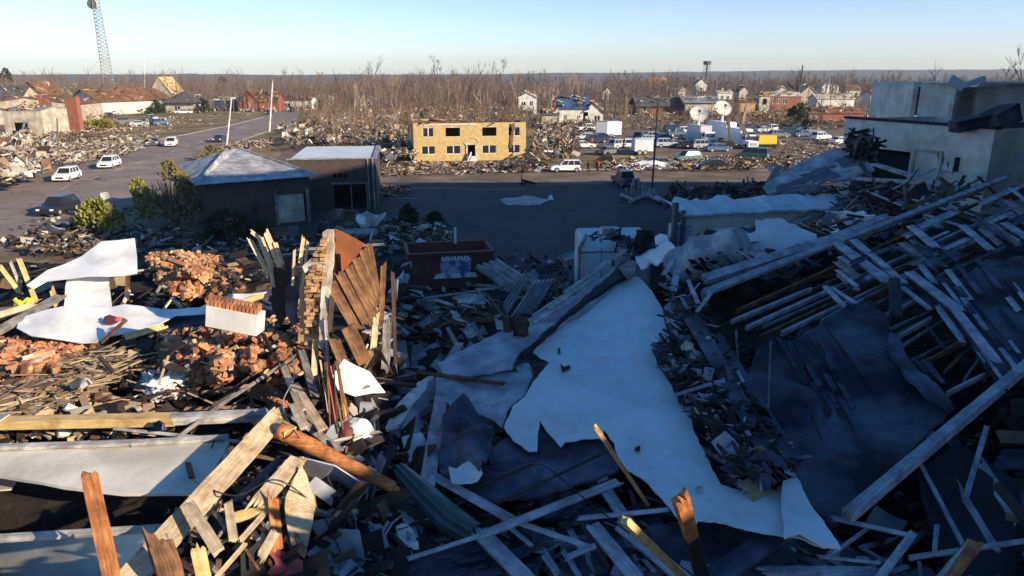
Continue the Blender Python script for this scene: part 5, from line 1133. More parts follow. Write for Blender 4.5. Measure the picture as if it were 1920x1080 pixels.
for args in (('board', 'thick pale board standing askew left of the fallen shingle slope', 1430, 365, 1.8, 1462, 312, 3.2, 14, 'wood_grey'), ('board', 'short board crossing the askew one left of the shingle slope', 1440, 312, 3.0, 1470, 338, 2.4, 9, 'wood_white'),
             ('board', 'dark sloping board at the foot of the beige building corner', 1600, 288, 2.2, 1632, 332, 1.2, 8, 'wood_dark'), ('board', 'long white fascia strip below the beige wall opening', 1600, 335, 1.1, 1765, 345, 1.0, 9, 'wood_white'),
             ('board', 'upper white fascia strip ending under the beige door', 1640, 308, 1.8, 1750, 342, 1.2, 12, 'wood_white'), ('board', 'pale strip left of the fascia over dark rafters', 1470, 352, 1.0, 1600, 338, 1.1, 6, 'wood_grey')):
    board(*args)
scatter('broken_lumber', 'lumber tangle below the beige building wall', [(1430, 355), (1600, 345), (1760, 350), (1860, 345), (1750, 400), (1650, 440), (1500, 440), (1440, 400)], 420, ['debris_dark', 'debris_brown', 'debris_grey', 'wood_grey'], mode='F', size=(.5, 3.2), rise=(.1, 1.0), tilt=.35, panels=.12, seed=33, weights=(5, 3, 2, 2), yaw=.5, wd=(.06, .16), th=(.04, .1))

field('debris_field', 'pale wreckage caught among the thicket trunks behind the yellow building', [(600, 214), (780, 196), (985, 196), (985, 220), (780, 224), (600, 228)], 900, (5, 4, 2, 4, 2), size=(.5, 2.6), rise=(0, 3.2), tilt=.8, seed=17)
field('debris_field', 'pale wreckage in front of the long cream hall and its lawn', [(90, 240), (190, 236), (330, 216), (330, 226), (200, 250), (110, 262)], 420, (5, 4, 2, 4, 2), size=(.4, 2.2), rise=(0, .8), tilt=.6, seed=18)
field('debris_field', 'torn pieces on and around the buried van body', [(1080, 450), (1230, 440), (1270, 470), (1230, 540), (1180, 520), (1085, 545)], 260, (2, 2, 4, 3, 4), size=(.3, 1.6), rise=(.2, 2.8), tilt=.7, seed=19) if False else None
scatter('wreckage', 'torn strips and boards over the buried van body', [(1090, 440), (1150, 434), (1225, 446), (1250, 480), (1200, 500), (1160, 452)], 110, ['debris_dark', 'debris_grey', 'felt_blue'], mode='F', size=(.4, 2.0), rise=(-.1, .25), tilt=.5, seed=77, zf=lambda x, y: atd(x, y+6, 40.6))
# ================================================================ FOREGROUND RUINS
def B(label, x0, y0, o0, x1, y1, o1, w_, mat, name='board', cat='board', **k): return board(name, label, x0, y0, o0, x1, y1, o1, w_, mat, cat=cat, **k)
WD = ['wood_pale', 'wood_grey', 'wood_brown', 'wood_dark', 'wood_orange', 'debris_white']
# ---- filling rubble, region by region
LEFT = [(-60, 470), (120, 478), (470, 470), (600, 520), (640, 700), (700, 900), (640, 1130), (-60, 1130)]
scatter('broken_lumber', 'splintered lumber and scraps filling the sunlit left ruins', LEFT, 1700, ['debris_tan', 'debris_brown', 'debris_dark', 'debris_white', 'debris_grey'], size=(.2, 1.5), rise=(-.1, .22), tilt=.3, panels=.25, chunk=.12, seed=41, weights=(3, 5, 9, .6, 1), wd=(.02, .10), th=(.015, .06))
scatter('broken_lumber', 'dark scraps in the shaded gully of the ruins', [(640, 700), (730, 560), (760, 470), (1090, 480), (1190, 520), (990, 640), (870, 700), (820, 900), (700, 1130), (600, 1130)], 1500, ['debris_shade_tint', 'debris_brown', 'debris_dark', 'debris_white'], size=(.25, 2.0), rise=(-.1, .5), tilt=.5, panels=.35, chunk=.1, seed=42, weights=(5, 2, 6, 1), wd=(.05, .28), th=(.02, .06))
scatter('broken_lumber', 'lumber pieces heaped at the bottom centre of the ruins', [(640, 1130), (760, 900), (1000, 850), (1220, 900), (1500, 1020), (1950, 1130)], 900, ['felt_blue', 'debris_shade_tint', 'debris_dark', 'wood_grey'], size=(.3, 1.7), rise=(-.1, .2), tilt=.25, panels=.35, seed=43, weights=(4, 4, 4, 2), wd=(.04, .16), th=(.015, .05))
scatter('broken_lumber', 'dark scraps under the torn rafters on the right', [(1240, 470), (1450, 400), (1950, 330), (1950, 1130), (1560, 1130), (1300, 700)], 1100, ['debris_dark', 'debris_shade_tint', 'felt_blue', 'debris_brown'], size=(.3, 2.0), rise=(-1.4, -.5), tilt=.3, panels=.3, seed=44, weights=(12, 1, 1, 1), wd=(.05, .16), th=(.03, .08), yaw=.55)
scatter('broken_lumber', 'pale broken pieces around the flat white roof edge', [(1240, 470), (1260, 440), (1400, 420), (1560, 410), (1700, 440), (1600, 480), (1400, 500), (1250, 520)], 420, ['felt_blue', 'debris_shade_tint', 'debris_dark', 'debris_white'], size=(.4, 2.2), rise=(-.1, .6), tilt=.4, panels=.55, seed=45, weights=(4, 3, 4, 3), wd=(.1, .4))
# ---- brick piles
def brick_pile(label, poly, n, hump, seed, mats=('brick_loose', 'brick_tan'), base=.0, wts=(3, 1), s=1.25):
    rnd = random.Random(seed); mb = MB(); cx = sum(p[0] for p in poly)/len(poly); cy = sum(p[1] for p in poly)/len(poly)
    rx = max(abs(p[0]-cx) for p in poly); ry = max(abs(p[1]-cy) for p in poly)
    for i in range(n):
        x, y = rnd_in(poly, rnd); d = min(1, math.hypot((x-cx)/rx, (y-cy)/ry)); h = base+hump*(1-d*d)*(.75+.9*noise.noise(Vector((x*.035, y*.05, seed))))+rnd.uniform(-.05, .07)
        p = F(x, y, h); q = rnd.random(); L = (.20 if q < .5 else rnd.uniform(.06, .13))*s
        mb.box(p, (L, .098*s*(1 if q < .7 else .7), .062*s), rand_rot(rnd, .75), 2 if rnd.random() < .09 else (0 if rnd.random() < wts[0]/sum(wts) else 1), taper=(rnd.uniform(.88, 1), rnd.uniform(.88, 1)))
    return tag(mb.build('brick_pile', list(mats)+['debris_tan']), label, 'bricks', None, 'stuff')
brick_pile('mound of loose orange bricks behind the white sheets', [(276, 478), (340, 472), (410, 482), (400, 505), (378, 530), (380, 556), (330, 558), (300, 535), (280, 505)], 620, .55, 1, wts=(1, 1))
brick_pile('mound of loose red bricks at the left edge below the white sheets', [(-40, 640), (60, 634), (190, 646), (170, 672), (110, 690), (60, 715), (20, 740), (-40, 750)], 900, .30, 2)
brick_pile('big mound of loose orange bricks under the white plastered block', [(300, 632), (400, 612), (520, 600), (600, 580), (610, 640), (560, 700), (470, 690), (400, 715), (330, 720), (290, 690)], 2000, .80, 3)
brick_pile('small cluster of red bricks beside the vertical splinters', [(500, 700), (530, 690), (545, 760), (510, 770)], 130, .1, 4, wts=(1, 0))
brick_pile('bricks spilled in the shade right of the brick mound', [(380, 500), (450, 505), (470, 560), (390, 560)], 200, .2, 5, mats=('debris_dark', 'brick_loose'), wts=(3, 1))
scatter('broken_lumber', 'splinters and plaster scraps lying over the brick mounds', [(300, 625), (590, 590), (600, 650), (470, 690), (300, 700)], 90, ['debris_tan', 'debris_brown', 'debris_white', 'debris_dark'], size=(.15, 1.0), rise=(.35, .75), tilt=.5, panels=.3, seed=54, wd=(.03, .08))
# white rendered block of masonry with brick top
e_ = empty('masonry_block', F(446, 636, 1.0), -.12, 'fallen masonry block with a white rendered face and orange brick top', 'block')
s_ = pxm(e_.location); W = 98*s_
mb = MB(); mb.box((0, 0, .42*W), (W, .35*W, .40*W), Matrix.Rotation(.16, 3, 'Y')); mb.build('rendered_face', 'render_white', e_)
mb = MB()
for r_ in range(2):
    for k in range(13): mb.box((-.5*W+(k+.5)*W/13, -.06*W+r_*.14*W, .66*W+r_*.045*W-(k-6)*.012*W), (W/13*.82, .13*W, .11*W), Matrix.Rotation(.16, 3, 'Y') @ Matrix.Rotation(.25, 3, 'Z'))
mb.build('brick_course', 'brick_loose', e_)
# fibrous insulation clump
def lump(name, label, c, rad, mat, seed, cat, amp=.35, sub=4, parent=None, rot=0):
    bm = bmesh.new(); bmesh.ops.create_icosphere(bm, subdivisions=sub, radius=1)
    for v in bm.verts:
        d = v.co.normalized(); k = 1+amp*noise.noise(d*1.6+Vector((seed, 0, 0)))+amp*.6*noise.noise(d*4.5+Vector((0, seed, 0)))+amp*.35*noise.noise(d*11+Vector((0, 0, seed))); v.co = Vector((d.x*rad[0], d.y*rad[1], d.z*rad[2]))*k
    me = bpy.data.meshes.new(name); bm.to_mesh(me); bm.free(); me.materials.append(MAT[mat]); me.polygons.foreach_set('use_smooth', [True]*len(me.polygons))
    o = bpy.data.objects.new(name, me); COL.objects.link(o); o.location = c; o.rotation_euler = (0, 0, rot)
    if parent: o.parent = parent
    return tag(o, label, cat)
lump('insulation', 'fluffy white insulation clump between the brick mounds', F(312, 722, .12), (.44, .34, .20), 'insulation', 3, 'insulation', amp=.8, sub=5)
lump('insulation', 'small grey-white insulation wisp at the left of the fluffy clump', F(282, 718, .1), (.16, .16, .18), 'insulation', 8, 'insulation', amp=.9)
# lath strips
scatter('lath_pile', 'fan of thin pale lath strips left of the dark hollow', [(60, 690), (180, 655), (270, 668), (190, 720), (120, 760), (20, 790), (-40, 780), (-20, 740)], 750, ['debris_tan', 'debris_brown', 'debris_grey'], size=(.5, 1.6), rise=(.05, .35), tilt=.12, panels=.02, seed=51, yaw=.55, wd=(.015, .05), th=(.008, .02), weights=(4, 2, 1))
scatter('broken_lumber', 'short pale blocks of wood above the long yellow beam', [(20, 720), (150, 715), (200, 740), (190, 775), (20, 778)], 130, ['debris_tan', 'debris_white', 'debris_brown'], size=(.15, .6), rise=(.1, .3), tilt=.6, panels=.3, seed=52, wd=(.06, .15), th=(.03, .08), weights=(4, 2, 2))
scatter('broken_lumber', 'pale scraps under the long yellow beam', [(-20, 800), (170, 798), (220, 815), (120, 828), (-20, 832)], 150, ['debris_tan', 'debris_white', 'debris_brown', 'debris_dark'], size=(.15, .7), rise=(0, .15), tilt=.6, panels=.4, seed=53)

# ---- white sheets at the left
PW = Plane((60, 540, .75), (257, 500, 1.15), (130, 575, .55), mode='f')
sheet('metal_sheet', 'upper white metal sheet bent up behind the brick mound', [(50, 536), (88, 506), (150, 478), (192, 455), (252, 446), (257, 512), (204, 519), (130, 522), (86, 526), (62, 542)], PW, 'sheet_white', th=.02, rag=1.2, step=26, crumple=.12, dens=18, seed=2)
sheet('metal_sheet', 'middle white sheet panel joining the upper and lower sheets', [(128, 518), (203, 516), (211, 578), (118, 590)], Plane((128, 520, .8), (205, 520, .8), (165, 585, .35), mode='f'), 'sheet_white', th=.02, rag=1.2, step=20, crumple=.08, dens=18, seed=3)
PL = Plane((30, 600, .50), (500, 560, .62), (170, 640, .30), mode='f')
sheet('metal_sheet', 'long lower white sheet sweeping across the left ruins', [(36, 590), (118, 579), (210, 574), (330, 573), (375, 577), (436, 552), (500, 548), (430, 580), (390, 592), (330, 592), (300, 612), (236, 632), (180, 642), (118, 636), (60, 634), (30, 612)], PL, 'sheet_white', th=.02, rag=1.5, step=22, crumple=.14, dens=18, seed=4)
sheet('roof_panel', 'blue-grey shaded panel under the yellow trim boards', [(330, 580), (400, 588), (470, 556), (516, 546), (520, 590), (420, 600), (360, 612), (300, 640), (290, 620)], Plane((330, 600, .30), (510, 560, .40), (360, 630, .2), mode='f'), 'felt_blue', th=.02, rag=2, step=16, crumple=.1, seed=5)
B('yellow trim board lying along the blue-grey panel', 388, 592, .55, 492, 554, .7, 11, 'wood_yellow', splin=(0, 1))
B('short yellow trim board at the tip of the lower white sheet', 236, 632, .45, 306, 612, .5, 12, 'wood_yellow')
B('brown sliver sticking up from the lower white sheet', 190, 642, .3, 236, 600, .8, 7, 'wood_brown')
B('long weathered board running down to the left edge under the white sheets', -30, 636, .35, 112, 556, .6, 17, 'wood_grey')
B('second weathered board at the left edge', -30, 600, .45, 60, 572, .6, 12, 'wood_pale')
B('tan stud standing at the far left', 36, 486, 1.1, 66, 562, .3, 9, 'wood_yellow')
B('shorter tan stud leaning left of the first one', 0, 500, 1.0, 36, 548, .4, 9, 'wood_yellow')
B('thin pale stud between the two tan studs', 20, 492, 1.1, 40, 540, .4, 5, 'wood_white')
B('small tan stud under the white sheet panel', 98, 545, .6, 106, 572, .35, 9, 'wood_yellow')
B('rust-brown post in the hollow right of the white sheets', 240, 512, .7, 238, 560, .3, 8, 'wood_brown')
B('pale post stub in the hollow right of the white sheets', 225, 585, .3, 242, 545, .6, 6, 'wood_pale')
B('grey pole leaning from the hollow toward the brick mound', 278, 574, .3, 300, 538, .7, 5, 'wood_grey')
B('short white stub poking through the lower white sheet', 324, 560, .6, 340, 578, .4, 6, 'wood_white', splin=(0, 0))
mb = MB(); rnd = random.Random(3)
for i in range(6): mb.box((rnd.uniform(-.2, .2), rnd.uniform(-.1, .1), rnd.uniform(0, .12)), (.22, .06, .08), rand_rot(rnd, .5))
thing(mb, 'strap_bundle', 'hivis', 'bright yellow bundle at the left below the tan studs', 'strap', loc=F(45, 572, .35))
mb = MB(); mb.tube((-.3, 0, 0), (.3, .1, .05), .17, .15, 9); thing(mb, 'log', 'wood_grey', 'short pale log stub at the left edge', 'log', loc=F(16, 590, .2))

# ---- the vertical masonry and splinter ridge
RB = F(600, 700, .1); RD_ = RB.y
def vert(label, x0, y0, x1, y1, w_, mat, D=None, D2=None, name='board', **k):
    D = D or RD_
    p = atd(x0, y0, D); q = atd(x1, y1, D2 or D)
    BN[0] += 1; wd = w_*pxm((p+q)/2); mb = board_mesh((q-p).length, wd, max(.03, wd*.25), BN[0]*7+1, k.get('splin', (1, 1)), 0)
    o = mb.build(name, mat); tag(o, label, 'board', k.get('group')); place_axis(o, p, q, k.get('roll', .25), 1.0); return o
def dsheet(name, label, poly, D, mat, dslope=0, dx=0, **k):
    xs = sum(p[0] for p in poly)/len(poly); ys = sum(p[1] for p in poly)/len(poly)
    return sheet(name, label, poly, Plane((xs-50, ys, D-dx*.5), (xs+50, ys, D+dx*.5), (xs, ys-60, D+dslope), mode='d'), mat, **k)
mw = empty('masonry_column', atd(600, 660, RD_), 0, 'tall jagged column of tan brickwork edged with white plaster', 'wall')
o = dsheet('brick_core', None, [(574, 512), (588, 480), (599, 452), (608, 434), (618, 440), (616, 500), (606, 560), (600, 640), (590, 660), (560, 642), (564, 570)], RD_, 'brick_tan', th=.35, rag=3, step=9, crumple=.03, cscale=5, dens=9, dslope=.1, cat=None, seed=7, smooth=False)
bpy.context.view_layer.update(); o.parent = mw; o.matrix_parent_inverse = mw.matrix_world.inverted()
for lab, poly, dd in (('plaster_face', [(604, 436), (612, 430), (624, 430), (626, 470), (622, 520), (617, 560), (612, 610), (605, 658), (597, 650), (600, 600), (602, 545), (606, 500)], -.22), ('plaster_cap', [(566, 500), (584, 484), (602, 488), (604, 502), (585, 500), (572, 512)], -.2)):
    o = dsheet(lab, None, poly, RD_+dd, 'plaster', th=.08, rag=1.0, step=9, crumple=.02, dens=8, dslope=.1, cat=None, seed=8); bpy.context.view_layer.update(); o.parent = mw; o.matrix_parent_inverse = mw.matrix_world.inverted()
mb = MB(); rnd = random.Random(2); c = atd(583, 575, RD_-.15)
row = 0; y = 648
while y > 446:
    x = (574 if y > 520 else 604-(y-446)*.40)+rnd.uniform(-3, 3)
    while x < 606:
        w_ = rnd.uniform(9, 15); p = atd(x+w_/2, y, RD_-.14+rnd.uniform(-.05, .05)); q = pxm(p)
        mb.box(p-c, (w_*q*.95, .16, 6.2*q), rand_rot(rnd, .09) if False else Matrix.Rotation(rnd.gauss(0, .10), 3, 'Y') @ Matrix.Rotation(rnd.gauss(0, .2), 3, 'X'), taper=(rnd.uniform(.8, 1), 1)); x += w_+rnd.uniform(0, 1.5)
    y -= 6.8
o = mb.build('bricks', 'brick_tan'); o.location = c; bpy.context.view_layer.update(); o.parent = mw; o.matrix_parent_inverse = mw.matrix_world.inverted()
vert('pale lath standing left of the masonry column', 577, 455, 561, 590, 5, 'wood_pale', roll=.1)
vert('pale upright stud left of the masonry column, tallest of its group', 569, 449, 563, 492, 8, 'wood_pale')
vert('short pale stud left of the upright laths', 552, 470, 549, 535, 5, 'wood_pale')
vert('leftmost pale stud of the splayed group', 470, 452, 504, 516, 9, 'wood_pale', D=RD_+1)
vert('short pale piece at the top of the splayed studs', 472, 435, 488, 448, 7, 'wood_pale', D=RD_+1)
vert('second pale stud of the splayed group', 488, 446, 510, 504, 11, 'wood_pale', D=RD_+1)
vert('broadest pale stud of the splayed group', 500, 438, 524, 498, 11, 'wood_pale', D=RD_+.8)
vert('rightmost pale stud of the splayed group', 516, 456, 528, 492, 8, 'wood_pale', D=RD_+.8)
vert('lower pale stud under the splayed group', 506, 486, 512, 536, 7, 'wood_pale', D=RD_+.8)
dsheet('cloth', 'dark brown cloth hanging from the splayed studs', [(506, 510), (520, 495), (540, 490), (548, 530), (545, 580), (528, 610), (512, 580)], RD_+.9, 'wood_dark', rag=2, step=12, crumple=.3, th=.02, seed=9, cat='cloth')
dsheet('roof_panel', 'grey upright panel left of the masonry column', [(534, 545), (548, 516), (560, 520), (558, 600), (550, 612), (536, 590)], RD_+.4, 'felt_blue', rag=1, step=12, crumple=.05, th=.03, seed=10)
dsheet('copper_sheet', 'curled orange-brown sheet standing right of the masonry column', [(629, 428), (650, 438), (682, 456), (672, 475), (648, 505), (633, 525), (630, 480)], RD_+.9, 'copper_panel', rag=0, crumple=.06, th=.03, seed=11, dx=1.0)
for i, (x0, y0, x1, y1, w_, lb) in enumerate(((620, 530, 668, 612, 24, 'broad brown plank at the left of the upright plank fan'), (640, 514, 688, 604, 22, 'second brown plank of the upright plank fan'), (655, 500, 700, 590, 20, 'third brown plank of the upright plank fan'), (668, 484, 705, 572, 18, 'fourth brown plank of the upright plank fan'), (681, 468, 706, 555, 16, 'fifth brown plank of the upright plank fan'), (692, 458, 706, 545, 13, 'rightmost sharp plank of the upright plank fan'))):
    vert(lb, x0, y0, x1, y1, w_, 'wood_brown', D=RD_-.1+i*.08, roll=.22, splin=(.3, .6))
vert('orange-brown plank below the plank fan', 652, 612, 684, 680, 27, 'wood_brown', D=RD_-.4, roll=.2, splin=(0, 0))
vert('brown plank leaning down from the masonry column base', 628, 640, 652, 704, 20, 'wood_brown', D=RD_-.5, roll=.2)
vert('dark upright board between the column and the plank fan', 622, 560, 612, 706, 9, 'wood_dark', D=RD_-.3)
vert('red-brown upright post with a sunlit tip right of the plank fan', 719, 500, 714, 600, 11, 'wood_brown', D=RD_+1.0)
vert('thin dark post right of the red-brown post', 736, 512, 742, 700, 7, 'wood_dark', D=RD_+1.0)
vert('tan sliver lit below the plank fan', 706, 586, 700, 650, 12, 'wood_pale', D=RD_+.5)
vert('grey panel sliver in the gully right of the tan sliver', 726, 606, 722, 690, 16, 'wood_grey', D=RD_+.5)
vert('dark tall board standing left of the dumpster', 775, 500, 748, 690, 18, 'wood_dark', D=24, D2=21)
vert('pale brown board at the foot of the masonry column', 592, 640, 588, 720, 12, 'wood_pale', D=RD_-.3)
vert('thin white lath at the foot of the column', 610, 600, 616, 700, 6, 'wood_white', D=RD_-.4)
for i in range(11):
    rn = random.Random(i); x = 596+i*4.2; vert('thin hanging lath in the splinter curtain below the column', x, 690+rn.uniform(-20, 20), x+rn.uniform(4, 26), 800+rn.uniform(-20, 30), rn.uniform(2.5, 5), rn.choice(['wood_brown', 'wood_pale', 'wood_dark']), D=RD_-2.2+rn.uniform(-.3, .3), group='hanging laths below the column')
vert('pink torn strip hanging in the splinter curtain', 618, 690, 628, 800, 8, 'cloth_pink', D=RD_-2.3, name='insulation_strip')

# ---- white curled sheet and round bundle
CS = Plane((615, 716, 1.05), (722, 735, 1.05), (645, 674, 1.25), mode='f')
sheet('metal_sheet', 'small curled white sheet in the middle of the ruins', [(615, 715), (632, 694), (647, 672), (668, 684), (694, 697), (724, 735), (700, 736), (668, 742), (640, 730)], CS, 'sheet_white', th=.02, rag=.4, step=20, crumple=.06, dens=14, seed=12)
sheet('cloth', 'charcoal ragged cloth hanging below the small curled white sheet', [(662, 738), (700, 734), (724, 735), (746, 752), (738, 770), (712, 790), (690, 775), (676, 760)], Plane((662, 745, .65), (746, 755, .65), (700, 790, .35), mode='f'), 'felt_dark', th=.03, rag=3, step=9, crumple=.25, dens=12, seed=13, cat='cloth')
mk('maroon', (.22, .075, .08), (.13, .04, .045), scale=3)
c = F(672, 822, .45); s_ = pxm(c)
e_ = empty('insulated_bundle', c, 0, 'round white and maroon insulated bundle above the orange log', 'bundle')
o = lump('wrapping', None, (0, 0, 0), (31*s_, 31*s_, 40*s_), 'sheet_white', 5, None, amp=.10, parent=e_)
o = lump('maroon_cover', None, (-14*s_, -5*s_, 10*s_), (25*s_, 27*s_, 27*s_), 'maroon', 9, None, amp=.12, parent=e_)

# ---- lower-left beams and panels
B('long yellow timber beam crossing the left ruins', -30, 794, .55, 330, 786, .55, 24, 'wood_yellow', th=.16, roll=.5, splin=(0, 0))
B('bluish shaded end piece of the long timber beam', 322, 786, .56, 500, 778, .5, 20, 'wood_white', th=.15, roll=.5, splin=(0, 1))
B('thin pale pipe crossing toward the diagonal plank', 214, 804, .45, 446, 828, .45, 6, 'wood_white', th=.05)
B('thin grey strip leaning over the beige panel', 284, 858, .35, 440, 740, .7, 7, 'wood_grey', th=.03)
B('thin grey strip continuing up to the splinter ridge', 440, 742, .65, 574, 655, .7, 6, 'wood_grey', th=.03)
B('dark sliver parallel to the thin grey strip', 400, 760, .4, 492, 690, .6, 7, 'wood_dark')
def wallsheet(label, poly, D0, mat, name='wall_panel', cat='wall panel', **k): return dsheet(name, label, poly, D0, mat, cat=cat, **k)
pw = F(200, 850, .5).y
sheet('wall_panel', 'beige wall panel with its sunlit upper edge in the left foreground', [(-40, 846), (0, 846), (215, 838), (330, 828), (432, 822), (420, 850), (395, 890), (362, 925), (230, 925), (120, 912), (0, 890), (-40, 890)], Plane((0, 846, F(0, 846, .45).y), (430, 824, F(430, 824, .45).y), (200, 925, F(0, 846, .45).y-1.15), mode='d'), 'beige_wall', th=.05, rag=.8, step=40, crumple=.02, dens=40, seed=15, cat='wall panel')
B('pale coping strip along the top of the beige wall panel', -40, 840, .52, 250, 830, .52, 13, 'wood_white', th=.06, splin=(0, 0), toward=.3)
B('bluish coping strip along the right top of the beige wall panel', 248, 831, .52, 428, 820, .5, 12, 'wood_white', th=.06, splin=(0, 0), toward=.3)
B('dark cable line across the beige wall panel', 402, 826, .53, 365, 930, .1, 2.5, 'black_paint', th=.015, name='cable', cat='cable')
sheet('wall_panel', 'shaded blue-grey wall panel at the bottom left corner', [(-40, 1018), (160, 1004), (318, 990), (300, 1030), (240, 1110), (-40, 1120)], Plane((0, 1015, F(0, 1015, .4).y), (300, 992, F(300, 992, .4).y), (100, 1110, F(0, 1015, .4).y-.9), mode='d'), 'beige_wall', th=.05, rag=.8, step=40, crumple=.02, dens=40, seed=16, cat='wall panel')
B('peeling white coping strip along the lower shaded panel', -40, 1012, .50, 312, 990, .48, 15, 'wood_white', th=.06, splin=(0, 1), toward=.3)
B('long diagonal plank running from the log down to the bottom edge', 522, 780, .75, 222, 1110, .60, 44, 'wood_pale', th=.05, roll=.0)
B('orange splintered stake rising at the bottom left', 216, 1110, .55, 168, 892, 1.45, 27, 'wood_orange', th=.09, roll=.3)
lg0, lg1 = F(522, 806, .75), F(738, 914, .95)
mb = MB(); rnd = random.Random(4); pr = None; N = 12; r0 = 17*pxm(lg0)
for k in range(N):
    a = (lg1-lg0)*(k/N); b = (lg1-lg0)*((k+1)/N); mb.tube(a, b, r0*(1-.03*k)*rnd.uniform(.95, 1.04), r0*(1-.03*(k+1))*rnd.uniform(.95, 1.04), 12, cap=k in (0, N-1))
mb.tube((lg1-lg0)*.995, (lg1-lg0)*1.05, r0*.55, r0*.15, 7)
o = thing(mb, 'wooden_post', 'wood_orange', 'thick round orange-brown post lying diagonally in the sun', 'post', loc=lg0, smooth=True)
B('sawn orange block at the upper end of the round post', 505, 790, .7, 545, 812, .75, 26, 'wood_yellow', th=.12, splin=(0, 0))
B('grey board lying along the upper side of the round post', 548, 778, .75, 640, 846, .75, 14, 'wood_grey')
for a in (('pale splintered plank right of the thin strip, upper piece', 530, 684, .7, 566, 770, .8, 13, 'wood_pale'), ('broad pale plank sloping down to the round post', 552, 722, .8, 606, 806, .85, 17, 'wood_pale'), ('small pale plank between the sloping planks and the log', 551, 758, .9, 572, 802, .9, 17, 'wood_pale'), ('dark blue-grey plank leaning near the splinter curtain', 566, 660, .7, 590, 742, .8, 15, 'wood_grey')): B(*a)
for a in (('broad pale-grey plank pointing up to the round post', 558, 862, .75, 490, 938, .65, 30, 'wood_pale'), ('shaded blue plank left of the broad pale-grey plank', 520, 866, .55, 446, 938, .5, 17, 'felt_blue'), ('narrow pale plank at the bottom of the fan', 500, 958, .6, 452, 1012, .5, 10, 'wood_pale'), ('second narrow pale plank at the bottom of the fan', 506, 980, .6, 484, 1026, .5, 10, 'wood_pale'),
          ('short tan plank lying level left of the fan', 432, 972, .5, 496, 958, .6, 20, 'wood_yellow'), ('rust-orange plank standing in the middle of the fan', 512, 938, .75, 520, 1028, .5, 20, 'wood_orange'), ('double pale board left of the fan', 354, 946, .9, 410, 1034, .7, 22, 'wood_pale'), ('brown splintered stub at the bottom edge', 330, 1110, .55, 300, 1020, 1.0, 44, 'wood_brown'),
          ('bright yellow splintered stub at the bottom edge', 388, 1110, .6, 372, 1032, .95, 26, 'wood_yellow'), ('thin pale stick running to the bottom edge', 460, 1020, .6, 398, 1092, .5, 8, 'wood_pale'), ('short dark-tan splinter above the double board', 428, 945, .7, 438, 1012, .55, 16, 'wood_pale'), ('thin pale splinter beside the diagonal plank', 312, 1002, .9, 325, 1036, .8, 4, 'wood_white'),
          ('small tan batten left of the tan level plank', 404, 962, .6, 425, 992, .55, 8, 'wood_grey'), ('pale wedge below the fan', 492, 1040, .6, 515, 1000, .7, 18, 'wood_pale')): B(*a)
sheet('board', 'large pale leaf-shaped splintered panel in the fan', [(566, 872), (576, 890), (590, 938), (592, 950), (580, 1010), (572, 1046), (556, 1030), (546, 1020), (534, 950), (536, 930), (552, 895)], Plane((566, 872, .9), (590, 950, .8), (550, 1030, .5), mode='f'), 'wood_pale', th=.03, rag=1.5, step=14, crumple=.03, dens=16, seed=17, cat='board')
sheet('cloth', 'crumpled pink-red cloth at the bottom of the left ruins', [(505, 1024), (525, 1026), (545, 1036), (575, 1052), (580, 1110), (505, 1110)], Plane((505, 1030, .6), (578, 1050, .6), (530, 1090, .3), mode='f'), 'cloth_pink', th=.02, rag=3, step=10, crumple=.3, cscale=4, dens=8, seed=18, cat='cloth')
sheet('cloth', 'black tarp scrap at the bottom beside the pink cloth', [(450, 1040), (480, 1016), (500, 1030), (508, 1110), (458, 1110)], Plane((450, 1045, .5), (505, 1040, .5), (470, 1100, .2), mode='f'), 'rubber', th=.02, rag=2, step=12, crumple=.1, dens=12, seed=19, cat='tarp')
for i in range(26):
    rn = random.Random(300+i); x = rn.uniform(330, 640); y = rn.uniform(860, 1060); a = rn.choice((1, 1, -1))*rn.uniform(.5, 1.4); L = rn.uniform(25, 75)
    B('small loose splinter among the planks at the lower left', x, y, rn.uniform(.3, .6), x+math.cos(a)*L, y+math.sin(a)*L, rn.uniform(.3, .7), rn.uniform(4, 11), rn.choice(['wood_dark', 'wood_brown', 'wood_grey', 'wood_pale']), group='small splinters at the lower left', name='splinter')

# ---- centre: the big white membrane slab
MP = Plane((1190, 520, 7.2), (1545, 1015, 6.9), (955, 800, 6.75))
sheet('roof_membrane', 'big white roof membrane slab sliding down through the centre of the ruins', [(1198, 520), (1222, 545), (1243, 582), (1248, 612), (1262, 648), (1240, 655), (1222, 655), (1236, 690), (1254, 716), (1278, 758), (1292, 772), (1300, 806), (1332, 872), (1352, 908), (1400, 924), (1440, 922), (1470, 905), (1492, 896), (1508, 930), (1535, 968), (1572, 1026), (1545, 1026), (1500, 1008), (1442, 1000), (1400, 992), (1360, 980), (1310, 975), (1292, 1000), (1262, 960), (1222, 915), (1208, 900), (1160, 872), (1152, 830), (1132, 806), (1130, 822), (1100, 822), (1060, 828), (1052, 838), (1020, 800), (1012, 788), (1007, 845), (992, 846), (962, 826), (945, 800), (962, 760), (985, 742), (1000, 715), (1030, 680), (990, 656), (1010, 622), (1060, 590), (1120, 560), (1175, 515)], MP, 'membrane', th=.022, rag=1.4, step=9, crumple=.010, cscale=.5, dens=26, seed=21, cat='roof')
def on(pl, x, y, k=.0): return pl.hit(x, y)+pl.n*k
def mark(label, poly, mat='dark', name='tear', k=.05): return sheet(name, label, poly, Plane_off(MP, k), mat, th=.015, rag=1, step=6, crumple=.01, dens=8, cat=name, seed=len(poly))
class Plane_off:
    def __init__(s, pl, k): s.p = pl.p+pl.n*k; s.n = pl.n
    hit = Plane.hit
mark('small dark tear in the upper middle of the white membrane', [(1050, 682), (1058, 688), (1068, 684), (1070, 690), (1054, 697)])
mark('small dark flake near the top of the white membrane', [(1046, 652), (1050, 652), (1051, 662), (1047, 662)])
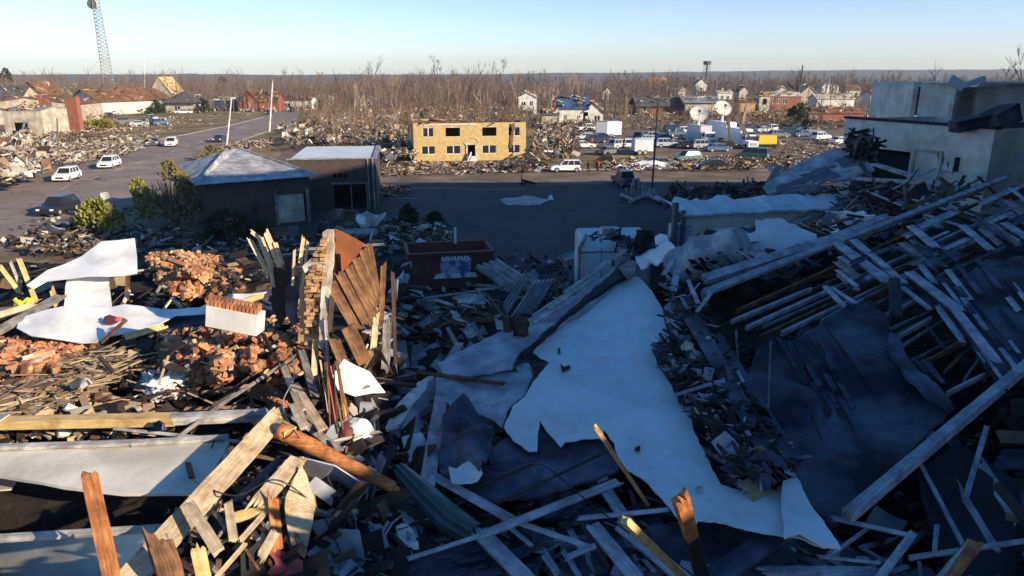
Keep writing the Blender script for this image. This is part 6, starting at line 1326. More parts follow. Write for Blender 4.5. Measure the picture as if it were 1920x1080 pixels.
mark('dark nick at the lower right of the white membrane', [(1190, 840), (1201, 835), (1200, 844), (1192, 846)])
mark('tiny pale flake at the lower middle of the white membrane', [(1304, 914), (1316, 912), (1314, 922), (1306, 922)], 'wood_white')
sheet('roof_deck', 'purple-grey bare roof deck under the torn lower edge of the white membrane', [(1012, 786), (1150, 800), (1160, 880), (1120, 900), (1000, 930), (900, 940), (860, 900), (900, 850), (950, 820), (1000, 840)], Plane_off(MP, -.12), 'felt_blue', th=.05, rag=3, step=14, crumple=.04, dens=24, seed=22, cat='roof')
sheet('roof_membrane', 'pale membrane strip left of the open slit above the big white slab', [(1185, 490), (1160, 500), (1110, 530), (1050, 568), (960, 612), (880, 650), (820, 680), (830, 700), (880, 704), (960, 690), (975, 660), (1030, 622), (1100, 580), (1170, 520)], Plane_off(MP, .10), 'membrane_dull', th=.05, rag=2.0, step=10, crumple=.02, dens=24, seed=23, cat='roof')
sheet('roof_membrane', 'lower-left wrinkled membrane hanging from the white slab', [(822, 688), (880, 700), (955, 695), (1000, 700), (985, 738), (960, 762), (940, 800), (900, 776), (850, 772), (815, 740)], Plane_off(MP, -.04), 'membrane_dull', th=.04, rag=3, step=14, crumple=.16, cscale=2.5, dens=16, seed=24, cat='roof')
sheet('gap_shade_strip', 'dark strip painted as the shade in the open slit above the white slab', [(1166, 490), (1192, 498), (1180, 514), (1118, 552), (1060, 592), (1000, 650), (986, 668), (982, 658), (1060, 588), (1134, 524)], Plane_off(MP, .22), 'dark', th=.12, rag=2, step=9, crumple=.03, dens=14, seed=92, cat='gap shade')  # dark strip stands in for the shaded gap along the slit
for i, (x0, y0, x1, y1, w_) in enumerate(((985, 634, 1080, 578, 9), (1030, 598, 1120, 536, 9), (1060, 566, 1145, 508, 8), (1110, 526, 1172, 486, 9), (1000, 612, 1090, 550, 5))):
    p_, q_ = on(MP, x0, y0, .3), on(MP, x1, y1, .3); mb = board_mesh((q_-p_).length, w_*pxm(p_), .04, 900+i); o = mb.build('board', 'wood_white'); tag(o, ['lowest', 'second', 'third', 'topmost', 'thin middle'][i]+' pale strip board lying along the slit of the white slab', 'board'); place_axis(o, p_, q_, 0.1)
mb = MB(); rnd = random.Random(6); c = on(MP, 970, 638, .12)
for i in range(9): mb.box((rnd.uniform(-.3, .3), rnd.uniform(-.1, .1), rnd.uniform(0, .35)), (.18, .12, .4), rand_rot(rnd, .3))
thing(mb, 'debris_clump', 'wood_dark', 'dark clump sitting on the pale membrane strip', 'debris', loc=c)
sheet('roof_panel', 'narrow brownish cap at the upper corner of the white slab', [(1160, 500), (1185, 486), (1196, 495), (1188, 515), (1178, 522)], Plane_off(MP, .3), 'wood_grey', th=.06, rag=1, step=9, crumple=.05, dens=10, seed=25)
# crumpled tarp heap
sheet('tarp', 'crumpled dark tarp heaped left of the white slab', [(838, 765), (870, 760), (905, 775), (925, 800), (922, 840), (905, 880), (900, 905), (870, 912), (832, 900), (822, 870), (830, 810)], Plane_off(MP, .12), 'felt_blue', th=.03, rag=2, step=12, crumple=.40, cscale=2.6, dens=10, seed=26, cat='tarp', fold=.3)
sheet('tarp', 'bluish tarp rag below the dark tarp heap', [(842, 880), (880, 860), (902, 858), (904, 892), (870, 908), (848, 902)], Plane_off(MP, .25), 'membrane', th=.03, rag=2, step=12, crumple=.2, cscale=3, dens=10, seed=27, cat='tarp')
sheet('drywall', 'torn white wall fragment left of the pale upright board', [(722, 790), (760, 740), (790, 715), (815, 700), (812, 800), (760, 830), (742, 812)], Plane((722, 800, .55), (815, 780, .45), (800, 705, .9), mode='f'), 'membrane_dull', th=.05, rag=4, step=9, crumple=.15, dens=14, seed=28, cat='drywall')
sheet('drywall', 'ragged pale lump on top of the torn white wall fragment', [(724, 800), (742, 762), (765, 738), (790, 712), (812, 705), (795, 735), (770, 765), (752, 792), (745, 800)], Plane((722, 800, .75), (815, 780, .65), (800, 705, 1.1), mode='f'), 'insulation', th=.08, rag=4, step=8, crumple=.2, cscale=4, dens=9, seed=29, cat='drywall')
sheet('cloth', 'pale blue cloth draped below the torn white wall fragment', [(752, 822), (790, 815), (800, 840), (790, 860), (770, 878), (758, 850)], Plane((752, 830, .6), (800, 830, .6), (770, 880, .3), mode='f'), 'membrane', th=.03, rag=3, step=10, crumple=.2, cscale=4, dens=9, seed=30, cat='cloth')
sheet('cloth', 'pale bluish cloth scrap low in the gully', [(742, 988), (765, 985), (785, 1020), (782, 1050), (760, 1052), (745, 1020)], Plane((742, 1000, .5), (785, 1000, .5), (760, 1050, .3), mode='f'), 'membrane', th=.03, rag=3, step=10, crumple=.2, cscale=4, dens=9, seed=31, cat='cloth')
for a in (('pale upright board between the gully and the white slab', 836, 692, 1.0, 800, 912, .75, 25, 'wood_shade_tint', dict(roll=.1)), ('short upper board ending at the pale upright board', 862, 644, .8, 842, 680, .8, 16, 'wood_shade_tint', {}),
          ('thin rusty rod lying across the top of the pale upright board', 780, 697, 1.15, 945, 720, 1.05, 6, 'wood_brown', dict(th=.06)), ('long board pointing from the tarp heap down to the crossing planks', 820, 896, .75, 962, 976, .75, 17, 'wood_shade_tint', {}),
          ('thin board continuing down right from the crossing planks', 978, 982, .7, 1112, 1028, .6, 10, 'wood_shade_tint', {}), ('long dark board crossing diagonally below the roof deck', 902, 1004, .85, 1158, 904, .85, 16, 'wood_shade_tint', dict(roll=.2)),
          ('slim stick with a sunlit tip leaning across the torn membrane edge', 1213, 944, .55, 1116, 800, lit_off(1126, 812), 9, 'wood_yellow', dict(th=.06)), ('thin board reaching toward the orange-tipped post', 1086, 972, .75, 1252, 956, .85, 8, 'wood_shade_tint', {}),
          ('dark stick with a bright sunlit tip at the bottom centre', 1300, 1100, .5, 1172, 976, lit_off(1196, 1000), 12, 'wood_yellow', dict(th=.07)), ('broad shaded plank at the bottom centre, leftmost', 902, 1000, .6, 1000, 1100, .55, 30, 'wood_shade_tint', dict(roll=0)),
          ('broad shaded plank at the bottom centre, middle one', 1112, 986, .65, 1205, 1100, .55, 27, 'wood_shade_tint', dict(roll=0)), ('broad shaded plank at the bottom centre, right of the middle one', 1162, 986, .6, 1300, 1100, .5, 26, 'wood_shade_tint', dict(roll=0)),
          ('wide shaded plank resting on the lower edge of the white slab', 1345, 1080, .75, 1496, 976, .95, 40, 'felt_blue', dict(roll=0)), ('short stick near the bottom black gap', 1066, 1044, .6, 1115, 1024, .65, 11, 'wood_shade_tint', {}),
          ('thin dark batten at the left of the bottom planks', 765, 1048, .6, 902, 1004, .7, 8, 'wood_shade_tint', {}), ('small pale batten under the crossing planks', 952, 986, .6, 996, 1022, .5, 8, 'wood_shade_tint', {}),
          ('thin board lying across the dark debris ridge on the slab', 1306, 834, .85, 1446, 922, .75, 8, 'wood_shade_tint', {}), ('dark batten inside the torn roof deck', 880, 920, .7, 1000, 868, .7, 6, 'wood_dark', {}), ('second dark batten inside the torn roof deck', 930, 945, .75, 1140, 846, .85, 5, 'wood_dark', {}),
          ('shaded stub plank near the torn membrane edge', 1098, 850, .55, 1130, 900, .55, 22, 'wood_shade_tint', {}), ('second shaded stub plank near the torn membrane edge', 1140, 925, .5, 1180, 985, .5, 22, 'wood_shade_tint', {})):
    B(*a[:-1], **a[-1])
p0, p1 = F(1325, 1110, .4), F(1279, 945, lit_off(1292, 990))
e_ = empty('broken_post', p0, 0, 'black post with an orange splintered top at the bottom centre', 'post')
mb = MB(); d_ = p1-p0; mb.tube((0, 0, 0), d_*.72, .10, .085, 8); mb.build('shaft', 'rubber', e_)
m2 = board_mesh(d_.length*.34, .14, .09, 77, (0, 2)); o = m2.build('splintered_top', 'wood_orange'); place_axis(o, p0+d_*.70, p0+d_*1.02, .2, .8); bpy.context.view_layer.update(); mw_ = o.matrix_world.copy(); o.parent = e_; o.matrix_parent_inverse = Matrix.Translation(-p0)
# corrugated duct in the gully
mb = MB(); P_ = [(748, 878, .95), (790, 922, .8), (838, 968, .65), (888, 1000, .55)]; W_ = [F(*p) for p in P_]; c = W_[0]; rnd = random.Random(3)
wdt = [26, 44, 52, 44]
vs = []
for k, p in enumerate(W_):
    t = (W_[min(3, k+1)]-W_[max(0, k-1)]).normalized(); sd = t.cross((CP-p).normalized()).normalized(); up = sd.cross(t)
    for j in range(13): q = j/12-.5; vs.append(p-c+sd*q*wdt[k]*pxm(p)+up*(.10*(1-4*q*q)+.03*math.cos(q*6*math.pi*2/2)))
fs = [(a*13+j, a*13+j+1, (a+1)*13+j+1, (a+1)*13+j) for a in range(3) for j in range(12)]
mb.add(vs, fs); mb.add([v+Vector((0, 0, -.02)) for v in vs], [tuple(reversed(f)) for f in fs])
thing(mb, 'metal_gutter', 'metal_green', 'bent green-grey ribbed metal trough in the shaded gully', 'gutter', loc=c)

# ---- dark debris ridge on the slab's right side
RG = Plane_off(MP, .10)
scatter('torn_roofing', 'ridge of torn dark roofing and splinters along the right side of the white slab', [(1240, 520), (1290, 560), (1330, 640), (1400, 760), (1490, 890), (1440, 920), (1370, 910), (1310, 800), (1270, 740), (1235, 660), (1262, 640), (1245, 570)], 900, ['debris_dark', 'debris_shade_tint', 'felt_blue', 'debris_tan'], size=(.15, .9), rise=(.0, .35), tilt=.5, panels=.35, seed=61, weights=(8, 3, 3, .5), wd=(.02, .10), th=(.01, .04), zf=lambda x, y: RG.hit(x, y), yaw=-1.0)
def onB(label, x0, y0, x1, y1, w_, mat, k=.3, pl=None, name='board', cat='board', th=.05, splin=(1, 1), roll=.1, group=None):
    pl = pl or MP; p_, q_ = on(pl, x0, y0, k), on(pl, x1, y1, k); BN[0] += 1
    mb = board_mesh((q_-p_).length, w_*pxm((p_+q_)/2), th, BN[0]*5, splin); o = mb.build(name, mat); tag(o, label, cat, group); place_axis(o, p_, q_, roll); return o
onB('long shaded panel board, inner one of the debris ridge', 1300, 628, 1448, 912, 30, 'felt_blue', .42)
onB('long shaded panel board, outer one of the debris ridge', 1342, 660, 1476, 892, 30, 'felt_blue', .35)
onB('short wide board at the upper part of the debris ridge', 1296, 640, 1348, 730, 28, 'felt_blue', .55)
onB('narrow board left of the debris ridge head', 1228, 660, 1262, 690, 18, 'felt_blue', .2)
onB('pale pointed splinter at the head of the debris ridge', 1245, 545, 1266, 510, 9, 'wood_shade_tint', .5)
onB('second pale splinter at the head of the debris ridge', 1262, 575, 1270, 530, 12, 'wood_shade_tint', .45)
onB('knobbed stick standing in the debris ridge', 1290, 565, 1308, 610, 7, 'wood_shade_tint', .6)
onB('crossing stick in the debris ridge', 1306, 620, 1336, 578, 7, 'wood_shade_tint', .5)
onB('thin pale edge strip in the debris ridge', 1244, 656, 1256, 676, 3, 'wood_shade_tint', .4)
for i, (x, y) in enumerate(((1288, 690), (1330, 680))):
    mb = MB(); rnd = random.Random(i); [mb.box((rnd.uniform(-.05, .05), 0, rnd.uniform(-.05, .05)), (.16, .10, .10), rand_rot(rnd, .5)) for _ in range(6)]
    thing(mb, 'foam_lump', 'plaster', ['left', 'right'][i]+' pale foam lump in the debris ridge beside the white slab', 'foam', loc=on(MP, x, y, .5))

# ---- right: felt roofs
P1_ = Plane((1440, 650, 6.75), (1640, 575, 7.2), (1600, 1000, 6.05))
sheet('roof_felt', 'large dark felt roof plane sagging at the lower right', [(1440, 632), (1480, 640), (1520, 618), (1560, 590), (1590, 572), (1632, 562), (1660, 590), (1668, 625), (1690, 650), (1722, 700), (1760, 735), (1782, 752), (1770, 790), (1700, 850), (1640, 920), (1590, 970), (1560, 985), (1510, 930), (1470, 880), (1430, 800), (1400, 720), (1420, 650)], P1_, 'felt', th=.06, rag=3, step=16, crumple=.16, cscale=.8, dens=24, seed=33, cat='roof', fold=.1)
P2_ = Plane((1700, 530, 7.4), (1915, 480, 7.9), (1860, 720, 6.9))
sheet('roof_felt', 'upper dark felt roof plane with plank seams at the right edge', [(1708, 532), (1740, 514), (1800, 520), (1850, 486), (1950, 480), (1950, 690), (1880, 705), (1860, 700), (1840, 670), (1800, 610), (1750, 572)], P2_, 'felt', th=.06, rag=3, step=16, crumple=.10, dens=24, seed=34, cat='roof')
P3_ = Plane((1790, 800, 6.2), (1950, 760, 6.4), (1880, 1100, 5.6))
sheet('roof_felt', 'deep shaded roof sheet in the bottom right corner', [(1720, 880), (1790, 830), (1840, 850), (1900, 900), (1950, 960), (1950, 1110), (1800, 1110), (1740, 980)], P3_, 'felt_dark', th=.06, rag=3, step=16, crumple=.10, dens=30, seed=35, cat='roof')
sheet('roof_felt', 'rolled torn edge of felt beside the black opening', [(1668, 622), (1690, 640), (1722, 690), (1762, 730), (1785, 756), (1772, 766), (1740, 745), (1705, 712), (1680, 670), (1664, 640)], Plane_off(P1_, .25), 'felt_blue', th=.10, rag=3, step=10, crumple=.12, dens=10, seed=36, cat='roof')
for i, (x0, y0, x1, y1) in enumerate(((1462, 640, 1500, 720), (1510, 630, 1560, 700), (1550, 620, 1640, 740), (1490, 700, 1540, 830))):
    onB(['leftmost', 'second', 'third', 'lower'][i]+' dark seam strip on the large felt roof plane', x0, y0, x1, y1, 3, 'felt_dark', .06, P1_, name='seam_strip', cat='strip', th=.015, roll=0)
for i, (x0, y0, x1, y1) in enumerate(((1776, 512, 1930, 700), (1824, 490, 1940, 610), (1800, 570, 1832, 600), (1760, 530, 1900, 690))):
    onB(['longest', 'upper', 'short', 'lower'][i]+' dark seam strip on the upper felt roof plane', x0, y0, x1, y1, 3, 'felt_dark', .06, P2_, name='seam_strip', cat='strip', th=.015, roll=0)
# rafters and purlins over black openings
R1 = Plane((1320, 560, 6.9), (1900, 345, 8.6), (1700, 620, 7.0))
def raf(label, x0, y0, x1, y1, w_, mat='wood_shade_tint', k=0.0, th=.10, name='rafter', cat='rafter', **kw): return onB(label, x0, y0, x1, y1, w_, mat, k, R1, name=name, cat=cat, th=th, **kw)
raf('thick front timber at the head of the open rafters', 1322, 538, 1560, 462, 19, k=.25, th=.2)
raf('thick timber continuing up right from the front timber', 1548, 466, 1660, 420, 16, k=.25, th=.2)
raf('long straight pale rail running up to the right edge', 1322, 566, 1884, 346, 11, 'wood_shade_tint', k=.30, th=.12)
for i, (x0, y0, x1, y1, w_) in enumerate(((1380, 582, 1836, 378, 4), (1372, 600, 1520, 540, 5), (1400, 612, 1900, 388, 5), (1424, 630, 1700, 500, 4), (1465, 622, 1920, 410, 4), (1540, 600, 1712, 512, 4), (1620, 560, 1925, 430, 4), (1560, 640, 1640, 595, 3), (1685, 628, 1745, 595, 4), (1725, 680, 1800, 645, 4), (1775, 735, 1846, 700, 4), (1655, 590, 1720, 560, 3))):
    raf('thin purlin, number %s from the top-left, over the black roof opening' % ['one', 'two', 'three', 'four', 'five', 'six', 'seven', 'eight', 'nine', 'ten', 'eleven', 'twelve'][i], x0, y0, x1, y1, w_, 'wood_shade_tint' if i % 3 else 'wood_brown', k=-.05, th=.14, name='purlin', cat='purlin')
for i, (x0, y0, x1, y1, w_, m, l) in enumerate(((1562, 470, 1662, 548, 19, 'wood_shade_tint', 'pale cross board over the purlins, left one of the pair'), (1598, 468, 1690, 552, 15, 'wood_shade_tint', 'pale cross board over the purlins, right one of the pair'), (1702, 532, 1788, 600, 17, 'wood_shade_tint', 'pale board at the left edge of the upper felt roof'), (1692, 480, 1748, 512, 26, 'felt_blue', 'broad pale-blue plank stub in the middle of the right roof'), (1752, 476, 1790, 500, 20, 'felt_blue', 'small plank stub right of the broad stub'), (1832, 430, 1902, 472, 15, 'wood_shade_tint', 'pale board crossing near the right edge'), (1880, 436, 1930, 470, 14, 'wood_shade_tint', 'short pale board at the right edge'), (1545, 558, 1580, 596, 9, 'wood_shade_tint', 'small pale batten at the head of the felt plane'), (1556, 560, 1600, 590, 7, 'wood_shade_tint', 'second small batten at the head of the felt plane'), (1860, 700, 1785, 600, 16, 'wood_shade_tint', 'long shaded border board along the black opening'), (1690, 560, 1740, 602, 8, 'wood_shade_tint', 'narrow slanting batten over the black opening'))):
    raf(l, x0, y0, x1, y1, w_, m, k=.34, th=.06, name='board', cat='board')
raf('dark upright block over the purlin crossing', 1673, 556, 1676, 628, 20, 'felt_dark', k=.5, name='board', cat='board')
B('big smooth timber crossing the lower right corner', 1590, 966, .9, 1950, 664, 1.2, 20, 'wood_shade_tint', th=.16, roll=.3)
for a in (('thin stick hanging under the big smooth timber', 1725, 868, .3, 1812, 1034, .3, 8, 'wood_shade_tint'), ('short upright stick right of the hanging one', 1850, 800, .6, 1812, 928, .4, 9, 'wood_shade_tint'), ('shaded plank sloping at the right edge, upper one', 1838, 872, .3, 1940, 1020, .2, 22, 'wood_shade_tint'), ('shaded plank sloping at the right edge, lower one', 1785, 905, .2, 1860, 1030, .1, 24, 'wood_shade_tint'),
          ('pale rail at the bottom right', 1706, 1046, .5, 1950, 1010, .6, 10, 'wood_shade_tint'), ('pale frame rail at the bottom, upper side', 1564, 972, .7, 1706, 1004, .7, 9, 'wood_shade_tint'), ('broad pale frame board at the bottom, right side', 1712, 1000, .7, 1636, 1100, .55, 15, 'wood_shade_tint'), ('thin frame strut at the bottom, left side', 1628, 990, .6, 1552, 1046, .55, 6, 'wood_shade_tint'),
          ('thin frame strut at the bottom, lower side', 1536, 1044, .6, 1650, 1056, .55, 6, 'wood_shade_tint'), ('short upright under the pale rail', 1757, 985, .4, 1752, 1040, .4, 8, 'wood_shade_tint'), ('pale plank lying level along the bottom edge', 1440, 1072, .5, 1640, 1074, .5, 24, 'wood_shade_tint')): B(*a)
B('sunlit orange plank standing at the bottom right corner', 1752, 1110, .6, 1828, 1018, lit_off(1800, 1050), 26, 'wood_orange', th=.08, roll=.3)
B('pale edge board beside the sunlit orange plank', 1744, 1100, .65, 1818, 1016, lit_off(1800, 1040), 8, 'wood_shade_tint')
sheet('roof_membrane', 'white membrane flap at the foot of the felt roof near the bottom', [(1468, 905), (1492, 896), (1512, 930), (1545, 975), (1576, 1030), (1540, 1024), (1500, 1000), (1470, 1010), (1466, 950)], Plane_off(MP, .14), 'membrane', th=.04, rag=2, step=12, crumple=.08, dens=14, seed=37, cat='roof')
# ---- rolled membrane, loose sheets near the tan wall
a_, b_ = F(1262, 506, .9), F(1395, 458, 1.0)
mb = MB(); N = 10
for k in range(N): 
    r = lambda t: .85*(1-.35*abs(t-.5))*(1+.08*math.sin(t*17)); mb.tube((b_-a_)*(k/N), (b_-a_)*((k+1)/N), r(k/N), r((k+1)/N), 14, cap=k in (0, N-1))
thing(mb, 'rolled_roofing', 'shingle_pale', 'thick rolled-up roofing membrane lying in front of the tan wall', 'roll', loc=a_, smooth=True)
for i, (poly, l) in enumerate((([(1416, 412), (1470, 410), (1530, 440), (1535, 460), (1470, 456), (1420, 440)], 'upper pale roofing flap right of the rolled membrane'), ([(1492, 386), (1552, 388), (1568, 420), (1574, 436), (1560, 440), (1520, 410)], 'long pale flap pointing right above the tan building end'), ([(1380, 440), (1420, 430), (1500, 452), (1480, 470), (1400, 480)], 'crumpled pale roofing sheet on the timber head'), ([(1186, 470), (1215, 445), (1250, 440), (1268, 470), (1240, 490), (1200, 500)], 'pale crumpled sheet between the van body and the tan wall'), ([(1560, 396), (1640, 404), (1690, 420), (1640, 425), (1580, 414)], 'narrow pale sheet lying over the dark rafters'))):
    cx = sum(p[0] for p in poly)/len(poly); cy = sum(p[1] for p in poly)/len(poly)
    sheet('roofing_sheet', l, poly, Plane((cx-40, cy, .8), (cx+40, cy, .9), (cx, cy-20, 1.2), mode='f'), 'membrane', th=.05, rag=2.5, step=10, crumple=.3, dens=12, seed=70+i)
for i in range(34):
    rn = random.Random(500+i); x = rn.uniform(1440, 1800); y = 350+rn.uniform(0, 60)+(x-1440)*-.02; a = rn.choice((-.5, -.45, .4, .3, -1.2)); L = rn.uniform(30, 90)
    B('broken rafter stick in the dark tangle below the beige building', x, y, rn.uniform(.4, 1.2), x+math.cos(a)*L, y+math.sin(a)*L, rn.uniform(.4, 1.3), rn.uniform(3, 6), rn.choice(['wood_dark', 'wood_shade_tint', 'wood_brown', 'wood_shade_tint']), name='rafter_stick', cat='rafter', group='sticks in the tangle below the beige building')
sheet('plywood', 'orange plywood sheet lit at the right edge', [(1878, 372), (1898, 350), (1935, 338), (1935, 366), (1900, 378)], Plane((1878, 372, 1.1), (1930, 360, 1.3), (1900, 345, 1.9), mode='f'), 'wood_orange', th=.04, rag=1, step=12, crumple=.02, seed=80, cat='plywood')
B('brown plank beside the orange plywood', 1846, 390, .9, 1896, 352, 1.4, 9, 'wood_brown'); B('rusty board leaning at the beige wall foot', 1764, 335, 1.8, 1794, 372, 1.0, 9, 'wood_brown'); B('red-brown lit rafter in the dark tangle', 1655, 408, .8, 1742, 374, 1.4, 8, 'wood_brown')
# ---- centre-left shaded wreck: corrugated sheets etc.
def corr(label, pa, pb, pc, nrib, mat='steel', name='corrugated_sheet'):
    A, B_, C = (F(*p) for p in (pa, pb, pc)); u = B_-A; v = C-A; n_ = u.cross(v).normalized(); mb = MB(); K = nrib*6; vs = []
    for j in range(5):
        for i in range(K+1): vs.append(u*(i/K)+v*(j/4)+n_*(.09*math.copysign(min(1, abs(math.sin(i/6*math.pi*2))*2), math.sin(i/6*math.pi*2))+.08*math.sin(j*1.7)))
    fs = [(j*(K+1)+i, j*(K+1)+i+1, (j+1)*(K+1)+i+1, (j+1)*(K+1)+i) for j in range(4) for i in range(K)]
    mb.add(vs, fs); mb.add([v_-n_*.02 for v_ in vs], [tuple(reversed(f)) for f in fs]); return thing(mb, name, mat, label, 'metal sheet', loc=A)
corr('ribbed pale metal sheet tilted up right of the red dumpster', (888, 500, 1.6), (935, 486, 2.2), (950, 545, .8), 4)
corr('second ribbed metal sheet below the tilted one', (925, 488, 1.6), (975, 520, 1.0), (985, 548, .6), 3)
corr('ribbed metal sheet standing upright and folded over', (950, 592, .9), (942, 572, 1.2), (992, 522, 1.6), 3)
corr('upright ribbed sheet facing the camera right of the folded one', (955, 598, .3), (1000, 590, .3), (1002, 528, 1.6), 5)
for a in (('long thin rail crossing below the red dumpster', 790, 560, 1.0, 935, 540, 1.1, 5, 'wood_grey'), ('pale rail left of the ribbed sheets', 893, 534, 1.0, 970, 540, .9, 6, 'wood_grey'), ('white square panel under the thin rail', 862, 560, .9, 905, 562, .9, 24, 'wood_white'), ('rust-brown stick leaning right of the white square panel', 912, 550, 1.3, 950, 600, .5, 5, 'wood_brown'),
          ('curved pale stick at the edge of the dark pit', 838, 612, .8, 858, 650, .7, 8, 'wood_grey'), ('brown beam lying level in the gully', 845, 602, .6, 925, 600, .6, 8, 'wood_brown'), ('dark upright post in the gully right of the ribbed sheets', 1042, 520, 1.4, 1044, 560, .4, 7, 'wood_brown'),
          ('pale crossed stick left of the van body', 1050, 480, 2.2, 1084, 540, .4, 6, 'wood_grey'), ('second crossed stick left of the van body', 1098, 470, 2.4, 1060, 540, .4, 7, 'wood_grey'), ('small pale board stub left of the van body', 1056, 484, 1.8, 1078, 478, 1.9, 14, 'wood_white'),
          ('broken bench-like plank in the gully', 850, 584, .5, 862, 600, .5, 12, 'wood_white'), ('thin rail at the rear of the gully heap', 560, 468, .3, 720, 458, .3, 5, 'wood_grey')): B(*a)
for i in range(30):
    rn = random.Random(700+i); x = rn.uniform(770, 1080); y = rn.uniform(500, 650); a = rn.uniform(-.6, .6); L = rn.uniform(20, 60)
    B('loose shaded board in the wreckage below the red dumpster', x, y, rn.uniform(.2, .9), x+math.cos(a)*L, y+math.sin(a)*L, rn.uniform(.2, .9), rn.uniform(4, 9), rn.choice(['wood_dark', 'wood_grey', 'wood_white', 'wood_brown']), group='loose boards below the red dumpster')

# shingled deck pieces at the bottom
sheet('roof_deck', 'blue-grey shingled roof piece at the bottom left of centre', [(690, 1020), (800, 1040), (905, 1008), (960, 1040), (1010, 1110), (680, 1120)], Plane((700, 1040, .30), (980, 1040, .35), (850, 1100, .3), mode='f'), 'felt_blue', th=.05, rag=3, step=12, crumple=.08, dens=16, seed=90, cat='roof')
sheet('roof_deck', 'blue-grey deck board field below the lower edge of the white slab', [(1215, 985), (1300, 975), (1420, 1000), (1480, 1020), (1500, 1070), (1420, 1110), (1260, 1110)], Plane((1230, 1000, .45), (1480, 1020, .45), (1350, 1090, .3), mode='f'), 'felt_blue', th=.05, rag=3, step=12, crumple=.06, dens=16, seed=91, cat='roof')
for i in range(26):
    rn = random.Random(900+i); x = rn.uniform(700, 960); y = rn.uniform(1030, 1085)
    B('curled shingle strip on the blue-grey roof piece at the bottom', x, y, .38, x+rn.uniform(20, 60), y-rn.uniform(2, 14), .4, rn.uniform(5, 12), 'felt_blue', group='curled shingles at the bottom', name='shingle_strip', cat='shingle strip', th=.02)
for i in range(34):
    rn = random.Random(1900+i); x = rn.uniform(1010, 1210); y = rn.uniform(850, 1060); a = rn.choice((.95, 1.0, 1.1, -.35, -.3)); L = rn.uniform(25, 75)
    B('broken shaded deck board among the planks below the roof deck', x, y, rn.uniform(.15, .45), x+math.cos(a)*L, y+math.sin(a)*L, rn.uniform(.15, .45), rn.uniform(8, 20), rn.choice(['wood_shade_tint', 'felt_blue', 'felt_blue', 'wood_dark']), group='broken deck boards at the bottom centre', th=.03)
for i in range(44):
    rn = random.Random(2100+i); x = rn.uniform(1250, 1560); y = 470-(x-1250)*.22+rn.uniform(-30, 45); a = rn.choice((-.45, -.4, .5, .3, -.9)); L = rn.uniform(25, 90)
    B('loose roofing board in front of the tan wall', x, y, rn.uniform(.2, .9), x+math.cos(a)*L, y+math.sin(a)*L, rn.uniform(.2, .9), rn.uniform(5, 15), rn.choice(['wood_shade_tint', 'felt_blue', 'wood_white', 'wood_dark']), group='loose roofing boards in front of the tan wall', th=.04)
for i in range(26):
    rn = random.Random(2300+i); x = rn.uniform(1700, 1900); y = rn.uniform(480, 690); L = rn.uniform(18, 60)
    onB('torn plank end sticking out of the upper felt roof', x, y, x+L*.75, y+L, rn.uniform(5, 12), rn.choice(['felt_blue', 'wood_shade_tint', 'felt']), .08, P2_, th=.03, group='plank ends on the upper felt roof')
# cables, wires and rags
def cable(label, pts, mat='black_paint', r=.012, name='cable'):
    W_ = [F(*p) for p in pts]; mb = MB(); c = W_[0]; out_ = []
    for i in range(len(W_)-1):
        a = W_[max(0, i-1)]; b = W_[i]; d = W_[i+1]; e = W_[min(len(W_)-1, i+2)]
        for k in range(8): t = k/8; out_.append(.5*((2*b)+(d-a)*t+(2*a-5*b+4*d-e)*t*t+(3*b-a-3*d+e)*t**3))
    out_.append(W_[-1])
    for a, b in zip(out_, out_[1:]): mb.tube(a-c, b-c, r, r, 5, cap=False)
    return thing(mb, name, mat, label, 'cable', loc=c)
cable('black cable looping over the brick mound', [(300, 640, .5), (350, 610, .7), (420, 660, .6), (470, 620, .8), (520, 690, .6)])
cable('pale wire hanging in front of the splinter ridge', [(540, 640, .6), (552, 700, .9), (530, 760, .7), (560, 820, .9)], 'steel')
cable('black cable trailing across the lower left planks', [(360, 900, .6), (440, 930, .8), (520, 900, .9), (600, 960, .7), (640, 1040, .6)])
cable('black cable lying over the torn roof deck', [(880, 850, .9), (930, 890, 1.0), (1010, 870, 1.0), (1090, 930, .9), (1180, 1000, .8)])
cable('grey cable dangling from the debris ridge', [(1380, 620, .9), (1385, 680, .6), (1402, 720, .4), (1390, 760, .3)], 'wood_grey', .03)
cable('thin wire stretched over the felt roof', [(1445, 640, .9), (1442, 720, .8), (1440, 800, .7), (1446, 860, .6)], 'wood_grey', .02)
cable('black cable in the gully left of the van body', [(800, 640, .5), (850, 600, .9), (930, 640, .8), (1010, 600, 1.0)])
for i, (x, y, m, l) in enumerate(((520, 560, 'cloth_dark', 'dark rag snagged on the splayed studs'), (430, 700, 'felt_blue', 'blue-grey rag on the brick mound'), (210, 600, 'cloth_pink', 'small pink rag on the white sheet edge'), (660, 960, 'plaster', 'pale plaster fragment in the dark lower gully'), (300, 800, 'felt_blue', 'small blue panel under the long timber beam'), (880, 620, 'wood_white', 'pale panel fragment in the gully heap'), (150, 720, 'plaster', 'cream plaster fragment on the lath fan'), (980, 690, 'membrane', 'torn membrane scrap by the slit'))):
    rn = random.Random(i); pl_ = Plane((x-15, y, .5), (x+15, y+4, .6), (x, y-14, .75), mode='f')
    sheet('rag' if 'rag' in l else 'fragment', l, [(x+math.cos(k*.9)*rn.uniform(10, 22), y+math.sin(k*.9)*rn.uniform(8, 14)) for k in range(7)], pl_, m, th=.02, rag=2, step=6, crumple=.15, cscale=5, dens=6, seed=i, cat='rag' if 'rag' in l else 'fragment')
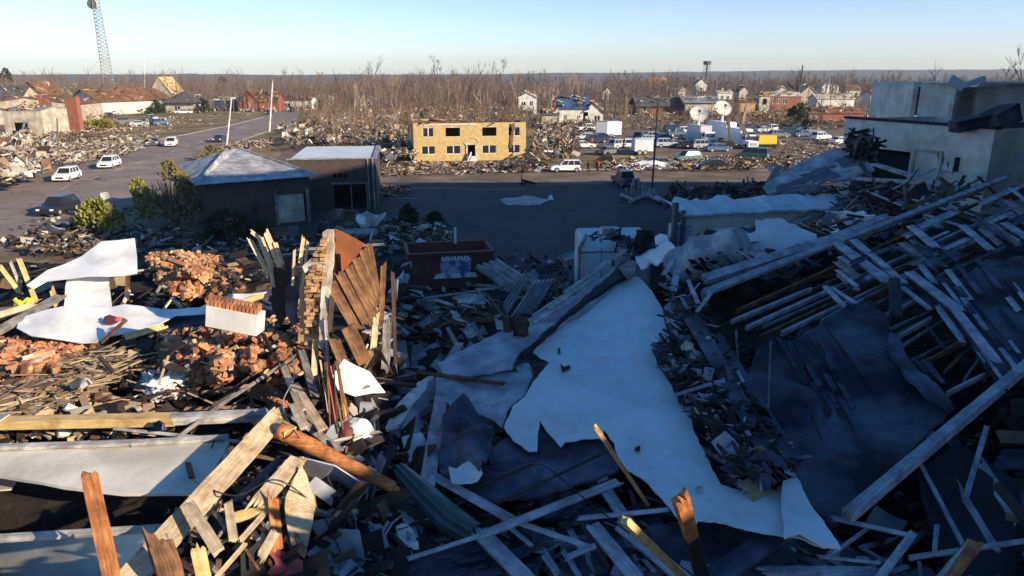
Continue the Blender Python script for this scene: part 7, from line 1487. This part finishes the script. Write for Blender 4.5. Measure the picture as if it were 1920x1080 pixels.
# mortared chunks on the brick mounds
for i, (x, y, o_) in enumerate(((352, 650, .45), (470, 640, .5), (100, 668, .35), (30, 700, .3), (350, 500, .6), (540, 620, .3))):
    mb = MB(); rn = random.Random(i+40); rot = rand_rot(rn, .4)
    for a in range(3):
        for b in range(rn.choice((2, 3))): mb.box(rot @ Vector((b*.235+(a % 2)*.11, 0, a*.078)), (.225, .11, .068), rot)
    mb.box(rot @ Vector((.25, .0, .078)), (.58, .09, .20), rot, 1)
    thing(mb, 'brick_chunk', ['brick_loose', 'plaster'], 'mortared chunk of three brick courses, the one '+('near the middle of the big mound', 'at the right of the big mound', 'on top of the left-edge mound', 'at the far left of the left-edge mound', 'on the mound behind the white sheets', 'near the white plastered block')[i], 'bricks', loc=F(x, y, o_))

scatter('broken_lumber', 'more of the ruins continuing past the right edge', [(1940, 330), (2500, 300), (2600, 1130), (1940, 1130)], 900, ['debris_dark', 'debris_shade_tint', 'felt_blue', 'debris_brown'], size=(.4, 3.0), rise=(-.3, .6), tilt=.4, panels=.3, seed=95, wd=(.06, .3), weights=(5, 3, 3, 2))
scatter('broken_lumber', 'more of the ruins continuing past the left edge', [(-60, 480), (-600, 480), (-700, 1130), (-60, 1130)], 700, ['debris_dark', 'debris_tan', 'debris_brown', 'debris_white'], size=(.3, 2.2), rise=(-.2, .4), tilt=.4, panels=.3, seed=96, wd=(.04, .2), weights=(5, 3, 5, 1))
# ---------------------------------------------------------------- haze
hz = bpy.data.materials.new('haze'); hz.use_nodes = True; n_ = hz.node_tree; n_.nodes.clear()
ho = n_.nodes.new('ShaderNodeOutputMaterial'); hv = n_.nodes.new('ShaderNodeVolumePrincipled'); n_.links.new(hv.outputs[0], ho.inputs['Volume'])
hv.inputs['Color'].default_value = (.80, .86, .95, 1); hv.inputs['Density'].default_value = .00013; hv.inputs['Anisotropy'].default_value = .2
MAT['haze'] = hz
mb = MB(); mb.box((0, 1900, 44), (8600, 4500, 92)); tag(mb.build('haze', 'haze'), kind='stuff')

for i in range(13):
    x0 = 1395+i*38; y0 = 572+i*9+(i % 3)*4; L = 260+40*(i % 4)
    raf('deep secondary rafter glimpsed inside the black roof opening', x0, y0, min(1930, x0+L), y0-L*.42, 3, 'wood_shade_tint' if i % 2 else 'wood_grey', k=-.45, th=.10, group='secondary rafters inside the roof opening')
for i in range(40):
    rn = random.Random(3100+i); x = rn.uniform(1560, 1900); y = 610-(x-1380)*.38+rn.uniform(-45, 30); L = rn.uniform(25, 80); up = rn.random() < .5
    raf('torn deck board across the upper rafters', x, y, x+L*(.9 if up else .7), y-L*.4 if up else y+L*.62, rn.uniform(6, 15), rn.choice(['wood_shade_tint', 'wood_shade_tint', 'felt_blue', 'wood_grey']), k=rn.uniform(.2, .5), th=.03, name='board', cat='board', group='torn deck boards across the upper rafters')
for i in range(24):
    rn = random.Random(3300+i); x = rn.uniform(1450, 1600); y = rn.uniform(625, 760); L = rn.uniform(20, 60)
    onB('split deck plank showing through the large felt roof plane', x, y, x+L*.55, y+L, rn.uniform(5, 13), rn.choice(['felt_blue', 'felt', 'felt']), .07, P1_, th=.02, group='split planks on the large felt roof plane')
